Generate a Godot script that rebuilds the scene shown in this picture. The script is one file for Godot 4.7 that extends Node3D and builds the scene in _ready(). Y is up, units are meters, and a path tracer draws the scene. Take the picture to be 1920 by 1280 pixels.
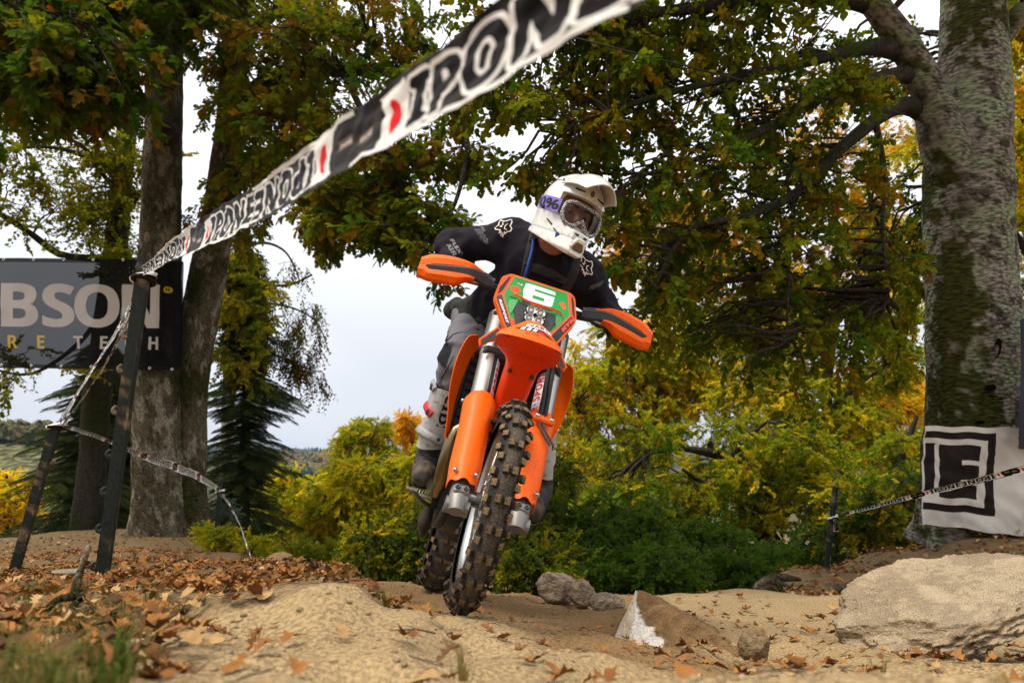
extends Node3D
# A motocross rider on an orange enduro bike on a sandy woodland track, old beech and oak trees, marker tape and banners.

const F := 1280.0
const PITCH := 0.16580628
const CAM_Y := 0.52
var rng := RandomNumberGenerator.new()
var names := {}
var mats := {}
var texs := {}
var nz := FastNoiseLite.new()
var nz2 := FastNoiseLite.new()
var font_bold := SystemFont.new()
var ctrl := []
var ctrl_a := PackedFloat32Array()
var ctrl_l := PackedFloat32Array()
var ctrl_s := PackedFloat32Array()


# ---------------------------------------------------------------- helpers
class Mb:
	var v := PackedVector3Array()
	var uv := PackedVector2Array()
	var c := PackedColorArray()
	var ix := PackedInt32Array()
	var col := Color.WHITE

	func pt(p: Vector3, t := Vector2.ZERO) -> int:
		v.append(p)
		uv.append(t)
		c.append(col)
		return v.size() - 1

	func tri(a: int, b: int, d: int) -> void:
		ix.append(a)
		ix.append(b)
		ix.append(d)

	func quad(a: int, b: int, d: int, e: int) -> void:
		tri(a, b, d)
		tri(a, d, e)

	# a flat face (own corners), turned away from «inside»
	func face(ps: Array, inside: Vector3) -> void:
		var n: Vector3 = (ps[2] - ps[0]).cross(ps[1] - ps[0])
		var flip: bool = n.dot(ps[0] - inside) < 0.0
		var k := []
		for p in ps:
			k.append(pt(p))
		for i in range(1, ps.size() - 1):
			if flip:
				tri(k[0], k[i + 1], k[i])
			else:
				tri(k[0], k[i], k[i + 1])

	func box(xf: Transform3D, size: Vector3, b := 0.002) -> void:
		var h := size * 0.5
		b = minf(b, minf(h.x, minf(h.y, h.z)) * 0.6)
		var o := xf.origin
		for a in 3:
			var e: int = (a + 1) % 3
			var g: int = (a + 2) % 3
			for s in [-1.0, 1.0]:
				var q := []
				for k in [[-1.0, -1.0], [1.0, -1.0], [1.0, 1.0], [-1.0, 1.0]]:
					q.append(xf * corner(h, b, a, e, g, s, k[0], k[1]))
				face(q, o)
				for s2 in [-1.0, 1.0]:
					face([xf * corner(h, b, a, e, g, s, s2, -1.0), xf * corner(h, b, a, e, g, s, s2, 1.0), xf * corner(h, b, e, a, g, s2, s, 1.0), xf * corner(h, b, e, a, g, s2, s, -1.0)], o)
		for sx in [-1.0, 1.0]:
			for sy in [-1.0, 1.0]:
				for sz in [-1.0, 1.0]:
					face([xf * corner(h, b, 0, 1, 2, sx, sy, sz), xf * corner(h, b, 1, 0, 2, sy, sx, sz), xf * corner(h, b, 2, 0, 1, sz, sx, sy)], o)

	func corner(h: Vector3, b: float, a: int, e: int, g: int, sa: float, se: float, sg: float) -> Vector3:
		var p := Vector3.ZERO
		p[a] = sa * h[a]
		p[e] = se * (h[e] - b)
		p[g] = sg * (h[g] - b)
		return p

	# a round bar along points; radii one per point; squash > 0 flattens along the frame's second axis
	func tube(pts: Array, radii: Array, n := 8, caps := true, squash := 1.0, up0 := Vector3.ZERO) -> void:
		var m := pts.size()
		var up := up0
		var first := v.size()
		var run := 0.0
		for i in m:
			var t: Vector3
			if i == 0:
				t = pts[1] - pts[0]
			elif i == m - 1:
				t = pts[m - 1] - pts[m - 2]
			else:
				t = pts[i + 1] - pts[i - 1]
			t = t.normalized()
			if up == Vector3.ZERO:
				up = Vector3.UP if absf(t.y) < 0.9 else Vector3.RIGHT
			up = (up - t * up.dot(t)).normalized()
			var side := t.cross(up)
			if i > 0:
				run += (pts[i] - pts[i - 1]).length()
			for k in n + 1:
				var a := TAU * k / n
				pt(pts[i] + (side * cos(a) + up * sin(a) * squash) * radii[i], Vector2(float(k) / n, run))
		for i in m - 1:
			for k in n:
				var p := first + i * (n + 1) + k
				quad(p, p + n + 1, p + n + 2, p + 1)
		if caps:
			for e in [0, m - 1]:
				var q := []
				for k in n:
					q.append(v[first + e * (n + 1) + k])
				face(q, pts[1] if e == 0 else pts[m - 2])

	# profile of (radius, height) spun round the y axis of xf
	func lathe(profile: Array, n: int, xf := Transform3D.IDENTITY, from := 0.0, to := TAU) -> void:
		var first := v.size()
		var m := profile.size()
		for i in m:
			for k in n + 1:
				var a := from + (to - from) * k / n
				pt(xf * Vector3(profile[i].x * cos(a), profile[i].y, profile[i].x * sin(a)), Vector2(float(k) / n, float(i) / (m - 1)))
		for i in m - 1:
			for k in n:
				var p := first + i * (n + 1) + k
				quad(p, p + n + 1, p + n + 2, p + 1)

	# rows of equal length joined to a sheet
	func sheet(rows: Array, closed := false) -> void:
		var first := v.size()
		var m := rows.size()
		var n: int = rows[0].size()
		for i in m:
			for k in n:
				pt(rows[i][k], Vector2(float(k) / (n - 1), float(i) / (m - 1)))
		for i in m - 1:
			for k in n - 1:
				var p := first + i * n + k
				quad(p, p + n, p + n + 1, p + 1)
			if closed:
				var p := first + i * n
				quad(p + n - 1, p + 2 * n - 1, p + n, p)

	func ball(xf: Transform3D, n := 12, m := 8) -> void:
		var first := v.size()
		for i in m + 1:
			var b := PI * i / m
			for k in n + 1:
				var a := TAU * k / n
				pt(xf * Vector3(sin(b) * cos(a), cos(b), sin(b) * sin(a)), Vector2(float(k) / n, float(i) / m))
		for i in m:
			for k in n:
				var p := first + i * (n + 1) + k
				quad(p, p + n + 1, p + n + 2, p + 1)

	# an outline in x, y pushed out to depth along z, edges chamfered by b
	func plate(poly: PackedVector2Array, z0: float, z1: float, b: float, xf := Transform3D.IDENTITY) -> void:
		var inner := poly
		if b > 0.0:
			var got := Geometry2D.offset_polygon(poly, -b, Geometry2D.JOIN_MITER)
			if got.size() == 1 and got[0].size() == poly.size():
				inner = nearest_order(poly, got[0])
			else:
				b = 0.0
		var mid := Vector3.ZERO
		for p in poly:
			mid += Vector3(p.x, p.y, (z0 + z1) * 0.5)
		mid = xf * (mid / poly.size())
		var tris := Geometry2D.triangulate_polygon(inner)
		for s in 2:
			var z := z1 if s else z0
			var k := []
			for p in inner:
				k.append(pt(xf * Vector3(p.x, p.y, z), Vector2(p.x, p.y)))
			for i in range(0, tris.size(), 3):
				var a: Vector3 = v[k[tris[i]]]
				var n := (v[k[tris[i + 2]]] - a).cross(v[k[tris[i + 1]]] - a)
				if n.dot(xf.basis.z) * (1.0 if s else -1.0) > 0.0:
					tri(k[tris[i]], k[tris[i + 1]], k[tris[i + 2]])
				else:
					tri(k[tris[i]], k[tris[i + 2]], k[tris[i + 1]])
		var m := poly.size()
		var turn := 1.0 if Geometry2D.is_polygon_clockwise(poly) else -1.0
		for i in m:
			var j := (i + 1) % m
			var out2 := (poly[j] - poly[i]).orthogonal() * -turn
			var out := xf.basis * Vector3(out2.x, out2.y, 0.0)
			var rings := [[inner, z0], [poly, z0 + b], [poly, z1 - b], [inner, z1]]
			for r in 3:
				if b == 0.0 and r != 1:
					continue
				var A: PackedVector2Array = rings[r][0]
				var B: PackedVector2Array = rings[r + 1][0]
				var q := [xf * Vector3(A[i].x, A[i].y, rings[r][1]), xf * Vector3(A[j].x, A[j].y, rings[r][1]), xf * Vector3(B[j].x, B[j].y, rings[r + 1][1]), xf * Vector3(B[i].x, B[i].y, rings[r + 1][1])]
				face(q, q[0] - out)

	func nearest_order(a: PackedVector2Array, b: PackedVector2Array) -> PackedVector2Array:
		var m := a.size()
		var best := 1e9
		var res := b
		for dir in [1, -1]:
			for s in m:
				var sum := 0.0
				for i in m:
					sum += a[i].distance_squared_to(b[posmod(s + dir * i, m)])
				if sum < best:
					best = sum
					res = PackedVector2Array()
					for i in m:
						res.append(b[posmod(s + dir * i, m)])
		return res

	func join(o: Mb, xf: Transform3D, tint := Color.WHITE) -> void:
		var k := v.size()
		for i in o.v.size():
			v.append(xf * o.v[i])
			uv.append(o.uv[i])
			c.append(o.c[i] * tint)
		for i in o.ix:
			ix.append(i + k)

	func mesh(flat := false) -> ArrayMesh:
		var a := []
		a.resize(Mesh.ARRAY_MAX)
		var vv := v
		var cc := c
		var uu := uv
		var ii := ix
		if flat:
			vv = PackedVector3Array()
			cc = PackedColorArray()
			uu = PackedVector2Array()
			ii = PackedInt32Array()
			for i in ix.size():
				vv.append(v[ix[i]])
				cc.append(c[ix[i]])
				uu.append(uv[ix[i]])
				ii.append(i)
		var n := PackedVector3Array()
		n.resize(vv.size())
		for i in range(0, ii.size(), 3):
			var p := ii[i]
			var q := ii[i + 1]
			var r := ii[i + 2]
			var m := (vv[r] - vv[p]).cross(vv[q] - vv[p])
			n[p] += m
			n[q] += m
			n[r] += m
		for i in n.size():
			n[i] = n[i].normalized() if n[i].length_squared() > 1e-24 else Vector3.UP
		a[Mesh.ARRAY_VERTEX] = vv
		a[Mesh.ARRAY_NORMAL] = n
		a[Mesh.ARRAY_TEX_UV] = uu
		a[Mesh.ARRAY_COLOR] = cc
		a[Mesh.ARRAY_INDEX] = ii
		var m := ArrayMesh.new()
		m.add_surface_from_arrays(Mesh.PRIMITIVE_TRIANGLES, a)
		return m


# a flat print: an image that letters and shapes are filled into, later the texture of a sign, sticker or tape
class Print:
	var im: Image
	var w: int
	var h: int

	func _init(ww: int, hh: int, bg: Color) -> void:
		w = ww
		h = hh
		im = Image.create_empty(w, h, false, Image.FORMAT_RGBA8)
		im.fill(bg)

	func tri(a: Vector2, b: Vector2, d: Vector2, col: Color) -> void:
		var y0 := maxi(0, int(ceil(minf(a.y, minf(b.y, d.y)) - 0.5)))
		var y1 := mini(h - 1, int(floor(maxf(a.y, maxf(b.y, d.y)) - 0.5)))
		var e := [a, b, d]
		for y in range(y0, y1 + 1):
			var yy := y + 0.5
			var lo := 1e9
			var hi := -1e9
			for k in 3:
				var p: Vector2 = e[k]
				var q: Vector2 = e[(k + 1) % 3]
				if (p.y <= yy) != (q.y <= yy):
					var x := p.x + (yy - p.y) / (q.y - p.y) * (q.x - p.x)
					lo = minf(lo, x)
					hi = maxf(hi, x)
			var x0 := maxi(0, int(ceil(lo - 0.5)))
			var x1 := mini(w - 1, int(ceil(hi - 0.5)) - 1)
			if x1 >= x0:
				im.fill_rect(Rect2i(x0, y, x1 - x0 + 1, 1), col)

	func poly(p: PackedVector2Array, col: Color) -> void:
		var t := Geometry2D.triangulate_polygon(p)
		for i in range(0, t.size(), 3):
			tri(p[t[i]], p[t[i + 1]], p[t[i + 2]], col)

	func disc(o: Vector2, rx: float, ry: float, col: Color, from := 0.0, to := TAU) -> void:
		var p := PackedVector2Array()
		for k in 36:
			var a := from + (to - from) * k / 35.0
			p.append(o + Vector2(cos(a) * rx, sin(a) * ry))
		poly(p, col)

	func line(p: Array, width: float, col: Color) -> void:
		for i in p.size() - 1:
			var s: Vector2 = (p[i + 1] - p[i]).normalized().orthogonal() * width * 0.5
			tri(p[i] + s, p[i + 1] + s, p[i + 1] - s, col)
			tri(p[i] + s, p[i + 1] - s, p[i] - s, col)
		for q in p:
			disc(q, width * 0.5, width * 0.5, col)

	# letters in a box: left, baseline, cap height; stretch widens, slant leans; outline > 0 draws a rim first
	func text(s: String, font: Font, x: float, base: float, cap: float, col: Color, stretch := 1.0, slant := 0.0, outline := 0.0, rim := Color.WHITE, fat := 0.0) -> float:
		var tm := TextMesh.new()
		tm.text = s
		tm.font = font
		tm.font_size = 96
		tm.pixel_size = 1.0
		tm.depth = 0.0
		tm.curve_step = 4.0
		tm.horizontal_alignment = HORIZONTAL_ALIGNMENT_LEFT
		tm.vertical_alignment = VERTICAL_ALIGNMENT_BOTTOM
		var a := tm.get_mesh_arrays()
		var vs: PackedVector3Array = a[Mesh.ARRAY_VERTEX]
		var raw = a[Mesh.ARRAY_INDEX]
		var idx: PackedInt32Array = raw if raw != null else PackedInt32Array(range(vs.size()))
		var lo := Vector2(1e9, 1e9)
		var hi := Vector2(-1e9, -1e9)
		for p in vs:
			lo = lo.min(Vector2(p.x, p.y))
			hi = hi.max(Vector2(p.x, p.y))
		var k := cap / (hi.y - lo.y)
		var q := PackedVector2Array()
		for p in vs:
			var yy := (p.y - lo.y) * k
			q.append(Vector2(x + (p.x - lo.x) * k * stretch + yy * slant, base - yy))
		var passes := []
		if outline > 0.0:
			for g in 16:
				passes.append([Vector2.from_angle(TAU * g / 16.0) * (outline + fat), rim])
		if fat > 0.0:
			for g in 8:
				passes.append([Vector2.from_angle(TAU * g / 8.0) * fat, col])
		passes.append([Vector2.ZERO, col])
		for ps in passes:
			var o: Vector2 = ps[0]
			for i in range(0, idx.size(), 3):
				tri(q[idx[i]] + o, q[idx[i + 1]] + o, q[idx[i + 2]] + o, ps[1])
		return x + (hi.x - lo.x) * k * stretch

	func tex() -> ImageTexture:
		im.generate_mipmaps()
		return ImageTexture.create_from_image(im)


func at(px: float, py: float, d: float) -> Vector3:
	var u := (px - 960.0) / F
	var w := (640.0 - py) / F
	return Vector3(u * d, CAM_Y + d * (w * cos(PITCH) + sin(PITCH)), -d * (cos(PITCH) - w * sin(PITCH)))


func rf(a: float, b: float) -> float:
	return rng.randf_range(a, b)


func rv() -> Vector3:
	return Vector3(rng.randfn(), rng.randfn(), rng.randfn()).normalized()


func lin(r: float, g: float, b: float) -> Color:
	return Color(r, g, b).linear_to_srgb()


func obj(called: String, m, material: Material, parent: Node3D = self) -> MeshInstance3D:
	var o := MeshInstance3D.new()
	o.name = numbered(called) if parent == self else called
	o.mesh = m.mesh() if m is Mb else m
	o.material_override = material
	parent.add_child(o, true)
	return o


func numbered(called: String) -> String:
	var n: int = names.get(called, 0)
	names[called] = n + 1
	return called if n == 0 else "%s_%03d" % [called, n]


func tag(o: Node3D, label: String, category: String, group := "", kind := "") -> Node3D:
	if label:
		o.set_meta("label", label)
	if category:
		o.set_meta("category", category)
	if group:
		o.set_meta("group", group)
	if kind:
		o.set_meta("kind", kind)
	return o


func thing(called: String, label: String, category: String, where := Vector3.ZERO, group := "") -> Node3D:
	var o := Node3D.new()
	o.name = numbered(called)
	add_child(o)
	o.position = where
	return tag(o, label, category, group)


func mat(key: String, c: Color, rough := 0.7, metal := 0.0, spec := 0.5) -> StandardMaterial3D:
	if mats.has(key):
		return mats[key]
	var m := StandardMaterial3D.new()
	m.resource_name = key
	m.albedo_color = c
	m.roughness = rough
	m.metallic = metal
	m.metallic_specular = spec
	m.vertex_color_use_as_albedo = true
	mats[key] = m
	return m


# a seamless grey or coloured noise picture; stops: [[offset, colour], ...]
func noise_tex(key: String, size: int, freq: float, kind: int, octaves: int, stops: Array, normal := 0.0, stretch := 0) -> NoiseTexture2D:
	if texs.has(key):
		return texs[key]
	var n := FastNoiseLite.new()
	n.seed = key.hash() % 10000
	n.noise_type = kind
	n.frequency = freq
	n.fractal_type = FastNoiseLite.FRACTAL_RIDGED if stretch == 1 else FastNoiseLite.FRACTAL_FBM
	n.fractal_octaves = octaves
	if kind == FastNoiseLite.TYPE_CELLULAR:
		n.cellular_return_type = FastNoiseLite.RETURN_DISTANCE2_SUB if stretch == 2 else FastNoiseLite.RETURN_CELL_VALUE if stretch == 3 else FastNoiseLite.RETURN_DISTANCE
	var t := NoiseTexture2D.new()
	t.width = size
	t.height = size
	t.seamless = true
	t.seamless_blend_skirt = 0.3
	t.noise = n
	if normal > 0.0:
		t.as_normal_map = true
		t.bump_strength = normal
	if stops:
		var g := Gradient.new()
		g.offsets = PackedFloat32Array(stops.map(func(s): return s[0]))
		g.colors = PackedColorArray(stops.map(func(s): return s[1]))
		t.color_ramp = g
	texs[key] = t
	return t


func triplanar(m: StandardMaterial3D, scale: Vector3, world := true) -> StandardMaterial3D:
	m.uv1_triplanar = true
	m.uv1_world_triplanar = world
	m.uv1_scale = scale
	m.uv1_triplanar_sharpness = 2.0
	return m


func relief(m: StandardMaterial3D, t: Texture2D, cm: float) -> StandardMaterial3D:
	m.heightmap_enabled = true
	m.heightmap_texture = t
	m.heightmap_scale = cm
	return m


func grey(v: float) -> Color:
	return Color(v, v, v)


func mm(called: String, mesh: Mesh, xfs: Array, cols: Array, material: Material, parent: Node3D = self) -> MultiMeshInstance3D:
	var m := MultiMesh.new()
	m.transform_format = MultiMesh.TRANSFORM_3D
	m.use_colors = true
	m.mesh = mesh
	m.instance_count = xfs.size()
	for i in xfs.size():
		m.set_instance_transform(i, xfs[i])
		m.set_instance_color(i, cols[i])
	var o := MultiMeshInstance3D.new()
	o.name = numbered(called) if parent == self else called
	o.multimesh = m
	o.material_override = material
	parent.add_child(o, true)
	o.set_meta("kind", "stuff")
	return o


func look(dir: Vector3, up: Vector3) -> Basis:      # x along dir, y near up
	var x := dir.normalized()
	if absf(x.dot(up.normalized())) > 0.98:
		up = Vector3(up.z, up.x, up.y + 0.3)
	var z := x.cross(up).normalized()
	return Basis(x, z.cross(x), z)


func curve(pts: Array, step: float) -> Array:       # a smooth line through points
	var out := []
	var n := pts.size()
	for i in n - 1:
		var a: Vector3 = pts[maxi(0, i - 1)]
		var b: Vector3 = pts[i]
		var c: Vector3 = pts[i + 1]
		var d: Vector3 = pts[mini(n - 1, i + 2)]
		var k := maxi(1, int((c - b).length() / step))
		for j in k:
			out.append(b.cubic_interpolate(c, a, d, float(j) / k))
	out.append(pts[n - 1])
	return out


func ramp(vals: Array, n: int) -> Array:            # values spread evenly over n points
	var out := []
	for i in n:
		var t := float(i) / maxi(1, n - 1) * (vals.size() - 1)
		var k := mini(int(t), vals.size() - 2)
		out.append(lerpf(vals[k], vals[k + 1], t - k))
	return out


# signed distance to a tapered bar, joined on a grid with a smooth minimum and meshed as surface nets
func field(bones: Array, cell: float, k: float, lo: Vector3, hi: Vector3) -> Dictionary:
	var nx := int((hi.x - lo.x) / cell) + 2
	var ny := int((hi.y - lo.y) / cell) + 2
	var n_z := int((hi.z - lo.z) / cell) + 2
	var f := PackedFloat32Array()
	f.resize(nx * ny * n_z)
	f.fill(1.0)
	for b in bones:
		var a: Vector3 = b[0]
		var e: Vector3 = b[1]
		var ra: float = b[2]
		var rb: float = b[3]
		var ab := e - a
		var l2 := maxf(ab.length_squared(), 1e-9)
		var m := maxf(ra, rb) + k * 1.2 + cell * 2.0
		var p0 := ((a.min(e) - Vector3.ONE * m - lo) / cell).max(Vector3.ZERO)
		var p1 := ((a.max(e) + Vector3.ONE * m - lo) / cell).min(Vector3(nx - 1, ny - 1, n_z - 1))
		for z in range(int(p0.z), int(p1.z) + 1):
			for y in range(int(p0.y), int(p1.y) + 1):
				var row := (z * ny + y) * nx
				for x in range(int(p0.x), int(p1.x) + 1):
					var p := lo + Vector3(x, y, z) * cell
					var t := clampf((p - a).dot(ab) / l2, 0.0, 1.0)
					var d := p.distance_to(a + ab * t) - lerpf(ra, rb, t)
					var g := f[row + x]
					var h := maxf(k - absf(d - g), 0.0) / k
					f[row + x] = minf(d, g) - h * h * k * 0.25
	return {"f": f, "nx": nx, "ny": ny, "nz": n_z, "lo": lo, "cell": cell}


func nets(s: Dictionary) -> Mb:
	var f: PackedFloat32Array = s.f
	var nx: int = s.nx
	var ny: int = s.ny
	var cell: float = s.cell
	var lo: Vector3 = s.lo
	var off := PackedInt32Array([0, 1, nx, nx + 1, nx * ny, nx * ny + 1, nx * ny + nx, nx * ny + nx + 1])
	var pos := [Vector3(0, 0, 0), Vector3(1, 0, 0), Vector3(0, 1, 0), Vector3(1, 1, 0), Vector3(0, 0, 1), Vector3(1, 0, 1), Vector3(0, 1, 1), Vector3(1, 1, 1)]
	var edges := [[0, 1], [2, 3], [4, 5], [6, 7], [0, 2], [1, 3], [4, 6], [5, 7], [0, 4], [1, 5], [2, 6], [3, 7]]
	var id := PackedInt32Array()
	id.resize(f.size())
	id.fill(-1)
	var mb := Mb.new()
	var far := cell * 2.2
	for z in int(s.nz) - 1:
		for y in ny - 1:
			var row := (z * ny + y) * nx
			for x in nx - 1:
				var i := row + x
				var c0 := f[i]
				if c0 > far or c0 < -far:
					continue
				var mask := 0
				for k in 8:
					if f[i + off[k]] < 0.0:
						mask += 1
				if mask == 0 or mask == 8:
					continue
				var sum := Vector3.ZERO
				var cnt := 0
				for e in edges:
					var a := f[i + off[e[0]]]
					var b := f[i + off[e[1]]]
					if (a < 0.0) != (b < 0.0):
						var t := a / (a - b)
						sum += pos[e[0]].lerp(pos[e[1]], t)
						cnt += 1
				id[i] = mb.pt(lo + (Vector3(x, y, z) + sum / cnt) * cell)
	var st := [1, nx, nx * ny]
	for z in range(1, int(s.nz) - 1):
		for y in range(1, ny - 1):
			var row := (z * ny + y) * nx
			for x in range(1, nx - 1):
				var i := row + x
				if id[i] < 0:
					continue
				var a := f[i] < 0.0
				for ax in 3:
					var b := f[i + st[ax]] < 0.0
					if a == b:
						continue
					var u: int = st[(ax + 1) % 3]
					var w: int = st[(ax + 2) % 3]
					var q0 := id[i - u - w]
					var q1 := id[i - w]
					var q2 := id[i]
					var q3 := id[i - u]
					if q0 < 0 or q1 < 0 or q3 < 0:
						continue
					if a:
						mb.quad(q0, q3, q2, q1)
					else:
						mb.quad(q0, q1, q2, q3)
	return mb


# ---------------------------------------------------------------- the ground
func ground_points() -> void:
	# [px, py, metres]: where the ground was read off the photograph
	var pts := [
		[855, 1149, 2.05], [880, 1150, 2.12], [1092, 1146, 3.4], [1138, 1156, 3.25], [1049, 1130, 3.55], [806, 1105, 3.43], [830, 1135, 2.7], [960, 1290, .85], [700, 1290, .8], [400, 1290, .72], [100, 1290, .7], [1200, 1295, 1.05], [1500, 1295, 1.25], [1800, 1300, 1.3],
		[870, 1184, 1.5], [760, 1140, 1.45], [640, 1100, 1.5], [560, 1085, 1.7], [450, 1115, 1.6], [320, 1110, 1.75], [185, 1110, 2.0], [60, 1130, 1.7], [100, 1200, 1.15], [300, 1200, 1.15], [500, 1200, 1.1], [700, 1200, 1.1], [900, 1230, 1.15], [1040, 1225, 1.5],
		[520, 1062, 4.2], [615, 1076, 3.6], [700, 1092, 3.7], [30, 1080, 4.3], [405, 1036, 8.4], [300, 1004, 10.0], [165, 1002, 12.0], [20, 1020, 11.0], [480, 1056, 6.5], [250, 1060, 4.5], [390, 1070, 4.0], [180, 1040, 7.0],
		[1050, 1122, 3.6], [1150, 1135, 3.2], [1200, 1116, 4.5], [1350, 1118, 4.7], [1500, 1116, 4.9], [1600, 1116, 4.9], [960, 1110, 3.7], [1190, 1222, 2.3], [1320, 1200, 2.4], [1410, 1235, 2.1], [1500, 1180, 2.9], [1600, 1160, 3.3], [1640, 1215, 2.25], [1830, 1240, 1.95], [1960, 1240, 1.9], [1000, 1165, 2.3], [1100, 1180, 2.3], [1290, 1240, 1.7],
		[1420, 1108, 5.3], [1560, 1072, 6.6], [1700, 1035, 6.8], [1830, 1006, 7.0], [1930, 1010, 6.6], [1700, 1080, 5.5], [1900, 1050, 5.2], [2100, 1010, 6.5], [2100, 1100, 4.0],
		[1000, 1160, 5.6], [1300, 1150, 6.6], [700, 1130, 5.6], [960, 1190, 8.0], [1250, 1170, 9.0], [1500, 1110, 9.5], [1750, 1040, 10.5], [600, 1120, 8.0], [500, 1090, 10.0],
		[960, 1150, 16.0], [600, 1120, 16.0], [1300, 1120, 16.0], [1700, 1060, 16.0], [200, 1050, 18.0], [0, 1050, 20.0],
		[960, 1060, 40.0], [500, 1070, 40.0], [100, 1050, 40.0], [1400, 1040, 40.0], [1900, 1000, 40.0], [960, 960, 150.0], [200, 970, 150.0], [1700, 930, 150.0], [960, 880, 900.0], [200, 890, 900.0], [1700, 870, 900.0],
	]
	for p in pts:
		var w := at(p[0], p[1], p[2])
		add_ctrl(atan2(w.x, -w.z), Vector2(w.x, w.z).length(), w.y)
	for k in range(-3, 4):
		var a := PI + k * 0.5
		add_ctrl(wrapf(a, -PI, PI), 1.5, CAM_Y - 0.3)
		add_ctrl(wrapf(a, -PI, PI), 6.0, CAM_Y - 0.8)
		add_ctrl(wrapf(a, -PI, PI), 60.0, CAM_Y - 3.0)
		add_ctrl(wrapf(a, -PI, PI), 900.0, CAM_Y - 30.0)


func add_ctrl(a: float, d: float, y: float) -> void:
	ctrl_a.append(a)
	ctrl_l.append(log(d))
	ctrl_s.append((y - CAM_Y) / d)


func ground_y(x: float, z: float) -> float:
	var d := sqrt(x * x + z * z)
	var dd := maxf(d, 0.75)
	var l := log(dd)
	var a := atan2(x, -z)
	var sum := 0.0
	var ws := 0.0
	for i in ctrl_a.size():
		var p := absf(a - ctrl_a[i])
		if p > PI:
			p = TAU - p
		p /= 0.16
		var q := (l - ctrl_l[i]) / 0.3
		var w := p * p + q * q + 0.008
		w = 1.0 / (w * w)
		sum += w * ctrl_s[i]
		ws += w
	var y := CAM_Y + sum / ws * dd
	# lumps: trodden sand near by, larger swells farther off
	var near := clampf(2.0 / dd, 0.15, 1.0)
	y += nz.get_noise_2d(x * 2.2, z * 2.2) * 0.035 * minf(1.0, dd * 0.6)
	y += nz.get_noise_2d(x * 9.0 + 40.0, z * 9.0) * 0.009 * near
	y += nz2.get_noise_2d(x * 30.0, z * 30.0) * 0.003 * near
	var ra := atan2(x, -z)
	if dd > 1.4 and dd < 4.6 and ra > -0.2 and ra < 0.42:
		y += 0.017 * nz2.get_noise_2d(x * 17.0 + 5.0, z * 17.0) * smoothstep(1.4, 1.9, dd) * smoothstep(4.6, 3.6, dd)
	if dd > 9.0:
		y += nz.get_noise_2d(x * 0.25, z * 0.25) * minf(0.4, (dd - 9.0) * 0.03)
	return y


func on_ground(px: float, d: float) -> Vector3:
	var u := (px - 960.0) / F
	var p := Vector3(u * d, 0.0, -d * 1.03)
	p.y = ground_y(p.x, p.z)
	return p


# how leafy (0..1) the ground is at a place
func leafy(x: float, z: float) -> float:
	var d := sqrt(x * x + z * z)
	var a := atan2(x, -z)
	var v := 0.0
	var edge := -0.16 - 0.10 * smoothstep(1.0, 3.2, d) + 0.10 * nz.get_noise_2d(x * 3.0, z * 3.0)
	if d < 1.5:
		edge = -0.33 - (d - 0.8) * 0.18 + 0.12 * nz.get_noise_2d(x * 5.0, z * 5.0)
	v = smoothstep(edge + 0.06, edge - 0.09, a)
	var e2 := 0.36 + 0.05 * nz.get_noise_2d(x * 2.0, z * 2.0)
	v = maxf(v, smoothstep(5.0, 5.7, d - 3.0 * (a - e2) + 0.6 * nz.get_noise_2d(x * 2.0, z * 2.0)) * smoothstep(e2 - 0.04, e2 + 0.04, a))
	if d > 8.0:
		v = maxf(v, smoothstep(8.0, 9.5, d))
	return clampf(v, 0.0, 1.0)


func build_ground() -> void:
	ground_points()
	var angles := []
	var a := -PI
	while a < PI - 0.001:
		angles.append(a)
		a += 0.0065 if absf(a) < 0.78 else 0.07
	angles.append(PI)
	var rings := []
	var r := 0.30
	while r < 4000.0:
		rings.append(r)
		r *= 1.014 if r < 6.0 else 1.03 if r < 14.0 else 1.09
	var mb := Mb.new()
	var n := angles.size()
	mb.pt(Vector3(0, ground_y(0.0, -0.3), 0))
	for d in rings:
		for i in n:
			var x: float = sin(angles[i]) * d
			var z: float = -cos(angles[i]) * d
			var c := sand_color(x, z, d)
			mb.col = c
			mb.pt(Vector3(x, ground_y(x, z), z))
	for i in n - 1:
		mb.tri(0, 1 + i + 1, 1 + i)
	for k in rings.size() - 1:
		for i in n - 1:
			var p := 1 + k * n + i
			mb.quad(p, p + 1, p + n + 1, p + n)
	var m := mat("sand", Color.WHITE, 0.95, 0.0, 0.25)
	m.albedo_texture = noise_tex("grain", 1024, 0.035, FastNoiseLite.TYPE_SIMPLEX, 5, [[0.0, grey(0.62)], [0.42, grey(0.82)], [0.6, grey(0.93)], [1.0, grey(1.0)]])
	triplanar(m, Vector3.ONE * 1.7)
	relief(m, noise_tex("grit", 1024, 0.06, FastNoiseLite.TYPE_SIMPLEX, 6, []), 0.5)
	tag(obj("ground", mb, m), "pale sandy track with darker churned ruts and leaf strewn banks", "", "", "structure")


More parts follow.
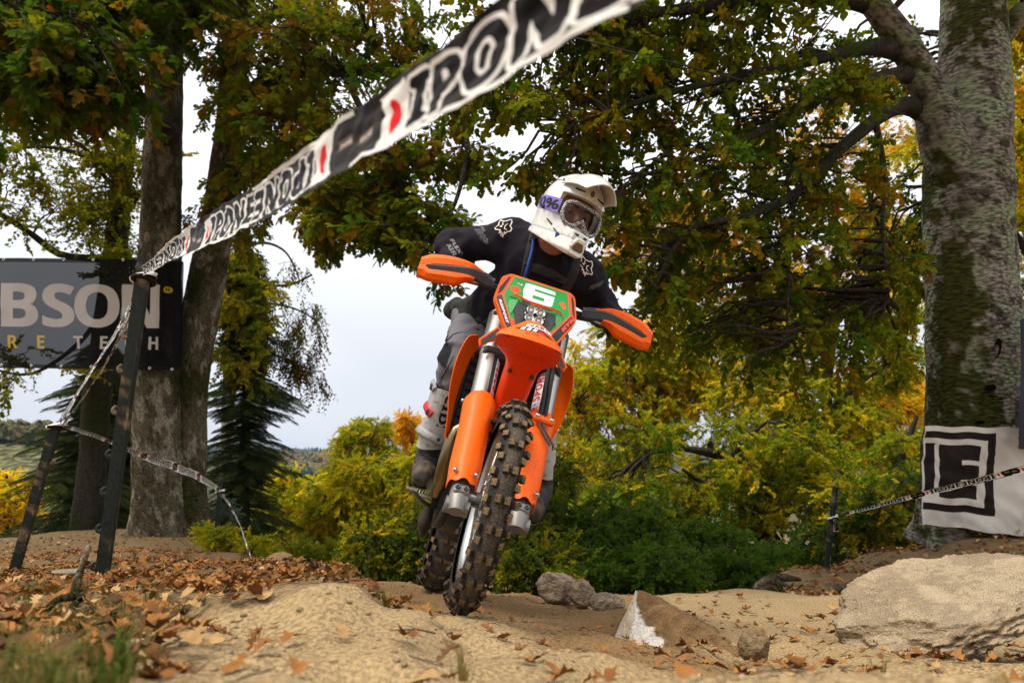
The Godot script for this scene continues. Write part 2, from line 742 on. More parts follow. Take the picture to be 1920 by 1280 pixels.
func sand_color(x: float, z: float, d: float) -> Color:
	var pale := Color(0.455, 0.318, 0.162)
	var rut := Color(0.285, 0.172, 0.075)
	var earth := Color(0.19, 0.12, 0.055)
	var a := atan2(x, -z)
	var w := nz.get_noise_2d(x * 4.0 + 9.0, z * 4.0) * 0.5 + nz.get_noise_2d(x * 14.0, z * 14.0) * 0.3
	# the churned rut: a band that comes over the crest, passes under the bike and leaves low on the right
	var mid := 0.04 + 0.30 * smoothstep(2.6, 1.2, d) - 0.06 * smoothstep(2.6, 3.6, d)
	var wide := 0.17 + 0.03 * smoothstep(2.0, 3.5, d)
	var t := 1.0 - smoothstep(wide - 0.05, wide + 0.05, absf(a - mid) + w * 0.07)
	t *= smoothstep(1.05, 1.5, d + (a - mid) * 1.2 + w * 0.15)
	var c := pale.lerp(rut, clampf(t, 0.0, 1.0))
	c = c * (1.0 + 0.16 * w)
	c = c.lerp(earth, leafy(x, z) * (0.45 + 0.35 * smoothstep(2.0, 5.0, d)))
	if d > 60.0:
		c = c.lerp(Color(0.08, 0.09, 0.03), smoothstep(60.0, 120.0, d))
	c.a = 1.0
	return c


# ---------------------------------------------------------------- sky, sun, camera
func build_light() -> void:
	var cam := Camera3D.new()
	cam.name = "camera"
	cam.position = Vector3(0, CAM_Y, 0)
	cam.rotation = Vector3(PITCH, 0, 0)
	cam.fov = rad_to_deg(2.0 * atan(640.0 / F))
	cam.near = 0.05
	cam.far = 6000.0
	var lens := CameraAttributesPhysical.new()
	lens.frustum_focal_length = 24.0
	lens.frustum_focus_distance = 2.6
	lens.exposure_aperture = 4.5
	cam.attributes = lens
	add_child(cam)
	var sky := ProceduralSkyMaterial.new()
	sky.sky_top_color = Color(1.0, 1.0, 1.0)
	sky.sky_horizon_color = Color(0.585, 0.605, 0.64)
	sky.sky_curve = 0.60
	sky.sky_energy_multiplier = 1.12
	sky.ground_bottom_color = Color(0.20, 0.17, 0.12)
	sky.ground_horizon_color = Color(0.45, 0.45, 0.42)
	sky.ground_curve = 0.1
	sky.sky_cover = noise_tex("cloud", 512, 0.008, FastNoiseLite.TYPE_SIMPLEX, 4, [[0.0, Color(1, 1, 1, 0.0)], [0.45, Color(1, 1, 1, 0.0)], [0.75, Color(1, 1, 1, 0.10)], [1.0, Color(1, 1, 1, 0.16)]])
	sky.sky_cover_modulate = Color(1, 1, 1, 0.5)
	var env := Environment.new()
	env.background_mode = Environment.BG_SKY
	env.sky = Sky.new()
	env.sky.sky_material = sky
	env.tonemap_mode = Environment.TONE_MAPPER_LINEAR
	env.tonemap_exposure = 1.62
	env.fog_enabled = true
	env.fog_light_color = Color(0.72, 0.80, 0.92)
	env.fog_density = 0.00013
	env.sdfgi_enabled = true
	env.ssao_enabled = true
	env.ssil_enabled = true
	var we := WorldEnvironment.new()
	we.name = "air"
	we.environment = env
	add_child(we)
	var sun := DirectionalLight3D.new()
	sun.name = "sun"
	sun.light_color = Color(1.0, 0.97, 0.92)
	sun.light_energy = 0.65
	sun.light_angular_distance = 22.0
	sun.shadow_enabled = true
	add_child(sun)
	sun.look_at_from_position(Vector3(-2.6, 6.0, 1.5), Vector3.ZERO)


# ---------------------------------------------------------------- far hills and woods
func build_far() -> void:
	# ridge lines across the valley: [name, label, metres, [[px, py of the skyline] ...], foot py, colour a, colour b]
	hill("hill", "far blue green wooded ridge across the valley", 1300.0, [[-5200, 905], [-2400, 872], [-700, 850], [-300, 838], [200, 836], [400, 850], [480, 838], [550, 842], [640, 850], [800, 856], [1000, 850], [1400, 838], [2000, 850], [2600, 860], [4200, 875], [7000, 905]], 900, Color(0.05, 0.07, 0.03))
	hill("hill", "nearer wooded hillside in autumn colours below the blue ridge", 520.0, [[-5200, 962], [-2400, 930], [-700, 900], [0, 880], [300, 872], [480, 868], [560, 872], [640, 884], [800, 890], [1200, 885], [2000, 880], [2600, 890], [4200, 930], [7000, 962]], 960, Color(0.10, 0.10, 0.045))
	hill("hill", "open hillside meadow with patches of orange bracken", 210.0, [[-3400, 1012], [-2000, 920], [-900, 850], [-300, 838], [0, 828], [90, 832], [200, 850], [330, 900], [420, 960]], 1010, Color(0.16, 0.15, 0.06))
	var fir := conifer_far(1.0)
	var oak := round_far()
	var m := mat("far_leaf", Color.WHITE, 0.9, 0.0, 0.2)
	var xf := []
	var cl := []
	for k in 2600:   # ridge: mostly firs
		var px := rf(380, 760)
		var d := rf(1240, 1330)
		var p := at(px, lerpf(846, 872, rng.randf()), d)
		xf.append(Transform3D(Basis.from_euler(Vector3(0, rf(0, TAU), 0)).scaled(Vector3(1, 1, 1) * rf(11, 17)), p - Vector3(0, 6, 0)))
		cl.append(Color(0.018, 0.035, 0.022).lerp(Color(0.03, 0.05, 0.03), rng.randf()))
	tag(mm("far_fir_forest", fir, xf, cl, m), "dark fir forest along the top of the far blue ridge", "forest")
	xf = []
	cl = []
	for k in 2600:   # autumn hillside: round crowns
		var px := rf(420, 760)
		var t := rng.randf()
		var p := at(px, lerpf(868, 935, t), lerpf(540, 380, t))
		xf.append(Transform3D(Basis.from_euler(Vector3(0, rf(0, TAU), 0)).scaled(Vector3(1, rf(0.9, 1.3), 1) * rf(5, 8)), p - Vector3(0, 3, 0)))
		var r := rng.randf()
		cl.append(Color(0.16, 0.085, 0.03) if r < 0.35 else Color(0.12, 0.11, 0.035) if r < 0.7 else Color(0.05, 0.07, 0.03))
	tag(mm("far_autumn_wood", oak, xf, cl, m), "orange and olive broadleaf wood on the far hillside", "woodland")
	xf = []
	cl = []
	for k in 900:
		var px := rf(560, 660) + rng.randfn() * 25.0
		var p := at(px, rf(912, 935), rf(250, 300))
		xf.append(Transform3D(Basis.from_euler(Vector3(0, rf(0, TAU), 0)).scaled(Vector3(1, 1, 1) * rf(6, 8.5)), p - Vector3(0, 1, 0)))
		cl.append(Color(0.018, 0.035, 0.022).lerp(Color(0.03, 0.05, 0.03), rng.randf()))
	tag(mm("valley_fir_forest", fir, xf, cl, m), "dark stand of firs low in the valley", "forest")
	xf = []
	cl = []
	for k in 420:
		var px := rf(-260, 130)
		var t := rng.randf()
		var p := at(px, 829 + maxf(0.0, px) * 0.05, lerpf(214, 250, t))
		xf.append(Transform3D(Basis.from_euler(Vector3(0, rf(0, TAU), 0)).scaled(Vector3(1.1, 1, 1.1) * rf(4.5, 8.0)), p - Vector3(0, 0.4, 0)))
		cl.append(Color(0.018, 0.035, 0.022).lerp(Color(0.03, 0.05, 0.03), rng.randf()))
	tag(mm("hilltop_fir_wood", fir, xf, cl, m), "row of dark firs on the skyline above the open hillside", "woodland")
	xf = []
	cl = []
	for k in 160:
		var px := rf(-260, 110)
		var p := at(px, 829 + maxf(0.0, px) * 0.05, rf(206, 212))
		xf.append(Transform3D(Basis.from_euler(Vector3(0, rf(0, TAU), 0)).scaled(Vector3(1.0, rf(1.1, 1.6), 1.0) * rf(2.2, 3.4)), p + Vector3(0, 0.6, 0)))
		cl.append(Color(0.13, 0.10, 0.035).lerp(Color(0.09, 0.10, 0.035), rng.randf()))
	tag(mm("hilltop_broadleaf_wood", oak, xf, cl, m), "tan and olive broadleaf trees in front of the hilltop firs", "woodland")
	xf = []
	cl = []
	for k in 900:
		var px := rf(-200, 330)
		var t := rng.randf()
		var p := at(px, lerpf(836, 930, t), lerpf(208, 150, t))
		xf.append(Transform3D(Basis.from_euler(Vector3(0, rf(0, TAU), 0)).scaled(Vector3(1.4, 0.7, 1.4) * rf(0.5, 1.3)), p))
		var w := nz.get_noise_2d(px * 0.12, p.y * 1.8)
		cl.append(Color(0.30, 0.13, 0.035) if w > 0.12 else Color(0.075, 0.10, 0.05) if w > -0.25 else Color(0.19, 0.18, 0.07))
	tag(mm("hillside_scrub", oak, xf, cl, m), "low scrub and orange bracken on the open hillside", "scrub")


func hill(called: String, label: String, d: float, line: Array, foot: float, c: Color) -> void:
	var mb := Mb.new()
	var rows := []
	for k in 9:
		var row := []
		var t := k / 8.0
		for i in line.size() * 4 - 3:
			var j := i / 4
			var f := (i % 4) / 4.0
			var px: float = lerpf(line[j][0], line[mini(j + 1, line.size() - 1)][0], f)
			var py: float = lerpf(line[j][1], line[mini(j + 1, line.size() - 1)][1], smoothstep(0.0, 1.0, f))
			var p := at(px, py, d)
			var q := at(px, foot, d * 0.62)
			var w := p.lerp(q, t)
			w.y += sin(t * PI) * d * 0.008 + nz.get_noise_2d(w.x * 60.0 / d, w.z * 60.0 / d) * d * 0.006 * sin(t * PI)
			row.append(w)
		rows.append(row)
	# the far side falls away again
	var back := []
	for p in rows[0]:
		back.append(p + Vector3(p.x, 0, p.z) * 0.4 - Vector3(0, d * 0.06, 0))
	rows.push_front(back)
	mb.col = c
	mb.sheet(rows)
	var m := mat("hillside", Color.WHITE, 0.95, 0.0, 0.2)
	if m.albedo_texture == null:
		m.albedo_texture = noise_tex("scrubby", 512, 0.02, FastNoiseLite.TYPE_SIMPLEX, 5, [[0.2, grey(0.45)], [0.8, grey(1.0)]])
		triplanar(m, Vector3.ONE * 0.02)
	tag(obj(called, mb, m), label, "", "", "structure")


func conifer_far(h: float) -> ArrayMesh:
	var mb := Mb.new()
	var r := RandomNumberGenerator.new()
	r.seed = 5
	for k in 7:
		var t := k / 7.0
		var y := lerpf(0.05, 0.88, t) * h
		var rad := lerpf(0.24, 0.05, t)
		var top := mb.pt(Vector3(0, y + 0.24 * h, 0))
		var ring := []
		for i in 9:
			var a := TAU * i / 9.0 + k
			var q := rad * (0.65 + 0.55 * r.randf())
			ring.append(mb.pt(Vector3(cos(a) * q, y - 0.05 * r.randf(), sin(a) * q)))
		for i in 9:
			mb.tri(top, ring[(i + 1) % 9], ring[i])
	return mb.mesh(true)


func round_far() -> ArrayMesh:
	var mb := Mb.new()
	var r := RandomNumberGenerator.new()
	r.seed = 8
	for k in 70:
		var d := Vector3(r.randfn(), absf(r.randfn()) * 0.9 + 0.1, r.randfn()).normalized()
		var p := d * Vector3(0.8, 1.1, 0.8) * (0.7 + 0.35 * r.randf()) + Vector3(0, 0.25, 0)
		var u := d.cross(Vector3(r.randfn(), r.randfn(), r.randfn())).normalized() * 0.3
		var w := (d + Vector3(r.randfn(), r.randfn(), r.randfn()) * 0.5).cross(u).normalized() * 0.3
		var s := 0.7 + 0.6 * r.randf()
		mb.col = Color(s, s, s)
		mb.tri(mb.pt(p - u), mb.pt(p + u * 0.4 + w), mb.pt(p + u))
		mb.tri(mb.pt(p - u), mb.pt(p + u), mb.pt(p - w))
	return mb.mesh(true)


# ---------------------------------------------------------------- leaves, sprays, crowns
func add_leaf(mb: Mb, o: Vector3, dir: Vector3, up: Vector3, l: float, w: float, kind: String, c: Color, curl := 0.12) -> void:
	var b := look(dir, up)
	mb.col = c
	var ts: Array
	var ws: Array
	if kind == "oak":
		ts = [0.0, 0.16, 0.26, 0.38, 0.47, 0.60, 0.69, 0.82, 0.90, 1.0]
		ws = [0.02, 0.10, 0.30, 0.14, 0.44, 0.20, 0.50, 0.24, 0.34, 0.0]
	elif kind == "maple":
		ts = [0.0, 0.10, 0.22, 0.36, 0.52, 0.66, 0.80, 1.0]
		ws = [0.02, 0.46, 0.26, 0.58, 0.24, 0.34, 0.12, 0.0]
	elif kind == "beech":
		ts = [0.0, 0.22, 0.50, 0.78, 1.0]
		ws = [0.02, 0.36, 0.48, 0.32, 0.0]
	else:
		ts = [0.0, 0.45, 1.0]
		ws = [0.02, 0.5, 0.0]
	var mid := []
	var lf := []
	var rt := []
	for i in ts.size():
		var t: float = ts[i]
		var drop := -curl * l * t * t
		mid.append(mb.pt(o + b.x * t * l + b.y * drop))
		if ws[i] > 0.0:
			var lift: float = b.y.length() * ws[i] * w * 0.28
			lf.append(mb.pt(o + b.x * (t * l) + b.z * ws[i] * w + b.y * (drop + lift)))
			rt.append(mb.pt(o + b.x * (t * l) - b.z * ws[i] * w + b.y * (drop + lift)))
		else:
			lf.append(mid[i])
			rt.append(mid[i])
	for i in ts.size() - 1:
		if lf[i + 1] == mid[i + 1]:
			mb.tri(mid[i], lf[i], mid[i + 1])
			mb.tri(mid[i], mid[i + 1], rt[i])
		else:
			mb.quad(mid[i], lf[i], lf[i + 1], mid[i + 1])
			mb.quad(mid[i], mid[i + 1], rt[i + 1], rt[i])


# a twig a metre long along x with leaves to both sides; the crowns scale it
func spray(kind: String, count: int, ll: float, ragged: float, seed_: int, dead := 0.07) -> ArrayMesh:
	var mb := Mb.new()
	var r := RandomNumberGenerator.new()
	r.seed = seed_
	mb.col = Color(0.35, 0.25, 0.18)
	mb.tube([Vector3.ZERO, Vector3(0.5, 0.03, 0.02), Vector3(1.0, -0.06, 0.0)], [0.012, 0.009, 0.004], 3, false)
	for i in count:
		var t := 0.12 + 0.88 * (i + r.randf() * 0.6) / count
		var side := 1.0 if i % 2 else -1.0
		var a := side * (0.9 + 0.5 * r.randfn() * ragged) * (1.0 - 0.5 * t)
		var o := Vector3(t, 0.03 * sin(t * PI) - 0.06 * t * t, 0)
		var d := Vector3(cos(a), -0.25 + 0.45 * r.randfn() * ragged, sin(a))
		var up := Vector3(r.randfn() * 0.5 * ragged, 1.0, r.randfn() * 0.5 * ragged)
		var s := ll * (0.7 + 0.5 * r.randf())
		var v := 0.75 + 0.5 * r.randf()
		var c := Color(v, v, v)
		var q := r.randf()
		if q < dead:
			c = Color(2.3, 1.0, 0.5)
		elif q < dead * 2.0:
			c = Color(2.6, 1.7, 0.5)
		add_leaf(mb, o + Vector3(0, 0, side * 0.02), d, up, s, s * (0.75 if kind == "beech" or kind == "small" else 0.72), kind, c)
	return mb.mesh()


var leaf_mats := {}


func leaf_mat(key := "leaf") -> StandardMaterial3D:
	var m := mat(key, Color.WHITE, 0.65, 0.0, 0.15)
	m.backlight_enabled = true
	m.backlight = Color(1.0, 1.0, 1.0)
	return m


func pick(palette: Array) -> Color:
	var q := rng.randf()
	for p in palette:
		q -= p[1]
		if q <= 0.0:
			var v := rf(0.8, 1.2)
			return Color(p[0].r * v, p[0].g * v, p[0].b * v)
	return palette[0][0]


# branches out of the limbs into clumps of foliage.
# clumps: [centre, radii, number of sprays]; limbs: arrays of points to grow from
func crown(tree: Node3D, sprays: Array, clumps: Array, limbs: Array, palette: Array, size: float, droop: float, material: Material, wood: Material, called := "crown", thick := 0.02) -> void:
	var xfs := []
	var cols := []
	for i in sprays.size():
		xfs.append([])
		cols.append([])
	var tw := Mb.new()
	tw.col = Color(0.11, 0.085, 0.06)
	for cl in clumps:
		var c: Vector3 = cl[0]
		var rad: Vector3 = cl[1]
		var best := 1e9
		var from := c
		for lm in limbs:
			for p in lm:
				var d: float = p.distance_to(c) + maxf(0.0, p.y - c.y) * 0.3
				if d < best:
					best = d
					from = p
		var mids := []
		for k in 6:
			var t := k / 5.0
			var p := from.lerp(c, t) + rv() * (best * 0.07 * sin(t * PI)) + Vector3(0, best * 0.08 * sin(t * PI), 0)
			mids.append(p)
		tw.tube(mids, ramp([thick * clampf(best, 0.3, 1.2), thick * 0.35], 6), 4, false)
		var subs := maxi(1, int(cl[2]) / 6)
		var base := pick(palette)
		for s in subs:
			var a: Vector3 = mids[2 + rng.randi() % 4]
			var e := c + rv() * rad * pow(rng.randf(), 0.4)
			var line := []
			for k in 5:
				var t := k / 4.0
				line.append(a.lerp(e, t) + rv() * 0.04 * rad.x * t + Vector3(0, -droop * t * t * rad.y * 0.7, 0))
			tw.tube(line, ramp([thick * 0.28, thick * 0.1], 5), 3, false)
			for k in 6:
				var t := 0.25 + 0.75 * k / 5.0
				var j := mini(int(t * 4.0), 3)
				var p: Vector3 = line[j].lerp(line[j + 1], t * 4.0 - j)
				var dir: Vector3 = (line[j + 1] - line[j]).normalized() + rv() * 0.9 + Vector3(0, -droop * 0.5, 0)
				var sz := size * rf(0.7, 1.25)
				var b := look(dir, Vector3.UP + rv() * 0.5)
				var q := rng.randi() % sprays.size()
				xfs[q].append(Transform3D(b * sz, p))
				cols[q].append(base.lerp(pick(palette), 0.6))
	if tw.ix.size():
		obj("twig_growth", tw, wood, tree).set_meta("kind", "stuff")
	for i in sprays.size():
		if xfs[i].size():
			mm(called, sprays[i], xfs[i], cols[i], material, tree)


# clumps scattered over an ellipse of the picture's view, between two distances
func clumps(px: float, py: float, rx: float, ry: float, d0: float, d1: float, n: int, r: float, sprays: int, flat := 0.7) -> Array:
	var out := []
	for k in n:
		var a := rf(0, TAU)
		var q := sqrt(rng.randf())
		var p := at(px + cos(a) * q * rx, py + sin(a) * q * ry, rf(d0, d1))
		var s := r * rf(0.7, 1.25)
		out.append([p, Vector3(s, s * flat, s), sprays])
	return out


func path(pts: Array, step: float) -> Array:        # [[px, py, metres], ...] to a smooth line
	return curve(pts.map(func(p): return at(p[0], p[1], p[2])), step)


# a trunk or limb with a rough, swelling surface
func trunk(pts: Array, radii: Array, n: int, rough: float, flare: float, paint: int, seed_: int) -> Mb:
	var mb := Mb.new()
	var m := pts.size()
	var up := Vector3(0, 0, 1)
	for i in m:
		var t: Vector3 = (pts[mini(i + 1, m - 1)] - pts[maxi(i - 1, 0)]).normalized()
		up = (up - t * up.dot(t)).normalized()
		var side := t.cross(up)
		var h: float = pts[i].y - pts[0].y
		for k in n + 1:
			var a := TAU * (k % n) / n
			var dir := side * cos(a) + up * sin(a)
			var p: Vector3 = pts[i] + dir * radii[i]
			var w := 1.0
			if flare > 0.0:
				w += flare * exp(-h * 2.6) * (0.55 + 0.45 * sin(a * 5.0 + seed_) + 0.3 * sin(a * 3.0 + seed_ * 2.0))
			var q := p * 3.0 + Vector3(seed_, 0, 0)
			w += nz.get_noise_3d(q.x, q.y * 0.5, q.z) * rough
			w += nz.get_noise_3d(q.x * 5.0, q.y * 1.6, q.z * 5.0) * rough * 0.45
			if paint == 1:      # furrowed bark
				w += (0.35 - absf(nz.get_noise_3d(p.x * 34.0, p.y * 9.0, p.z * 34.0 + seed_))) * 0.07
			elif paint == 2:    # smooth skin with cross wrinkles
				w += (0.3 - absf(nz.get_noise_3d(p.x * 5.0, p.y * 26.0, p.z * 5.0 + seed_))) * 0.022 + nz.get_noise_3d(p.x * 9.0, p.y * 7.0, p.z * 9.0) * 0.03
			mb.col = bark_color(p, dir, h, paint, seed_)
			mb.pt(pts[i] + dir * radii[i] * w, Vector2(float(k) / n, h))
	for i in m - 1:
		for k in n:
			var p := i * (n + 1) + k
			mb.quad(p, p + 1, p + n + 2, p + n + 1)
	return mb


func bark_color(p: Vector3, dir: Vector3, h: float, paint: int, s: int) -> Color:
	var a := nz.get_noise_3d(p.x * 7.5 + s, p.y * 4.0, p.z * 7.5)
	var b := nz.get_noise_3d(p.x * 30.0, p.y * 17.0 + s, p.z * 30.0)
	var g := nz.get_noise_3d(p.x * 2.2, p.y * 1.1 + s * 3.0, p.z * 2.2)
	if paint == 1:      # oak: grey brown bark, pale lichen crusts, moss in cushions
		var c := Color(0.19, 0.138, 0.086) * (1.0 + 0.7 * b)
		c = c.lerp(Color(0.46, 0.39, 0.28), smoothstep(-0.04, 0.16, a + 0.5 * b - (0.12 if s % 2 else 0.0)))
		c = c.lerp(Color(0.19, 0.21, 0.12), smoothstep(0.16, 0.30, b - 0.3 * a))
		c = c.lerp(Color(0.065, 0.07, 0.018), smoothstep(0.10, 0.28, g + 0.5 * b + (0.10 if s % 2 else -0.12)))
		return c
	if paint == 2:      # beech: smooth pale grey, lichen, moss
		var f1 := nz.get_noise_3d(p.x * 12.0, p.y * 14.0, p.z * 12.0 + 9.0)
		var f2 := nz.get_noise_3d(p.x * 38.0, p.y * 42.0, p.z * 38.0)
		var c := Color(0.29, 0.25, 0.205) * (1.0 + 0.45 * f2)
		c = c.lerp(Color(0.10, 0.078, 0.056), smoothstep(-0.03, 0.2, f1 + 0.35 * f2))
		c = c.lerp(Color(0.27, 0.29, 0.18), smoothstep(0.12, 0.22, nz.get_noise_3d(p.x * 6.0, p.y * 6.0, p.z * 6.0 + 50.0) + 0.25 * f2))
		c = c.lerp(Color(0.06, 0.062, 0.014), smoothstep(0.06, 0.2, g + 0.5 * f1 + 0.2 * f2 - 0.14 - 0.25 * dir.x))
		return c
	if paint == 3:      # birch: white with dark scars
		var c := Color(0.62, 0.60, 0.55)
		return c.lerp(Color(0.06, 0.05, 0.045), smoothstep(0.1, 0.22, nz.get_noise_3d(p.x * 6.0, p.y * 22.0, p.z * 6.0)))
	var c := Color(0.085, 0.07, 0.055) * (1.0 + 0.6 * b)     # dark, mossy
	return c.lerp(Color(0.06, 0.065, 0.02), smoothstep(0.05, 0.25, g + 0.4 * b))


func bark_mat(key: String) -> StandardMaterial3D:
	if mats.has(key):
		return mats[key]
	var m := mat(key, Color.WHITE, 0.92, 0.0, 0.2)
	if key == "bark_beech":
		m.albedo_texture = noise_tex("skin", 512, 0.03, FastNoiseLite.TYPE_SIMPLEX, 5, [[0.2, grey(0.5)], [0.5, grey(0.85)], [0.8, grey(1.0)]])
		triplanar(m, Vector3(0.7, 1.5, 0.7))
		relief(m, noise_tex("skin_relief", 512, 0.03, FastNoiseLite.TYPE_SIMPLEX, 6, []), 2.0)
	else:
		m.albedo_texture = noise_tex("furrow", 1024, 0.05, FastNoiseLite.TYPE_CELLULAR, 3, [[0.0, grey(0.36)], [0.2, grey(0.75)], [0.5, grey(1.0)]], 0.0, 2)
		triplanar(m, Vector3(1.0, 0.38, 1.0))
		relief(m, noise_tex("furrow_relief", 1024, 0.05, FastNoiseLite.TYPE_CELLULAR, 3, [], 0.0, 2), 4.0)
	return m


# spruce branch: a drooping main twig with needled side twigs
func frond(seed_: int) -> ArrayMesh:
	var mb := Mb.new()
	var r := RandomNumberGenerator.new()
	r.seed = seed_
	mb.col = Color(0.7, 0.5, 0.35)
	mb.tube([Vector3.ZERO, Vector3(0.5, 0.06, 0), Vector3(1.0, -0.02, 0)], [0.014, 0.01, 0.003], 3, false)
	for i in 26:
		var t := 0.05 + 0.95 * i / 25.0
		var side := 1.0 if i % 2 else -1.0
		var l := (0.42 * (1.0 - t * 0.75)) * (0.75 + 0.4 * r.randf())
		var o := Vector3(t, 0.06 * sin(t * PI) - 0.02 * t, 0)
		var dir := Vector3(0.75, -0.25 - 0.45 * r.randf(), side * 0.9).normalized()
		for k in 9:
			var q := (k + 0.5) / 9.0
			var p := o + dir * l * q + Vector3(0, -0.12 * l * q * q, 0)
			for w in 3:
				var nd := (dir * 0.7 + Vector3(r.randfn(), r.randfn() * 0.5 + 0.15, r.randfn()) * 0.75).normalized()
				var v := 0.7 + 0.6 * r.randf()
				mb.col = Color(v, v, v * 0.9)
				var s := nd.cross(Vector3(r.randfn(), r.randfn(), r.randfn())).normalized() * 0.008
				mb.tri(mb.pt(p - s), mb.pt(p + nd * 0.055), mb.pt(p + s))
	return mb.mesh(true)


func spruce(label: String, base: Vector3, top: Vector3, low: float, reach: float, n: int, fr: Array, seed_: int) -> void:
	var t := thing("spruce_tree", label, "tree", base)
	var line := [Vector3(0, -0.4, 0), (top - base) * 0.33, (top - base) * 0.66, top - base]
	var pts := curve(line, 0.4)
	var tr := Mb.new()
	tr.col = Color(0.10, 0.075, 0.055)
	tr.tube(pts, ramp([0.17, 0.12, 0.07, 0.015], pts.size()), 8)
	obj("trunk", tr, bark_mat("bark_oak"), t)
	var xfs := [[], []]
	var cols := [[], []]
	var limb := Mb.new()
	limb.col = Color(0.09, 0.07, 0.05)
	for k in n:
		var f := low + (1.0 - low) * pow(float(k) / n, 0.85)
		var o: Vector3 = (top - base) * f
		var a := k * 2.4 + rf(-0.4, 0.4)
		var l := reach * pow(1.0 - f, 0.75) * rf(0.35, 1.45) * (0.8 + 0.4 * sin(k * 0.13)) + 0.08
		var out := Vector3(cos(a), 0, sin(a))
		var tip := o + out * l + Vector3(0, -0.22 * l, 0)
		var mid := o + out * l * 0.5 + Vector3(0, -0.02 * l, 0)
		limb.tube([o, mid, tip], [0.018, 0.012, 0.004], 3, false)
		for j in 5:
			var s := 0.22 + 0.78 * j / 4.0
			var p := o.lerp(mid, s * 2.0) if s < 0.5 else mid.lerp(tip, s * 2.0 - 1.0)
			for sd in ([-1.0, 1.0] if j < 4 else [0.0]):
				var dir: Vector3 = out + Vector3(-out.z, 0, out.x) * sd * 0.8 + Vector3(0, -0.25 - 0.2 * rng.randf(), 0)
				var q := rng.randi() % 2
				xfs[q].append(Transform3D(look(dir, Vector3.UP) * (rf(0.30, 0.5) * (0.5 + 0.5 * l / reach) * 1.25), p))
				cols[q].append(Color(0.04, 0.07, 0.022).lerp(Color(0.10, 0.125, 0.03), rng.randf()))
	obj("limb_growth", limb, bark_mat("bark_oak"), t).set_meta("kind", "stuff")
	for q in 2:
		mm("crown", fr[q], xfs[q], cols[q], leaf_mat(), t)


# ---------------------------------------------------------------- the trees, one after the other
const OLIVE := Color(0.185, 0.190, 0.006)
const GREEN := Color(0.062, 0.118, 0.006)
const LIME := Color(0.27, 0.31, 0.010)
const YELLOW := Color(0.58, 0.42, 0.008)
const AMBER := Color(0.50, 0.21, 0.006)
const RUST := Color(0.24, 0.075, 0.010)


func limb_of(tree: Node3D, pts: Array, radii: Array, step: float, paint: int, seed_: int, key: String) -> Array:
	var line := path(pts, step)
	var local := line.map(func(p): return p - tree.position)
	obj("limb", trunk(local, ramp(radii, local.size()), 12, 0.10, 0.0, paint, seed_), bark_mat(key), tree)
	return line


func shifted(cl: Array, by: Vector3) -> Array:
	for c in cl:
		c[0] -= by
	return cl


func local_lines(lines: Array, by: Vector3) -> Array:
	return lines.map(func(l): return l.map(func(p): return p - by))


func tree_base(called: String, label: String, p: Vector3, group := "") -> Node3D:
	return thing(called, label, "tree", p, group)


# the nearest leaves of a crown, each a part of its own
func near_leaves(tree: Node3D, kind: String, cl: Array, n: int, size: float, palette: Array, m: Material) -> void:
	var shapes := []
	for k in 4:
		var mb := Mb.new()
		var r := 0.8 + 0.13 * k
		mb.col = Color(0.3, 0.2, 0.12)
		mb.tube([Vector3(-0.25, 0.06, 0), Vector3(0, 0, 0)], [0.012, 0.01], 3, false)
		add_leaf(mb, Vector3.ZERO, Vector3(1, -0.1, 0), Vector3(0.1 * k - 0.15, 1, 0.2 * k - 0.3), 1.0, 0.74 * r, kind, Color.WHITE, 0.08 + 0.1 * k)
		shapes.append(mb)
	var made := []
	for s in 4:
		var row := []
		for j in 4:
			var mb := Mb.new()
			mb.join(shapes[s], Transform3D.IDENTITY, pick(palette))
			row.append(mb.mesh())
		made.append(row)
	for k in n:
		var c: Array = cl[rng.randi() % cl.size()]
		var p: Vector3 = c[0] + rv() * c[1] * rf(0.4, 1.05)
		var o := obj("leaf", made[rng.randi() % 4][rng.randi() % 4], m, tree)
		var dir := rv() * Vector3(1, 0.5, 1) + Vector3(0, -0.5, 0)
		o.transform = Transform3D(look(dir, Vector3.UP + rv() * 0.6) * (size * rf(0.75, 1.2)), p)


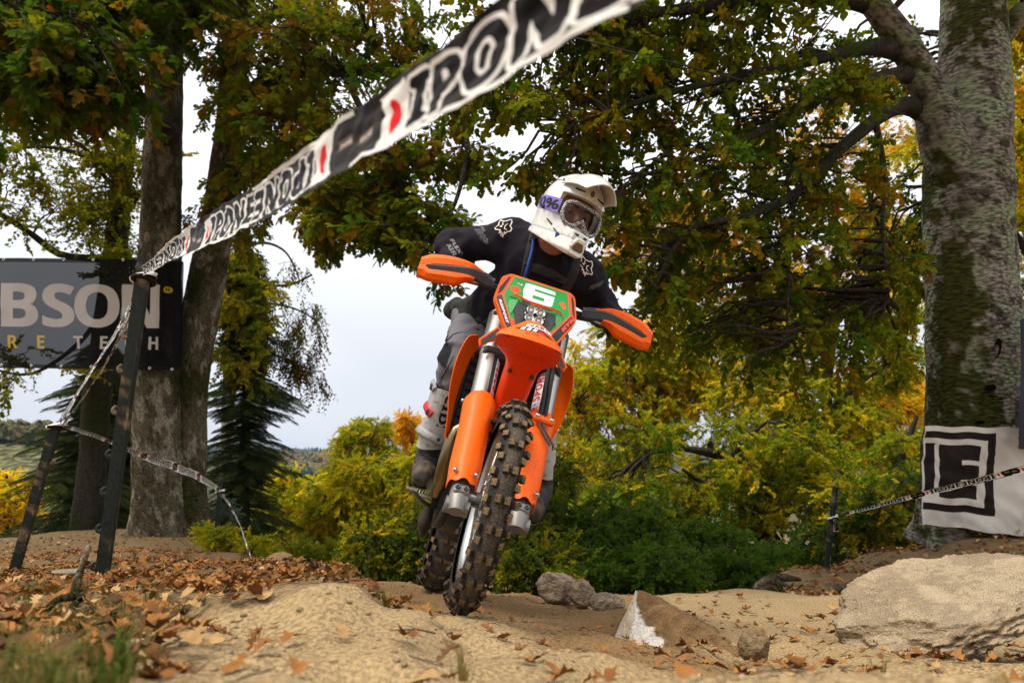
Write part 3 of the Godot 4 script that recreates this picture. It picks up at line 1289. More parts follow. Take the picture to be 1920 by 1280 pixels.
func build_trees() -> void:
	var lm := leaf_mat()
	var bo := bark_mat("bark_oak")
	var bb := bark_mat("bark_beech")
	var oak_sp := [spray("oak", 9, 0.42, 1.0, 11), spray("oak", 11, 0.40, 1.1, 12), spray("oak", 8, 0.46, 0.9, 13)]
	var beech_sp := [spray("beech", 10, 0.34, 0.9, 21), spray("beech", 12, 0.32, 1.1, 22), spray("beech", 9, 0.36, 1.0, 23)]
	var maple_sp := [spray("maple", 9, 0.42, 1.0, 31), spray("maple", 10, 0.40, 1.1, 32)]
	var small_sp := [spray("small", 22, 0.20, 1.6, 41, 0.05), spray("small", 26, 0.18, 1.8, 42, 0.05), spray("small", 20, 0.22, 1.5, 43, 0.06)]
	var thin_sp := [spray("small", 9, 0.15, 1.6, 51, 0.25), spray("small", 6, 0.16, 1.8, 52, 0.3)]
	var fr := [frond(61), frond(62)]

	# ---- left: two old oaks grown together at the foot
	var A := tree_base("oak_tree", "thick straight oak trunk behind the black banner, pale bark and mossy foot", at(300, 1004, 10.0))
	var tp := path([[300, 1012, 10.0], [298, 930, 10.0], [296, 800, 10.0], [296, 640, 10.0], [300, 450, 10.0], [306, 250, 10.0], [309, 100, 10.0], [314, -60, 10.0], [318, -240, 10.2]], 0.04)
	obj("trunk", trunk(tp.map(func(p): return p - A.position), ramp([0.37, 0.34, 0.31, 0.29, 0.27, 0.25, 0.24, 0.23, 0.2], tp.size()), 110, 0.07, 0.6, 1, 4), bo, A)
	var kn := Mb.new()      # the scar of a lost limb
	kn.col = Color(0.10, 0.075, 0.05)
	var kp := at(312, 250, 9.72) - A.position
	kn.lathe([Vector2(0.0, -0.02), Vector2(0.07, 0.0), Vector2(0.13, 0.05), Vector2(0.15, 0.02), Vector2(0.16, -0.08)], 18, Transform3D(Basis(Vector3.RIGHT, PI * 0.5), kp))
	obj("knot", kn, bo, A)
	var cut := Mb.new()
	cut.col = Color(0.42, 0.32, 0.21)
	cut.lathe([Vector2(0.0, 0.02), Vector2(0.04, 0.025), Vector2(0.055, 0.0), Vector2(0.06, -0.05)], 16, Transform3D(Basis(Vector3.RIGHT, PI * 0.5).scaled(Vector3(1, 1.7, 1)), at(276, 444, 9.74) - A.position))
	obj("branch_stub", cut, bo, A)
	var al := [limb_of(A, [[318, 60, 10.0], [360, -10, 9.6], [430, -80, 9.0]], [0.10, 0.07, 0.04], 0.15, 1, 4, "bark_oak"), limb_of(A, [[300, 120, 10.0], [230, 60, 9.4], [130, 30, 8.6], [20, 10, 8.0]], [0.10, 0.08, 0.055, 0.03], 0.15, 1, 4, "bark_oak")]
	var pal := [[GREEN, 0.62], [OLIVE, 0.26], [AMBER * 0.7, 0.05], [RUST, 0.07]]
	var ac := clumps(110, 90, 200, 110, 7.0, 9.5, 44, 0.62, 26) + clumps(60, 170, 120, 50, 7.4, 9.0, 16, 0.5, 22) + clumps(200, 190, 60, 36, 7.8, 9.0, 7, 0.35, 24)
	ac += clumps(260, -40, 280, 60, 8.0, 10.0, 26, 0.6, 36)
	crown(A, maple_sp, shifted(ac, A.position), local_lines(al, A.position), pal, 0.25, 0.4, lm, bo)
	near_leaves(A, "maple", ac.slice(0, 60), 150, 0.11, pal, lm)

	var B := tree_base("oak_tree", "dark leaning oak trunk forking right over the tape, right of the banner", at(345, 1005, 10.25))
	var tb := path([[345, 1015, 10.25], [344, 900, 10.25], [350, 760, 10.3], [368, 620, 10.3], [398, 470, 10.3], [420, 340, 10.3], [434, 200, 10.3], [441, 60, 10.3], [446, -80, 10.4], [448, -240, 10.5]], 0.04)
	obj("trunk", trunk(tb.map(func(p): return p - B.position), ramp([0.33, 0.30, 0.28, 0.27, 0.25, 0.225, 0.195, 0.17, 0.15, 0.13], tb.size()), 96, 0.08, 0.5, 1, 7), bo, B)
	var bl := [
		limb_of(B, [[428, 262, 10.3], [462, 190, 10.0], [505, 148, 9.6], [565, 132, 9.1], [640, 130, 8.5], [720, 132, 8.0], [800, 150, 7.5], [860, 190, 7.0]], [0.15, 0.13, 0.11, 0.10, 0.085, 0.07, 0.05, 0.03], 0.12, 4, 7, "bark_oak"),
		limb_of(B, [[500, 152, 9.7], [540, 178, 9.3], [580, 230, 8.8], [600, 300, 8.4]], [0.06, 0.05, 0.035, 0.02], 0.12, 4, 7, "bark_oak"),
		limb_of(B, [[438, 90, 10.3], [520, 20, 9.6], [640, -20, 8.8], [760, -30, 8.2]], [0.10, 0.08, 0.06, 0.03], 0.15, 4, 7, "bark_oak"),
		limb_of(B, [[800, 150, 7.5], [850, 215, 7.0], [876, 270, 6.7], [868, 330, 6.5], [845, 400, 6.3], [800, 470, 6.1]], [0.045, 0.04, 0.034, 0.026, 0.018, 0.008], 0.1, 4, 7, "bark_oak"),
		limb_of(B, [[640, 130, 8.5], [700, 250, 7.6], [740, 330, 7.0], [720, 400, 6.6]], [0.05, 0.035, 0.025, 0.012], 0.1, 4, 7, "bark_oak"),
	]
	var palB := [[GREEN, 0.34], [OLIVE, 0.42], [LIME * 0.7, 0.08], [AMBER * 0.7, 0.10], [RUST, 0.06]]
	var bc := clumps(540, 100, 140, 100, 8.0, 10.0, 34, 0.50, 22) + clumps(560, 240, 120, 80, 7.6, 9.4, 24, 0.44, 20) + clumps(660, 60, 190, 80, 7.0, 9.0, 34, 0.52, 22)
	bc += clumps(470, 350, 60, 80, 9.2, 10.6, 14, 0.34, 24) + clumps(420, 430, 60, 50, 9.4, 10.8, 8, 0.3, 18) + clumps(395, 110, 40, 110, 9.4, 10.6, 10, 0.34, 22)
	bc += clumps(690, 330, 110, 80, 6.2, 7.6, 26, 0.28, 24) + clumps(620, 410, 80, 45, 6.4, 7.4, 12, 0.24, 20) + clumps(720, 440, 60, 40, 6.0, 6.8, 9, 0.22, 18) + clumps(790, 400, 70, 60, 6.0, 6.8, 9, 0.2, 14) + clumps(830, 500, 30, 40, 5.9, 6.3, 3, 0.16, 12) + clumps(840, 270, 60, 60, 6.4, 7.2, 9, 0.24, 16)
	bc = clumps(500, -330, 480, 220, 6.0, 10.0, 24, 0.6, 20) + bc
	crown(B, oak_sp, shifted(bc, B.position), local_lines(bl, B.position), palB, 0.20, 0.45, lm, bo)
	near_leaves(B, "oak", bc.slice(bc.size() - 60), 280, 0.10, palB, lm)

	# ---- left: thin mossy trunk and the pale twiggy trees beyond
	var C := tree_base("oak_tree", "slim mossy trunk left of the thick oak, seen below and above the banner", at(165, 1004, 12.0))
	var tc := path([[162, 1012, 12.0], [170, 900, 12.0], [182, 740, 12.0], [200, 600, 12.0], [218, 460, 12.0], [228, 340, 12.0], [238, 220, 12.0], [246, 60, 12.0], [250, -80, 12.0]], 0.1)
	obj("trunk", trunk(tc.map(func(p): return p - C.position), ramp([0.25, 0.23, 0.22, 0.205, 0.19, 0.17, 0.14, 0.11, 0.08], tc.size()), 32, 0.12, 0.3, 4, 9), bo, C)
	var ccl := [
		limb_of(C, [[226, 440, 12.0], [236, 395, 11.8], [262, 360, 11.6]], [0.09, 0.07, 0.05], 0.1, 4, 9, "bark_oak"),
		limb_of(C, [[216, 490, 12.0], [170, 484, 11.8], [110, 476, 11.6], [60, 440, 11.4], [0, 402, 11.2], [-60, 380, 11.0]], [0.07, 0.065, 0.06, 0.05, 0.045, 0.04], 0.12, 4, 9, "bark_oak"),
		limb_of(C, [[228, 350, 12.0], [190, 310, 11.6], [120, 280, 11.2], [40, 276, 11.0], [-30, 292, 10.8]], [0.06, 0.05, 0.035, 0.025, 0.02], 0.12, 4, 9, "bark_oak"),
		limb_of(C, [[232, 300, 12.0], [205, 340, 11.6], [150, 270, 11.2], [60, 250, 11.0]], [0.05, 0.04, 0.03, 0.02], 0.12, 4, 9, "bark_oak"),
		limb_of(C, [[206, 560, 12.0], [150, 640, 11.6], [60, 700, 11.2], [-20, 690, 11.0]], [0.05, 0.04, 0.03, 0.015], 0.12, 4, 9, "bark_oak"),
	]
	var palC := [[OLIVE, 0.6], [LIME * 0.8, 0.25], [YELLOW * 0.6, 0.15]]
	var cc := clumps(205, 420, 60, 130, 11.2, 12.4, 20, 0.4, 24) + clumps(60, 330, 120, 70, 10.6, 12.0, 16, 0.5, 12) + clumps(90, 420, 110, 50, 10.8, 12.0, 10, 0.45, 10) + clumps(40, 690, 90, 40, 10.8, 12.0, 8, 0.4, 12) + clumps(230, 300, 60, 80, 11.4, 12.4, 12, 0.4, 24)
	crown(C, thin_sp + [small_sp[0]], shifted(cc, C.position), local_lines(ccl, C.position), palC, 0.4, 0.3, lm, bo)

	spruce("tall dark spruce with drooping boughs right of the twin oaks", at(455, 1045, 14.0), at(466, 470, 14.0), 0.02, 0.9, 230, fr, 1)
	spruce("low bushy spruce behind the slim mossy trunk, left of the banner oak", at(150, 1030, 15.0), at(190, 640, 15.0), 0.03, 1.5, 220, fr, 2)
	spruce("dark spruce filling the gap between the slim trunk and the thick oak", at(235, 1020, 16.5), at(225, 660, 16.5), 0.02, 1.1, 220, fr, 3)

	var D := tree_base("birch_tree", "birch with bare drooping twigs hanging against the white sky left of the rider", at(420, 1020, 16.0))
	var td := path([[420, 1030, 16.0], [426, 800, 16.0], [436, 560, 16.0], [446, 380, 16.0], [452, 200, 16.0]], 0.15)
	obj("trunk", trunk(td.map(func(p): return p - D.position), ramp([0.17, 0.15, 0.12, 0.08, 0.04], td.size()), 16, 0.08, 0.2, 3, 11), mat("bark_birch", Color.WHITE, 0.85), D)
	var dl := [
		limb_of(D, [[438, 470, 16.0], [490, 455, 15.4], [530, 468, 15.0], [552, 500, 14.8], [562, 530, 14.7]], [0.05, 0.04, 0.03, 0.02, 0.012], 0.12, 4, 11, "bark_oak"),
		limb_of(D, [[440, 540, 16.0], [500, 536, 15.2], [545, 533, 14.8], [584, 515, 14.6]], [0.05, 0.04, 0.03, 0.02], 0.12, 4, 11, "bark_oak"),
		limb_of(D, [[434, 600, 16.0], [490, 650, 15.2], [550, 680, 14.8], [600, 698, 14.6]], [0.045, 0.035, 0.025, 0.01], 0.12, 4, 11, "bark_oak"),
		limb_of(D, [[436, 640, 16.0], [460, 580, 15.2], [520, 570, 14.8], [590, 600, 14.6], [616, 660, 14.5]], [0.04, 0.03, 0.025, 0.018, 0.008], 0.12, 4, 11, "bark_oak"),
	]
	var dc := clumps(520, 600, 80, 70, 14.4, 15.4, 26, 0.45, 12, 1.0) + clumps(570, 660, 45, 50, 14.3, 15.0, 16, 0.4, 12, 1.0) + clumps(530, 500, 50, 40, 14.5, 15.0, 6, 0.4, 6, 1.0)
	crown(D, thin_sp, shifted(dc, D.position), local_lines(dl, D.position), [[OLIVE * 0.6, 0.6], [RUST * 0.5, 0.4]], 0.40, 1.6, lm, bo, "crown", 0.016)
	var dd := clumps(455, 580, 60, 150, 12.6, 14.2, 46, 0.36, 20)
	crown(D, small_sp, shifted(dd, D.position), local_lines([td], D.position), [[OLIVE, 0.5], [GREEN, 0.2], [YELLOW * 0.7, 0.3]], 0.34, 0.5, lm, bo)

	# ---- right: the beech
	var E := tree_base("beech_tree", "massive grey beech trunk at the right edge, forked, with moss, lichen and a scar", at(1832, 1004, 7.0))
	var te := path([[1838, 1025, 7.0], [1834, 960, 7.0], [1830, 860, 7.0], [1829, 720, 7.0], [1822, 560, 7.0], [1815, 420, 7.0], [1815, 300, 7.0], [1824, 180, 7.05], [1826, 60, 7.1], [1824, -80, 7.2], [1842, -220, 7.3]], 0.03)
	obj("trunk", trunk(te.map(func(p): return p - E.position), ramp([0.53, 0.48, 0.445, 0.425, 0.41, 0.405, 0.375, 0.32, 0.29, 0.285, 0.26], te.size()), 120, 0.05, 0.34, 2, 13), bb, E)
	var fork := path([[1800, 350, 6.95], [1768, 260, 6.85], [1742, 170, 6.75], [1700, 90, 6.7], [1650, 20, 6.6], [1590, -60, 6.5], [1540, -140, 6.4]], 0.06)
	obj("limb", trunk(fork.map(func(p): return p - E.position), ramp([0.27, 0.22, 0.165, 0.138, 0.125, 0.115, 0.10], fork.size()), 40, 0.07, 0.0, 2, 14), bb, E)
	var sc := Mb.new()      # the old wound: a slit with a rolled lip, and two dark holes
	for q in [[1872, 652, 1.0, 2.6, 0.035], [1858, 728, 1.6, 1.0, 0.035], [1838, 792, 1.7, 0.7, 0.028]]:
		sc.col = Color(0.022, 0.017, 0.013)
		sc.lathe([Vector2(0.0, -0.05), Vector2(0.6, -0.04), Vector2(1.0, 0.0)], 18, Transform3D(Basis(Vector3.RIGHT, PI * 0.5 + 0.05).scaled(Vector3(q[4] * q[2], q[4] * q[3], 0.6)), at(q[0], q[1], 6.555)))
	for i in sc.v.size():
		sc.v[i] -= E.position
	obj("bark_scar", sc, bb, E)
	var el := [
		fork,
		limb_of(E, [[1790, 300, 6.98], [1762, 240, 6.92], [1735, 212, 6.85], [1700, 198, 6.72], [1660, 212, 6.5], [1610, 250, 6.2], [1565, 290, 6.0], [1510, 350, 5.8], [1450, 385, 5.6], [1385, 408, 5.4], [1310, 420, 5.2]], [0.16, 0.12, 0.085, 0.068, 0.060, 0.055, 0.052, 0.047, 0.04, 0.03, 0.016], 0.1, 4, 13, "bark_oak"),
		limb_of(E, [[1752, 185, 6.9], [1725, 150, 6.82], [1690, 140, 6.65], [1600, 160, 6.2], [1520, 195, 5.9], [1440, 240, 5.6], [1330, 290, 5.3], [1200, 330, 5.0]], [0.11, 0.08, 0.055, 0.045, 0.038, 0.032, 0.024, 0.012], 0.1, 4, 13, "bark_oak"),
		limb_of(E, [[1722, 130, 6.82], [1690, 98, 6.76], [1620, 90, 6.4], [1500, 120, 5.9], [1350, 150, 5.5], [1200, 190, 5.1], [1080, 230, 4.9]], [0.11, 0.075, 0.05, 0.04, 0.032, 0.025, 0.010], 0.1, 4, 13, "bark_oak"),
		limb_of(E, [[1672, 50, 6.72], [1640, 10, 6.65], [1500, -10, 6.1], [1350, 10, 5.6], [1180, 30, 5.2], [1000, 60, 4.9], [860, 100, 4.8]], [0.11, 0.08, 0.06, 0.05, 0.04, 0.025, 0.012], 0.1, 4, 13, "bark_oak"),
		limb_of(E, [[1560, -100, 6.4], [1400, -120, 5.9], [1200, -100, 5.5], [1000, -60, 5.2]], [0.09, 0.07, 0.05, 0.02], 0.12, 4, 13, "bark_oak"),
		limb_of(E, [[1490, 365, 5.75], [1485, 430, 5.6], [1478, 520, 5.5], [1476, 640, 5.4]], [0.02, 0.016, 0.012, 0.006], 0.1, 4, 13, "bark_oak"),
		limb_of(E, [[1640, 220, 6.3], [1660, 330, 6.2], [1655, 430, 6.1], [1668, 560, 6.0]], [0.03, 0.022, 0.016, 0.008], 0.1, 4, 13, "bark_oak"),
		limb_of(E, [[1310, 420, 5.2], [1260, 470, 5.1], [1220, 560, 5.0], [1190, 640, 5.0]], [0.018, 0.014, 0.01, 0.006], 0.1, 4, 13, "bark_oak"),
		limb_of(E, [[1860, 90, 7.1], [1920, 20, 7.0], [2000, -40, 7.0]], [0.12, 0.1, 0.08], 0.12, 2, 13, "bark_beech"),
	]
	var palE := [[GREEN, 0.38], [OLIVE, 0.36], [LIME * 0.8, 0.12], [YELLOW * 0.6, 0.06], [AMBER * 0.7, 0.05], [RUST, 0.03]]
	var ec := clumps(1300, 110, 340, 130, 5.2, 7.2, 96, 0.45, 14) + clumps(1060, 90, 240, 120, 4.8, 6.0, 52, 0.40, 14) + clumps(1440, 300, 200, 110, 5.4, 7.0, 52, 0.43, 14)
	ec += clumps(1180, 280, 180, 110, 4.8, 6.0, 38, 0.35, 14) + clumps(1350, 490, 190, 90, 5.2, 6.4, 34, 0.35, 14) + clumps(1560, 500, 160, 100, 5.8, 7.2, 32, 0.35, 14) + clumps(1190, 560, 90, 80, 5.0, 5.8, 14, 0.30, 14)
	ec += clumps(920, 190, 90, 60, 4.7, 5.4, 10, 0.28, 14) + clumps(1450, 640, 190, 60, 5.4, 6.6, 22, 0.30, 14) + clumps(1690, 600, 60, 90, 7.6, 9.0, 14, 0.32, 18) + clumps(1680, 430, 50, 130, 7.4, 8.6, 14, 0.38, 14) + clumps(1150, 420, 60, 60, 4.8, 5.6, 10, 0.25, 14) + clumps(1000, 330, 80, 40, 4.8, 5.4, 6, 0.18, 12)
	ec += clumps(1250, -90, 520, 60, 5.2, 7.0, 60, 0.45, 18) + clumps(1300, -420, 700, 300, 4.5, 8.0, 46, 0.6, 20) + clumps(1850, -300, 260, 160, 4.6, 7.0, 34, 0.55, 24) + clumps(1420, 600, 260, 70, 6.0, 7.6, 30, 0.26, 18) + clumps(1900, 30, 60, 60, 7.6, 8.4, 8, 0.3, 18) + clumps(1640, 120, 60, 90, 7.6, 8.6, 12, 0.3, 18) + clumps(1570, 130, 60, 60, 5.6, 6.2, 8, 0.25, 14)
	crown(E, beech_sp, shifted(ec, E.position), local_lines(el, E.position), palE, 0.15, 0.4, lm, bo)
	near_leaves(E, "beech", ec.slice(0, 250), 290, 0.062, palE, lm)

	# ---- right: trees and thickets on the slope beyond
	background_trees(small_sp, oak_sp, lm, bo)


func leafy_tree(called: String, label: String, base: Array, trunk_pts: Array, radii: Array, paint: int, cl: Array, sp: Array, palette: Array, size: float, droop: float, limbs: Array, seed_: int) -> void:
	var lm := leaf_mat()
	var key := "bark_birch" if paint == 3 else "bark_oak"
	var wood := mat("bark_birch", Color.WHITE, 0.85) if paint == 3 else bark_mat("bark_oak")
	var t := tree_base(called, label, at(base[0], base[1], base[2]))
	var line := path(trunk_pts, 0.25)
	obj("trunk", trunk(line.map(func(p): return p - t.position), ramp(radii, line.size()), 14, 0.1, 0.25, paint, seed_), wood, t)
	var ls := [line]
	for l in limbs:
		var lp := path(l, 0.3)
		obj("limb", trunk(lp.map(func(p): return p - t.position), ramp([radii[0] * 0.45, radii[0] * 0.12], lp.size()), 8, 0.1, 0.0, paint, seed_), wood, t)
		ls.append(lp)
	for c in cl:
		c[2] = int(c[2] * 1.6)
	palette = palette.map(func(q): return [q[0] * 1.6, q[1]])
	crown(t, sp, shifted(cl, t.position), local_lines(ls, t.position), palette, size * 0.70, droop, lm, bark_mat("bark_oak"), "crown", 0.025)


func background_trees(small: Array, oak: Array, lm: Material, bo: Material) -> void:
	var yo := [[LIME, 0.28], [OLIVE, 0.30], [YELLOW, 0.31], [AMBER, 0.11]]
	var dk := [[GREEN, 0.34], [OLIVE, 0.40], [LIME * 0.7, 0.13], [YELLOW * 0.8, 0.13]]
	var gold := [[YELLOW, 0.55], [AMBER, 0.3], [LIME, 0.15]]
	leafy_tree("oak_tree", "dark oak with a crooked leaning trunk on the slope right of the rider", [1470, 1056, 13.0], [[1475, 1062, 13.0], [1440, 1010, 13.0], [1408, 968, 13.0], [1385, 920, 13.0], [1362, 880, 13.0], [1330, 830, 13.0]], [0.22, 0.2, 0.17, 0.13, 0.1, 0.06], 4,
		clumps(1330, 850, 210, 70, 12.0, 14.5, 40, 0.65, 36) + clumps(1250, 960, 170, 60, 11.5, 13.5, 26, 0.6, 36) + clumps(1480, 900, 120, 80, 12.0, 14.0, 22, 0.55, 30), small, dk, 0.40, 0.3,
		[[[1408, 968, 13.0], [1370, 985, 12.6], [1345, 1000, 12.4], [1320, 1005, 12.2]], [[1385, 920, 13.0], [1330, 910, 12.6], [1280, 880, 12.4]], [[1362, 880, 13.0], [1400, 820, 12.6], [1440, 790, 12.4]], [[1340, 850, 13.0], [1270, 840, 12.6], [1220, 850, 12.4]]], 21)
	leafy_tree("oak_tree", "olive yellow broadleaf tree filling the slope just right of the handlebar", [1180, 1080, 19.0], [[1180, 1090, 19.0], [1185, 950, 19.0], [1200, 800, 19.0], [1210, 680, 19.0]], [0.22, 0.19, 0.13, 0.06], 4,
		clumps(1190, 730, 150, 80, 17.5, 20.5, 52, 0.9, 40) + clumps(1130, 850, 110, 90, 17.5, 20.0, 34, 0.9, 40) + clumps(1260, 690, 130, 70, 18.0, 21.0, 32, 0.8, 36) + clumps(1160, 640, 90, 50, 18.0, 20.0, 14, 0.8, 30), small, yo, 0.46, 0.3,
		[[[1185, 900, 19.0], [1120, 820, 18.6], [1080, 760, 18.4]], [[1195, 820, 19.0], [1250, 740, 18.6], [1290, 690, 18.4]]], 22)
	leafy_tree("oak_tree", "mid green and yellow tree with two dark upright stems under the beech boughs", [1530, 1060, 17.0], [[1532, 1070, 17.0], [1535, 940, 17.0], [1548, 800, 17.0], [1556, 690, 17.0], [1560, 600, 17.0]], [0.2, 0.17, 0.13, 0.1, 0.05], 4,
		clumps(1470, 760, 150, 70, 16.0, 18.5, 40, 0.75, 36) + clumps(1590, 820, 120, 70, 16.0, 18.0, 28, 0.7, 36) + clumps(1420, 640, 130, 50, 16.5, 18.5, 24, 0.6, 26) + clumps(1560, 620, 130, 50, 16.5, 18.5, 14, 0.5, 18) + clumps(1690, 640, 70, 80, 16.0, 18.0, 22, 0.55, 22) + clumps(1640, 700, 90, 60, 16.5, 18.5, 12, 0.6, 20), small, [[GREEN, 0.2], [OLIVE, 0.34], [LIME, 0.2], [YELLOW, 0.26]], 0.44, 0.3,
		[[[1540, 900, 17.0], [1490, 800, 16.8], [1460, 740, 16.6]], [[1550, 780, 17.0], [1610, 720, 16.8], [1660, 690, 16.6]]], 23)
	leafy_tree("maple_tree", "glowing golden yellow maple behind, left of the beech trunk", [1680, 1040, 26.0], [[1680, 1050, 26.0], [1675, 900, 26.0], [1670, 760, 26.0]], [0.22, 0.18, 0.08], 4,
		clumps(1670, 735, 80, 45, 24.5, 27.5, 26, 0.8, 40) + clumps(1645, 840, 90, 40, 24.5, 27.0, 24, 0.8, 40) + clumps(1720, 790, 60, 60, 24.5, 27.0, 14, 0.8, 36), small, gold, 0.5, 0.2,
		[[[1675, 860, 26.0], [1640, 800, 25.6], [1620, 760, 25.4]]], 24)
	leafy_tree("oak_tree", "green thicket tree between the golden maple and the slope, left of the banner", [1640, 1050, 12.0], [[1640, 1060, 12.0], [1650, 960, 12.0], [1690, 860, 12.0], [1720, 780, 12.0]], [0.12, 0.1, 0.07, 0.03], 4,
		clumps(1640, 950, 110, 60, 11.0, 13.0, 26, 0.5, 36) + clumps(1700, 890, 60, 80, 11.0, 13.0, 14, 0.45, 30), small, dk, 0.36, 0.2, [[[1650, 950, 12.0], [1600, 900, 11.8], [1570, 880, 11.6]]], 25)
	leafy_tree("oak_tree", "yellow green tree seen past the right side of the beech trunk", [1960, 1030, 11.0], [[1960, 1040, 11.0], [1950, 700, 11.0], [1940, 300, 11.0], [1935, 0, 11.0]], [0.2, 0.17, 0.12, 0.06], 4,
		clumps(1925, 120, 60, 160, 10.0, 12.0, 24, 0.5, 30) + clumps(1930, 420, 50, 160, 10.0, 12.0, 20, 0.5, 30) + clumps(1760, 330, 60, 120, 10.0, 12.0, 10, 0.4, 20), small, yo, 0.38, 0.3, [[[1945, 500, 11.0], [1900, 430, 10.6], [1880, 380, 10.4]]], 26)
	leafy_tree("oak_tree", "russet and amber leaved tree showing through the beech canopy behind the helmet", [1240, 1040, 30.0], [[1240, 1060, 30.0], [1245, 800, 30.0], [1250, 560, 30.0], [1255, 380, 30.0]], [0.3, 0.26, 0.18, 0.08], 4,
		clumps(1270, 450, 150, 90, 28.0, 32.0, 60, 1.1, 34) + clumps(1380, 560, 150, 70, 28.0, 32.0, 46, 1.1, 34) + clumps(1620, 470, 130, 110, 28.0, 32.0, 52, 1.1, 34) + clumps(1560, 250, 170, 120, 28.0, 32.0, 40, 1.1, 26), small, [[YELLOW, 0.35], [AMBER, 0.35], [OLIVE, 0.3]], 0.6, 0.2,
		[[[1245, 800, 30.0], [1350, 650, 29.6], [1500, 560, 29.4], [1620, 480, 29.2]], [[1250, 600, 30.0], [1400, 450, 29.6], [1550, 300, 29.4]]], 27)
	# the middle of the valley, left of the bike
	leafy_tree("birch_tree", "slender yellow green birch with white stem left of the valley gap", [545, 1050, 22.0], [[546, 1060, 22.0], [540, 980, 22.0], [536, 920, 22.0], [534, 870, 22.0]], [0.11, 0.1, 0.06, 0.03], 3,
		clumps(540, 960, 52, 70, 21.2, 22.8, 34, 0.55, 36) + clumps(535, 905, 26, 30, 21.4, 22.4, 8, 0.4, 24), small, [[LIME, 0.5], [YELLOW, 0.35], [OLIVE, 0.15]], 0.42, 0.4, [[[542, 990, 22.0], [570, 940, 21.8], [580, 920, 21.7]], [[540, 970, 22.0], [515, 930, 21.8], [505, 915, 21.7]]], 31)
	leafy_tree("birch_tree", "tall olive birch pair rising above the yellow thicket left of the boot", [672, 1000, 30.0], [[672, 1010, 30.0], [668, 900, 30.0], [664, 800, 30.0]], [0.16, 0.13, 0.05], 3,
		clumps(655, 840, 28, 40, 29.0, 31.0, 18, 0.6, 36) + clumps(700, 820, 32, 36, 29.0, 31.0, 18, 0.6, 36) + clumps(630, 880, 26, 30, 29.0, 31.0, 10, 0.6, 30), small, [[OLIVE, 0.6], [YELLOW * 0.7, 0.25], [LIME, 0.15]], 0.5, 0.5, [[[670, 920, 30.0], [695, 850, 29.8], [705, 800, 29.6]]], 32)
	leafy_tree("birch_tree", "broad golden olive birch thicket behind the rider's boot", [700, 1060, 15.0], [[700, 1080, 15.0], [690, 980, 15.0], [684, 900, 15.0], [690, 840, 15.0]], [0.07, 0.06, 0.04, 0.02], 3,
		clumps(695, 940, 95, 75, 14.0, 16.0, 56, 0.5, 40) + clumps(770, 900, 60, 80, 14.0, 16.0, 26, 0.5, 36) + clumps(630, 980, 60, 60, 14.0, 16.0, 22, 0.45, 36) + clumps(755, 875, 50, 30, 14.4, 16.0, 12, 0.4, 30), small, [[YELLOW * 0.8, 0.42], [LIME, 0.34], [OLIVE, 0.24]], 0.36, 0.6,
		[[[695, 1010, 15.0], [660, 940, 14.8], [650, 900, 14.6]], [[692, 990, 15.0], [740, 900, 14.8], [760, 860, 14.6]], [[690, 1000, 15.0], [655, 960, 14.6], [640, 930, 14.4]]], 33)
	leafy_tree("maple_tree", "small orange maple peeking over the thicket beside the knee", [765, 1000, 34.0], [[765, 1010, 34.0], [764, 900, 34.0], [762, 800, 34.0]], [0.15, 0.12, 0.05], 4,
		clumps(768, 805, 32, 30, 33.0, 35.0, 22, 0.6, 36), small, [[AMBER, 0.6], [YELLOW, 0.3], [RUST, 0.1]], 0.5, 0.2, [], 34)
	leafy_tree("maple_tree", "bright yellow tree at the left edge below the hillside", [10, 1040, 21.0], [[10, 1050, 21.0], [12, 950, 21.0], [10, 890, 21.0]], [0.14, 0.11, 0.05], 4,
		clumps(10, 945, 60, 55, 20.0, 22.0, 30, 0.6, 40) + clumps(-60, 940, 50, 70, 20.0, 22.0, 12, 0.6, 36), small, [[YELLOW, 0.6], [LIME, 0.25], [AMBER, 0.15]], 0.42, 0.3, [], 35)
	# bushes
	bush("bush", "fresh green bush at the brow of the track, left of the rear wheel", [730, 1085, 7.2], clumps(740, 1030, 80, 55, 6.8, 7.8, 34, 0.26, 36) + clumps(680, 1050, 36, 36, 6.8, 7.6, 12, 0.22, 30) + clumps(800, 1010, 40, 60, 7.0, 7.8, 14, 0.24, 30), small, [[Color(0.075, 0.12, 0.018), 0.6], [LIME, 0.28], [YELLOW, 0.12]], 0.24, 41)
	bush("bush", "low yellow leaved sapling clump by the far left stake", [440, 1040, 8.6], clumps(410, 1010, 34, 26, 8.2, 9.0, 14, 0.16, 24) + clumps(480, 1030, 40, 22, 8.0, 9.0, 12, 0.16, 24), small, [[YELLOW, 0.5], [LIME, 0.5]], 0.17, 42)
	bush("bush", "grey green pine seedling behind the far left stake", [425, 1005, 10.6], clumps(425, 968, 22, 24, 10.4, 10.8, 10, 0.16, 24), small, [[Color(0.10, 0.14, 0.09), 1.0]], 0.15, 43)
	bush("bush", "olive scrub in the dip behind the sand crest left of the bush", [600, 1070, 11.0], clumps(590, 1050, 70, 24, 10.0, 12.0, 26, 0.3, 30), small, [[LIME * 0.7, 0.5], [OLIVE, 0.5]], 0.24, 44)
	bush("bush", "green thicket between the front wheel and the rock pile", [960, 1110, 6.4], clumps(980, 1050, 90, 70, 6.0, 7.4, 40, 0.26, 34) + clumps(950, 960, 60, 60, 7.0, 8.4, 16, 0.28, 30) + clumps(1020, 930, 60, 70, 8.0, 9.6, 26, 0.34, 30), small, [[Color(0.06, 0.095, 0.015), 0.6], [LIME * 0.8, 0.3], [YELLOW * 0.7, 0.1]], 0.22, 45)
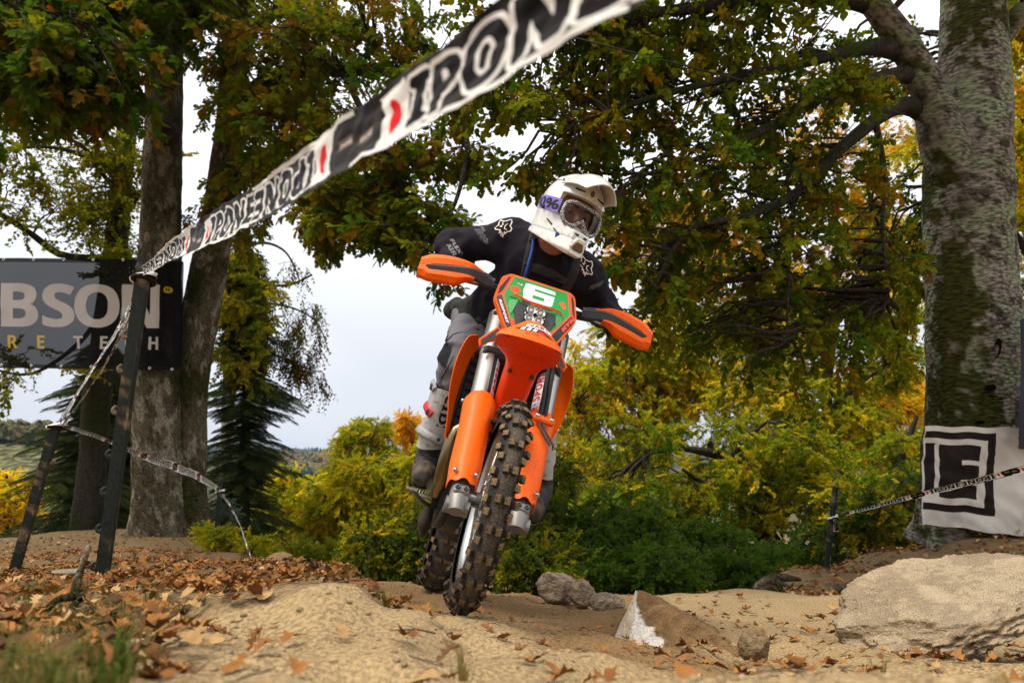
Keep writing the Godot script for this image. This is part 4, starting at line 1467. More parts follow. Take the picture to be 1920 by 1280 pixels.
	bush("bush", "dark green bramble bank behind the rock pile", [1180, 1115, 6.8], clumps(1180, 1075, 130, 40, 6.2, 7.6, 46, 0.26, 36) + clumps(1130, 1000, 120, 50, 7.4, 9.0, 30, 0.34, 34), small, [[GREEN * 1.1, 0.6], [Color(0.06, 0.10, 0.015), 0.4]], 0.22, 46)
	bush("bush", "shady fern covered bank below the crooked oak", [1400, 1110, 7.6], clumps(1380, 1080, 110, 34, 7.0, 8.4, 38, 0.26, 36) + clumps(1300, 1020, 120, 40, 8.5, 10.0, 26, 0.34, 34) + clumps(1500, 1030, 90, 36, 9.0, 10.5, 30, 0.34, 30), small, [[GREEN, 0.6], [Color(0.055, 0.095, 0.015), 0.4]], 0.22, 47)
	bush("bush", "green hazel scrub behind the right hand stake", [1620, 1040, 9.0], clumps(1620, 985, 90, 50, 8.4, 10.0, 34, 0.28, 34) + clumps(1700, 960, 50, 60, 8.6, 10.0, 16, 0.26, 30), small, [[Color(0.06, 0.095, 0.015), 0.45], [GREEN, 0.35], [YELLOW * 0.8, 0.2]], 0.22, 48)


func bush(called: String, label: String, base: Array, cl: Array, sp: Array, palette: Array, size: float, seed_: int) -> void:
	var t := thing(called, label, "bush", at(base[0], base[1], base[2]))
	var stems := []
	for k in mini(cl.size(), 16):
		var mb := Mb.new()
		mb.col = Color(0.14, 0.10, 0.06)
		var c: Vector3 = cl[k * cl.size() / mini(cl.size(), 16)][0] - t.position
		var line := [Vector3(rf(-0.1, 0.1) + c.x * 0.5, -0.3, rf(-0.1, 0.1) + c.z * 0.5), Vector3(c.x * 0.75, c.y * 0.5, c.z * 0.75), c]
		mb.tube(line, [0.016, 0.012, 0.004], 4, false)
		stems.append(line)
		obj("stem", mb, bark_mat("bark_oak"), t)
	for c in cl:
		c[2] = int(c[2] * 1.3)
	crown(t, sp, shifted(cl, t.position), stems, palette, size * 0.8, 0.3, leaf_mat(), bark_mat("bark_oak"), "foliage", 0.01)


# ---------------------------------------------------------------- rocks, roots, litter
func rock_mesh(half: Vector3, cuts: Array, rough: float, seed_: int, n: int, pale: Color, dark: Color) -> Mb:
	var mb := Mb.new()
	var r := RandomNumberGenerator.new()
	r.seed = seed_
	var planes := []
	for c in cuts:
		planes.append([c[0].normalized(), c[1]])
	for k in 9:
		planes.append([Vector3(r.randfn(), r.randfn() * 0.8, r.randfn()).normalized(), r.randf_range(0.78, 0.98)])
	var m := n / 2
	for i in m + 1:
		var b := PI * i / m
		for k in n + 1:
			var a := TAU * (k % n) / n
			var d := Vector3(sin(b) * cos(a), cos(b), sin(b) * sin(a))
			var q := 1.0
			for p in planes:
				var t: float = d.dot(p[0])
				if t > 0.05:
					q = minf(q, p[1] / t) if q < 1.0 else minf(q, p[1] / t)
			var w := d * q
			var s := w * 2.4 + Vector3(seed_ * 3.7, 0, 0)
			q *= 1.0 + rough * (nz.get_noise_3d(s.x * 1.5, s.y * 1.5, s.z * 1.5) + 0.55 * absf(nz.get_noise_3d(s.x * 5.0, s.y * 5.0, s.z * 5.0)) + 0.3 * nz.get_noise_3d(s.x * 16.0, s.y * 16.0, s.z * 16.0))
			var c := nz.get_noise_3d(s.x * 2.0 + 20.0, s.y * 2.0, s.z * 2.0) + 0.6 * nz.get_noise_3d(s.x * 9.0, s.y * 9.0, s.z * 9.0)
			mb.col = dark.lerp(pale, smoothstep(-0.28, 0.25, c))
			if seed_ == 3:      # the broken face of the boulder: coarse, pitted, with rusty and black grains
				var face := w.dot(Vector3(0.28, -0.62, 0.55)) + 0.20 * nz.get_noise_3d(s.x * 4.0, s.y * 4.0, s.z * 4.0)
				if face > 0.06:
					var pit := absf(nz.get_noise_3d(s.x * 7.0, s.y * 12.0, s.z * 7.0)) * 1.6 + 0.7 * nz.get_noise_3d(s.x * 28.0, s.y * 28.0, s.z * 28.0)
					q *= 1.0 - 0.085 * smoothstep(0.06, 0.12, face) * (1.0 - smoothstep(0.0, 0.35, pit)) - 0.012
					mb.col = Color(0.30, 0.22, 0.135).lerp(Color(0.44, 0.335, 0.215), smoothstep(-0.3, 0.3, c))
			mb.pt(d * q * half)
	for i in m:
		for k in n:
			var p := i * (n + 1) + k
			mb.quad(p, p + n + 1, p + n + 2, p + 1)
	return mb


func stone_mat() -> StandardMaterial3D:
	var m := mat("stone", Color.WHITE, 0.9, 0.0, 0.25)
	if m.albedo_texture == null:
		m.albedo_texture = noise_tex("granite", 1024, 0.06, FastNoiseLite.TYPE_SIMPLEX, 5, [[0.1, grey(0.62)], [0.4, grey(0.90)], [0.7, grey(1.0)]])
		triplanar(m, Vector3.ONE * 2.5, false)
		relief(m, noise_tex("granite_relief", 1024, 0.03, FastNoiseLite.TYPE_SIMPLEX, 7, []), 0.7)
	return m


func rock(label: String, px: float, py: float, d: float, half: Vector3, turn: Vector3, cuts: Array, rough: float, seed_: int, n: int, pale: Color, dark: Color, group := "") -> void:
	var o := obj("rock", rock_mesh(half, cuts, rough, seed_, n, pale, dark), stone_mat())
	o.position = at(px, py, d)
	o.rotation = turn
	tag(o, label, "rock", group)


func build_rocks() -> void:
	var sand := Color(0.46, 0.345, 0.21)
	var tan := Color(0.30, 0.215, 0.13)
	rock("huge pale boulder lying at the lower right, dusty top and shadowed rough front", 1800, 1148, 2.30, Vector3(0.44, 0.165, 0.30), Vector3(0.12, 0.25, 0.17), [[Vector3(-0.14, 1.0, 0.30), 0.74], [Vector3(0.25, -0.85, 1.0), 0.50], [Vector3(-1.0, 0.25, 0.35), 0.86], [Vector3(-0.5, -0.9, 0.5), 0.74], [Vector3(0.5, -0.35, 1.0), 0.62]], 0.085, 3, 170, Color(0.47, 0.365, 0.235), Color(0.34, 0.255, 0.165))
	rock("squarish grey brown rock, biggest of the pile right of the front wheel", 1049, 1102, 3.6, Vector3(0.125, 0.085, 0.10), Vector3(0.1, 0.5, -0.15), [[Vector3(-0.9, 0.1, 0.5), 0.62], [Vector3(0.2, 0.1, 1.0), 0.70], [Vector3(0.1, 1.0, 0.1), 0.72]], 0.12, 5, 64, Color(0.44, 0.345, 0.24), Color(0.24, 0.17, 0.11))
	rock("rounded brown rock leaning on the right side of the squarish one", 1092, 1114, 3.45, Vector3(0.075, 0.072, 0.07), Vector3(0.2, 0.2, -0.5), [[Vector3(0.3, 1.0, 0.2), 0.8], [Vector3(-0.4, 0.2, 1.0), 0.75]], 0.12, 8, 52, Color(0.40, 0.305, 0.20), Color(0.23, 0.165, 0.105))
	rock("low half buried rock at the right end of the pile", 1138, 1132, 3.3, Vector3(0.092, 0.05, 0.07), Vector3(0.0, 0.3, -0.1), [[Vector3(0.0, 1.0, 0.5), 0.8]], 0.13, 11, 52, Color(0.42, 0.32, 0.21), Color(0.24, 0.17, 0.11))
	rock("round brown stone on the sand left of the huge boulder", 1415, 1213, 2.15, Vector3(0.053, 0.052, 0.048), Vector3(0.1, 0.4, -0.3), [[Vector3(-0.5, 0.6, 0.6), 0.82], [Vector3(0.7, 0.1, 0.7), 0.82]], 0.09, 14, 64, Color(0.27, 0.185, 0.10), Color(0.16, 0.105, 0.06))
	rock("flat pale stone cut by the lower picture edge", 1424, 1281, 1.62, Vector3(0.042, 0.018, 0.04), Vector3(0, 0.3, 0), [[Vector3(0, 1, 0.2), 0.8]], 0.1, 17, 48, sand, tan)
	rock("sandy brown boulder on the crest below the hanging tape tail", 524, 1054, 4.3, Vector3(0.088, 0.062, 0.08), Vector3(0.1, 0.2, 0.05), [[Vector3(0.1, 1, 0.4), 0.8]], 0.10, 19, 52, Color(0.31, 0.20, 0.105), Color(0.20, 0.13, 0.07))
	rock("low sandy stone with grass on the crest left of the green bush", 616, 1074, 3.7, Vector3(0.09, 0.045, 0.08), Vector3(0, 0.6, -0.15), [[Vector3(0.0, 1, 0.4), 0.8]], 0.10, 23, 52, Color(0.33, 0.21, 0.11), Color(0.20, 0.13, 0.07))
	rock("flat grey stone among leaves left of the front stake", 128, 1072, 3.2, Vector3(0.075, 0.014, 0.05), Vector3(0, 0.1, 0), [[Vector3(0, 1, 0.1), 0.7]], 0.08, 27, 36, Color(0.36, 0.30, 0.22), tan)
	# the white wedge of rock, its right flank still under brown earth
	var A := at(1195, 1111, 2.52)
	var L := at(1146, 1216, 2.38)
	var M := at(1186, 1226, 2.28)
	var R := at(1408, 1244, 2.28)
	var K := at(1330, 1180, 3.1)
	var K2 := at(1180, 1160, 2.9)
	var base := at(1200, 1222, 2.4)
	var mb := Mb.new()
	for f in [[A, L, M, 0], [A, M, R, 1], [A, R, K, 2], [A, K, K2, 2], [A, K2, L, 0]]:
		var n := 44
		var idx := []
		for i in n + 1:
			var row := []
			for j in i + 1:
				var u := float(i) / n
				var w := float(j) / maxi(1, i)
				var p: Vector3 = f[0].lerp(f[1].lerp(f[2], w), u)
				var c := Color(0.62, 0.52, 0.39)
				var e := nz.get_noise_3d(p.x * 14.0, p.y * 14.0, p.z * 14.0)
				var e2 := nz.get_noise_3d(p.x * 40.0, p.y * 40.0, p.z * 40.0)
				c = c.lerp(Color(0.40, 0.29, 0.17), smoothstep(0.0, 0.3, e + 0.5 * e2))
				var dirt := Color(0.215, 0.128, 0.058) * (1.0 + 0.5 * e2)
				if f[3] == 1:
					var edge := 0.10 + 0.22 * smoothstep(0.30, 0.95, u) + 0.07 * e + 0.03 * e2
					c = dirt if w > edge else Color(0.74, 0.68, 0.60) * (1.0 + 0.18 * e2)
				elif f[3] == 2:
					c = dirt
				c.a = 1.0
				mb.col = c
				var q := p - base + Vector3(e, e2, -e) * 0.016 + Vector3(e2, e, e2) * 0.006
				if f[3] >= 1 and c.g < 0.25:
					q += (f[0] - f[1]).cross(f[2] - f[1]).normalized() * 0.0 + Vector3(0, 0.006, 0.008)
				row.append(mb.pt(q))
			idx.append(row)
		for i in n:
			for j in i + 1:
				mb.tri(idx[i][j], idx[i + 1][j], idx[i + 1][j + 1])
				if j < i:
					mb.tri(idx[i][j], idx[i + 1][j + 1], idx[i][j + 1])
	var w := obj("rock", mb, stone_mat())
	w.position = base + Vector3(0, 0.012, 0)
	tag(w, "pointed white wedge of rock, its right flank covered by brown earth", "rock")
	# roots and dead wood
	var bo := bark_mat("bark_oak")
	root_piece("tree_root", "gnarled grey root stump on the bank edge left of the right stake", [[[1416, 1104, 5.4], [1432, 1090, 5.4], [1460, 1094, 5.5], [1488, 1106, 5.6]], [[1416, 1116, 5.2], [1440, 1104, 5.2], [1470, 1110, 5.3]], [[1424, 1094, 5.5], [1450, 1082, 5.6], [1500, 1086, 5.8]]], [0.022, 0.034, 0.018], "root")
	root_piece("tree_root", "smooth pale bent root on the bank behind the huge boulder", [[[1545, 1120, 5.0], [1560, 1106, 5.1], [1590, 1101, 5.2], [1640, 1098, 5.4]]], [0.026, 0.034, 0.02], "root")
	root_piece("fallen_branch", "thin grey stick standing blurred in the grass at the left edge", [[[166, 1024, 1.5], [150, 1070, 1.45], [138, 1110, 1.4], [150, 1125, 1.35]], [[155, 1118, 1.4], [105, 1125, 1.3], [70, 1160, 1.25]], [[150, 1120, 1.38], [128, 1150, 1.3], [132, 1180, 1.28]]], [0.005, 0.007, 0.005], "stick")
	root_piece("fallen_branch", "thin pale stick lying on the leaf bank below the beech", [[[1640, 1060, 6.3], [1690, 1050, 6.4], [1745, 1043, 6.5]]], [0.008, 0.012, 0.008], "stick")


func root_piece(called: String, label: String, lines: Array, radii: Array, category: String) -> void:
	var o := at(lines[0][0][0], lines[0][0][1], lines[0][0][2])
	var mb := Mb.new()
	for l in lines:
		var p := path(l, 0.02).map(func(q): return q - o)
		mb.join(trunk(p, ramp(radii, p.size()), 10, 0.25, 0.0, 1, 31), Transform3D.IDENTITY, Color(0.7, 0.66, 0.62))
	var n := obj(called, mb, bark_mat("bark_oak"))
	n.position = o
	tag(n, label, category)


func litter_leaf(kind: String, curl: float, twist: float, seed_: int) -> Mb:
	var mb := Mb.new()
	add_leaf(mb, Vector3(-0.5, 0, 0), Vector3(1, 0.02, 0), Vector3.UP, 1.0, 0.72, kind, Color.WHITE, curl)
	mb.tube([Vector3(-0.75, 0.05, 0.04), Vector3(-0.5, 0, 0)], [0.012, 0.014], 3, false)
	var r := RandomNumberGenerator.new()
	r.seed = seed_
	for i in mb.v.size():
		var p := mb.v[i]
		p.y += p.z * p.z * twist + 0.06 * sin(p.x * 7.0 + seed_) + p.z * 0.12 * sin(p.x * 4.0 + seed_)
		mb.v[i] = p
		var s := 0.8 + 0.35 * r.randf()
		mb.c[i] = Color(s, s, s)
	return mb


func build_litter() -> void:
	var lm := mat("dry_leaf", Color.WHITE, 0.8, 0.0, 0.12)
	lm.backlight_enabled = true
	lm.backlight = Color(0.3, 0.3, 0.3)
	var shapes := [litter_leaf("oak", -0.25, 0.7, 1), litter_leaf("maple", -0.15, 0.9, 2), litter_leaf("beech", 0.2, -0.6, 3), litter_leaf("oak", 0.3, -0.5, 4), litter_leaf("maple", -0.35, 1.3, 5)]
	var meshes := shapes.map(func(s): return s.mesh())
	var tones := [[Color(0.28, 0.12, 0.035), 0.32], [Color(0.20, 0.085, 0.03), 0.30], [Color(0.40, 0.24, 0.10), 0.14], [Color(0.105, 0.055, 0.028), 0.24]]
	var xfs := [[], [], [], [], []]
	var cols := [[], [], [], [], []]
	var single := 0
	var made := {}
	for k in 26000:
		var a := rf(-0.74, 0.74)
		var d := 0.85 * exp(rng.randf() * 2.7)
		var x := sin(a) * d
		var z := -cos(a) * d
		var lf := leafy(x, z)
		var keep := lf * (0.95 if d > 2.4 else lerpf(0.10, 0.62, smoothstep(1.0, 2.4, d)))
		if keep < 0.05:
			keep = 0.016 if d > 2.6 or a > 0.1 else 0.008
		if a > 0.17 and a < 0.45 and d > 2.2 and d < 4.6:
			keep = maxf(keep, 0.09)
		if a > 0.36 and d > 1.6 and d < 4.0:
			keep = maxf(keep, 0.16 * smoothstep(0.0, 0.3, nz.get_noise_2d(x * 3.0, z * 3.0) + 0.1))
		if d > 3.0 and d < 4.0 and a < 0.12 and a > -0.13:
			keep *= 0.3
		if rng.randf() > keep:
			continue
		var y := ground_y(x, z)
		var i := rng.randi() % 5
		var s := rf(0.026, 0.052) * (1.0 + 0.35 * smoothstep(2.0, 5.0, d))
		var e := 0.02
		var n := Vector3(ground_y(x - e, z) - ground_y(x + e, z), 2.0 * e, ground_y(x, z - e) - ground_y(x, z + e)).normalized()
		var b := look(Vector3(rng.randfn(), rng.randfn() * 0.08, rng.randfn()), n + rv() * 0.25)
		var xf := Transform3D(b * s, Vector3(x, y + 0.012 + rng.randf() * 0.025 * lf, z))
		if d < 3.0 and single < 260 and a > -0.66 and a < 0.66:
			var j := rng.randi() % 6
			var key := i * 6 + j
			if not made.has(key):
				var mb := Mb.new()
				mb.join(shapes[i], Transform3D.IDENTITY, pick(tones))
				made[key] = mb.mesh()
			var o := obj("fallen_leaf", made[key], lm)
			o.transform = xf
			tag(o, "dry brown autumn leaf lying on the ground near the camera", "leaf", "dry leaves scattered on the ground")
			single += 1
		else:
			xfs[i].append(xf)
			cols[i].append(pick(tones))
	for i in 5:
		tag(mm("leaf_litter", meshes[i], xfs[i], cols[i], lm), "carpet of dry brown and orange leaves under the trees", "leaf litter")
	# grass blades
	var blade := Mb.new()
	for k in 14:
		var a := rf(0, TAU)
		var l := rf(0.5, 1.0)
		var o := Vector3(cos(a) * 0.18 * rng.randf(), 0, sin(a) * 0.18 * rng.randf())
		var out := Vector3(cos(a), 0, sin(a))
		var s := Vector3(-out.z, 0, out.x) * 0.022
		var v := rf(0.7, 1.3)
		blade.col = Color(v, v, v)
		var m := o + out * 0.12 * l + Vector3(0, l * 0.55, 0)
		var t := o + out * rf(0.3, 0.75) * l + Vector3(0, l * rf(0.5, 0.95), 0)
		var p0 := blade.pt(o - s)
		var p1 := blade.pt(o + s)
		var p2 := blade.pt(m + s * 0.8)
		var p3 := blade.pt(m - s * 0.8)
		blade.quad(p0, p3, p2, p1)
		blade.tri(p3, blade.pt(t), p2)
	var gx := []
	var gc := []
	for k in 5000:
		var a := rf(-0.76, 0.76)
		var d := 0.6 * exp(rng.randf() * 2.9)
		var x := sin(a) * d
		var z := -cos(a) * d
		var keep := leafy(x, z) * smoothstep(0.02, 0.2, nz.get_noise_2d(x * 2.5 + 31.0, z * 2.5) + 0.0)
		if a < -0.46 and d < 2.1:
			keep = maxf(keep, 0.10)
		if keep < 0.02:
			keep = 0.002
		if rng.randf() > keep:
			continue
		gx.append(Transform3D(Basis(Vector3.UP, rf(0, TAU)).scaled(Vector3.ONE * rf(0.035, 0.085)), Vector3(x, ground_y(x, z) - 0.004, z)))
		gc.append(Color(0.085, 0.12, 0.02).lerp(Color(0.27, 0.20, 0.07), clampf(rng.randf() * 1.2, 0.0, 1.0)))
	tag(mm("grass", blade.mesh(true), gx, gc, leaf_mat()), "tufts of grass between the leaves", "grass")
	# crumbs of earth and pebbles on the track
	var crumb := rock_mesh(Vector3.ONE, [], 0.25, 77, 10, Color(1, 1, 1), Color(0.6, 0.6, 0.6)).mesh()
	var px := []
	var pc := []
	for k in 9000:
		var a := rf(-0.7, 0.7)
		var d := 0.7 * exp(rng.randf() * 2.0)
		var x := sin(a) * d
		var z := -cos(a) * d
		if leafy(x, z) > 0.7:
			continue
		var s := (0.0012 + 0.006 * pow(rng.randf(), 7.0)) * minf(1.6, 0.5 + 0.4 * d)
		var c := sand_color(x, z, d)
		px.append(Transform3D(Basis(rv(), rf(0, TAU)).scaled(Vector3(s, s * 0.7, s)), Vector3(x, ground_y(x, z) + s * 0.2, z)))
		pc.append(c * rf(0.5, 0.95))
	tag(mm("earth_crumbs", crumb, px, pc, mat("crumb", Color.WHITE, 0.95)), "small crumbs of earth and grit on the track", "earth crumbs")
	# strewn twigs
	var twig := Mb.new()
	twig.tube([Vector3(-0.5, 0, 0), Vector3(-0.1, 0.04, 0.05), Vector3(0.5, 0.0, -0.03)], [0.02, 0.024, 0.01], 4)
	twig.tube([Vector3(-0.1, 0.04, 0.05), Vector3(0.2, 0.06, 0.25)], [0.014, 0.006], 3)
	var tx := []
	var tc := []
	for k in 170:
		var a := rf(-0.7, 0.7)
		var d := 0.8 * exp(rng.randf() * 2.2)
		var x := sin(a) * d
		var z := -cos(a) * d
		if rng.randf() > 0.25 + leafy(x, z):
			continue
		var s := rf(0.03, 0.09)
		tx.append(Transform3D(look(Vector3(rng.randfn(), rng.randfn() * 0.1, rng.randfn()), Vector3.UP) * s, Vector3(x, ground_y(x, z) + 0.006, z)))
		tc.append(Color(0.11, 0.078, 0.05) * rf(0.5, 1.3))
	tag(mm("twig_litter", twig.mesh(), tx, tc, mat("crumb", Color.WHITE, 0.95)), "thin dead twigs strewn on the ground", "twigs")


# ---------------------------------------------------------------- stakes, tape, banners
func stake(label: String, foot: Vector3, top: Vector3, w: float, hooks: int, side: float, seed_: int) -> void:
	var t := thing("fence_stake", label, "fence stake", foot, "plastic stakes holding the marker tape")
	var m := mat("stake_plastic", Color.WHITE, 0.55, 0.0, 0.4)
	if m.albedo_texture == null:
		m.albedo_texture = noise_tex("smudge", 512, 0.02, FastNoiseLite.TYPE_SIMPLEX, 5, [[0.2, grey(0.7)], [0.7, grey(1.0)]])
		triplanar(m, Vector3.ONE * 5.0)
	var up := (top - foot)
	var y := up.normalized()
	var x := (Vector3.RIGHT - y * y.x).normalized()
	var xf := Basis(x, y, x.cross(y))
	var r := RandomNumberGenerator.new()
	r.seed = seed_
	# a T of two ribs: a face strip and a web behind it, in many short lengths so that mud can cling to some
	var mb := Mb.new()
	var n := 60
	for part in [[Vector3(w, 0, w * 0.30), Vector3.ZERO], [Vector3(w * 0.26, 0, w * 0.8), Vector3(0, 0, -w * 0.5)], [Vector3(w * 0.16, 0, w * 0.22), Vector3(w * 0.42, 0, w * 0.2)]]:
		var h: Vector3 = part[0] * 0.5
		var o: Vector3 = part[1]
		var first := mb.v.size()
		var ring := [Vector3(-h.x, 0, h.z), Vector3(-h.x, 0, -h.z), Vector3(h.x, 0, -h.z), Vector3(h.x, 0, h.z)]
		for s in 4:
			var a: Vector3 = ring[s]
			var b: Vector3 = ring[(s + 1) % 4]
			for i in n + 1:
				var f := -0.12 + 1.12 * i / n
				for e in [a, b]:
					var p: Vector3 = xf * (o + e) + up * f
					var mud := nz.get_noise_3d(p.x * 20.0 + seed_, p.y * 9.0, p.z * 20.0) + nz.get_noise_3d(p.x * 60.0, p.y * 40.0, p.z * 60.0) * 0.5
					mb.col = Color(0.016, 0.024, 0.021).lerp(Color(0.24, 0.16, 0.085), smoothstep(0.22, 0.42, mud))
					mb.pt(p)
			var k0 := first + s * (n + 1) * 2
			for i in n:
				mb.quad(k0 + i * 2, k0 + i * 2 + 2, k0 + i * 2 + 3, k0 + i * 2 + 1)
		mb.col = Color(0.016, 0.024, 0.021)
		mb.face(ring.map(func(q): return xf * (o + q) + up), up * 0.9)
	obj("post", mb, m, t)
	for k in hooks:
		var f := 0.06 + 0.72 * k / maxf(1.0, hooks - 1.0) + r.randf_range(-0.015, 0.015)
		var hk := Mb.new()
		var c := Color(0.02, 0.028, 0.025) if r.randf() < 0.6 else Color(0.20, 0.14, 0.08)
		hk.col = c
		var o := up * f + xf * Vector3(side * w * 0.62, 0, 0)
		var out := xf * Vector3(side, 0, 0.25)
		hk.tube(curve([o - out * w * 0.2, o + out * w * 0.12, o + out * w * 0.20 + y * w * 0.28, o + out * w * 0.02 + y * w * 0.5], 0.004), ramp([w * 0.20, w * 0.20, w * 0.16, w * 0.10], curve([o - out * w * 0.2, o + out * w * 0.12, o + out * w * 0.20 + y * w * 0.28, o + out * w * 0.02 + y * w * 0.5], 0.004).size()), 8)
		obj("hook", hk, m, t)


func tape_print() -> ImageTexture:
	var dark := Color(0.13, 0.095, 0.06)
	var white := Color(0.92, 0.90, 0.87)
	var p := Print.new(1024, 256, dark)
	# the word with its red half disc, on white, on the dark ground
	p.poly(PackedVector2Array([Vector2(150, 30), Vector2(300, 22), Vector2(300, 236), Vector2(150, 236), Vector2(178, 150), Vector2(176, 90)]), white)
	p.text("IPONE", font_bold, 306, 214, 172, Color(0.09, 0.07, 0.05), 0.98, 0.10, 15.0, white, 7.0)
	p.disc(Vector2(212, 134), 52, 66, Color(0.87, 0.06, 0.035), -PI * 0.5, PI * 0.5)
	p.im.fill_rect(Rect2i(20, 120, 100, 44), Color(0.42, 0.36, 0.32))
	p.text("IPONE", font_bold, 28, 152, 20, Color(0.85, 0.8, 0.75))
	p.im.fill_rect(Rect2i(0, 236, 1024, 20), white)
	var big := Print.new(2048, 256, dark)
	big.im.blit_rect(p.im, Rect2i(0, 0, 1024, 256), Vector2i(1024, 0))
	p.im.rotate_180()
	big.im.blit_rect(p.im, Rect2i(0, 0, 1024, 256), Vector2i(0, 0))
	return big.tex()


# a ribbon along [px, py, metres, width, roll in degrees, curl]; the print runs along it
func tape(label: String, line: Array, start: float, m: Material, steps: float, back := 0.0) -> Node3D:
	var pts := path(line, steps)
	var n := pts.size()
	var wd := ramp(line.map(func(l): return l[3]), n)
	var roll := ramp(line.map(func(l): return l[4]), n)
	var curl := ramp(line.map(func(l): return l[5]), n)
	var o: Vector3 = pts[0]
	var mb := Mb.new()
	var run := start
	var cols := 13
	for i in n:
		var t: Vector3 = (pts[mini(i + 1, n - 1)] - pts[maxi(i - 1, 0)]).normalized()
		if i > 0:
			run += (pts[i] - pts[i - 1]).length()
		var up := (Vector3.UP - t * t.y).normalized()
		var side := t.cross(up)
		var a := deg_to_rad(roll[i])
		var u := up * cos(a) + side * sin(a)
		var s := side * cos(a) - up * sin(a)
		var crease := nz.get_noise_2d(run * 14.0, start) * 0.10
		for k in cols:
			var f := float(k) / (cols - 1) - 0.5
			# a curled cross section: part of a circle
			var b: float = f * curl[i] + crease * f
			var rad: float = wd[i] / maxf(curl[i], 0.05)
			var p: Vector3 = pts[i] + u * sin(b) * rad + s * (1.0 - cos(b)) * rad
			p += s * (nz.get_noise_2d(run * 30.0 + start, f * 8.0) * 0.004) + Vector3(0, nz.get_noise_2d(run * 9.0, 5.0 + start) * 0.004, 0)
			mb.pt(p - o, Vector2(run / 0.82, 0.5 - f + back))
	for i in n - 1:
		for k in cols - 1:
			var p := i * cols + k
			mb.quad(p, p + cols, p + cols + 1, p + 1)
	var node := obj("marker_tape", mb, m)
	node.position = o
	return tag(node, label, "marker tape", "printed marker tapes between the stakes")


func knot(label: String, c: Vector3, r: float, m: Material) -> void:
	var mb := Mb.new()
	var ring := []
	for j in 3:
		var pts := []
		for k in 15:
			var a := TAU * k / 14.0
			pts.append(Vector3(cos(a) * r, 0.3 * r * (j - 1) + 0.25 * r * sin(a + j), sin(a) * r))
		mb.tube(pts, ramp([r * 0.34, r * 0.30, r * 0.34], 15), 7, false, 0.5)
	for i in mb.v.size():
		mb.uv[i] = Vector2(mb.v[i].x * 2.0 + 0.05, mb.v[i].y * 3.0 + 0.98)
	var o := obj("tape_knot", mb, m)
	o.position = c
	tag(o, label, "tape knot", "tape tied round the stakes")


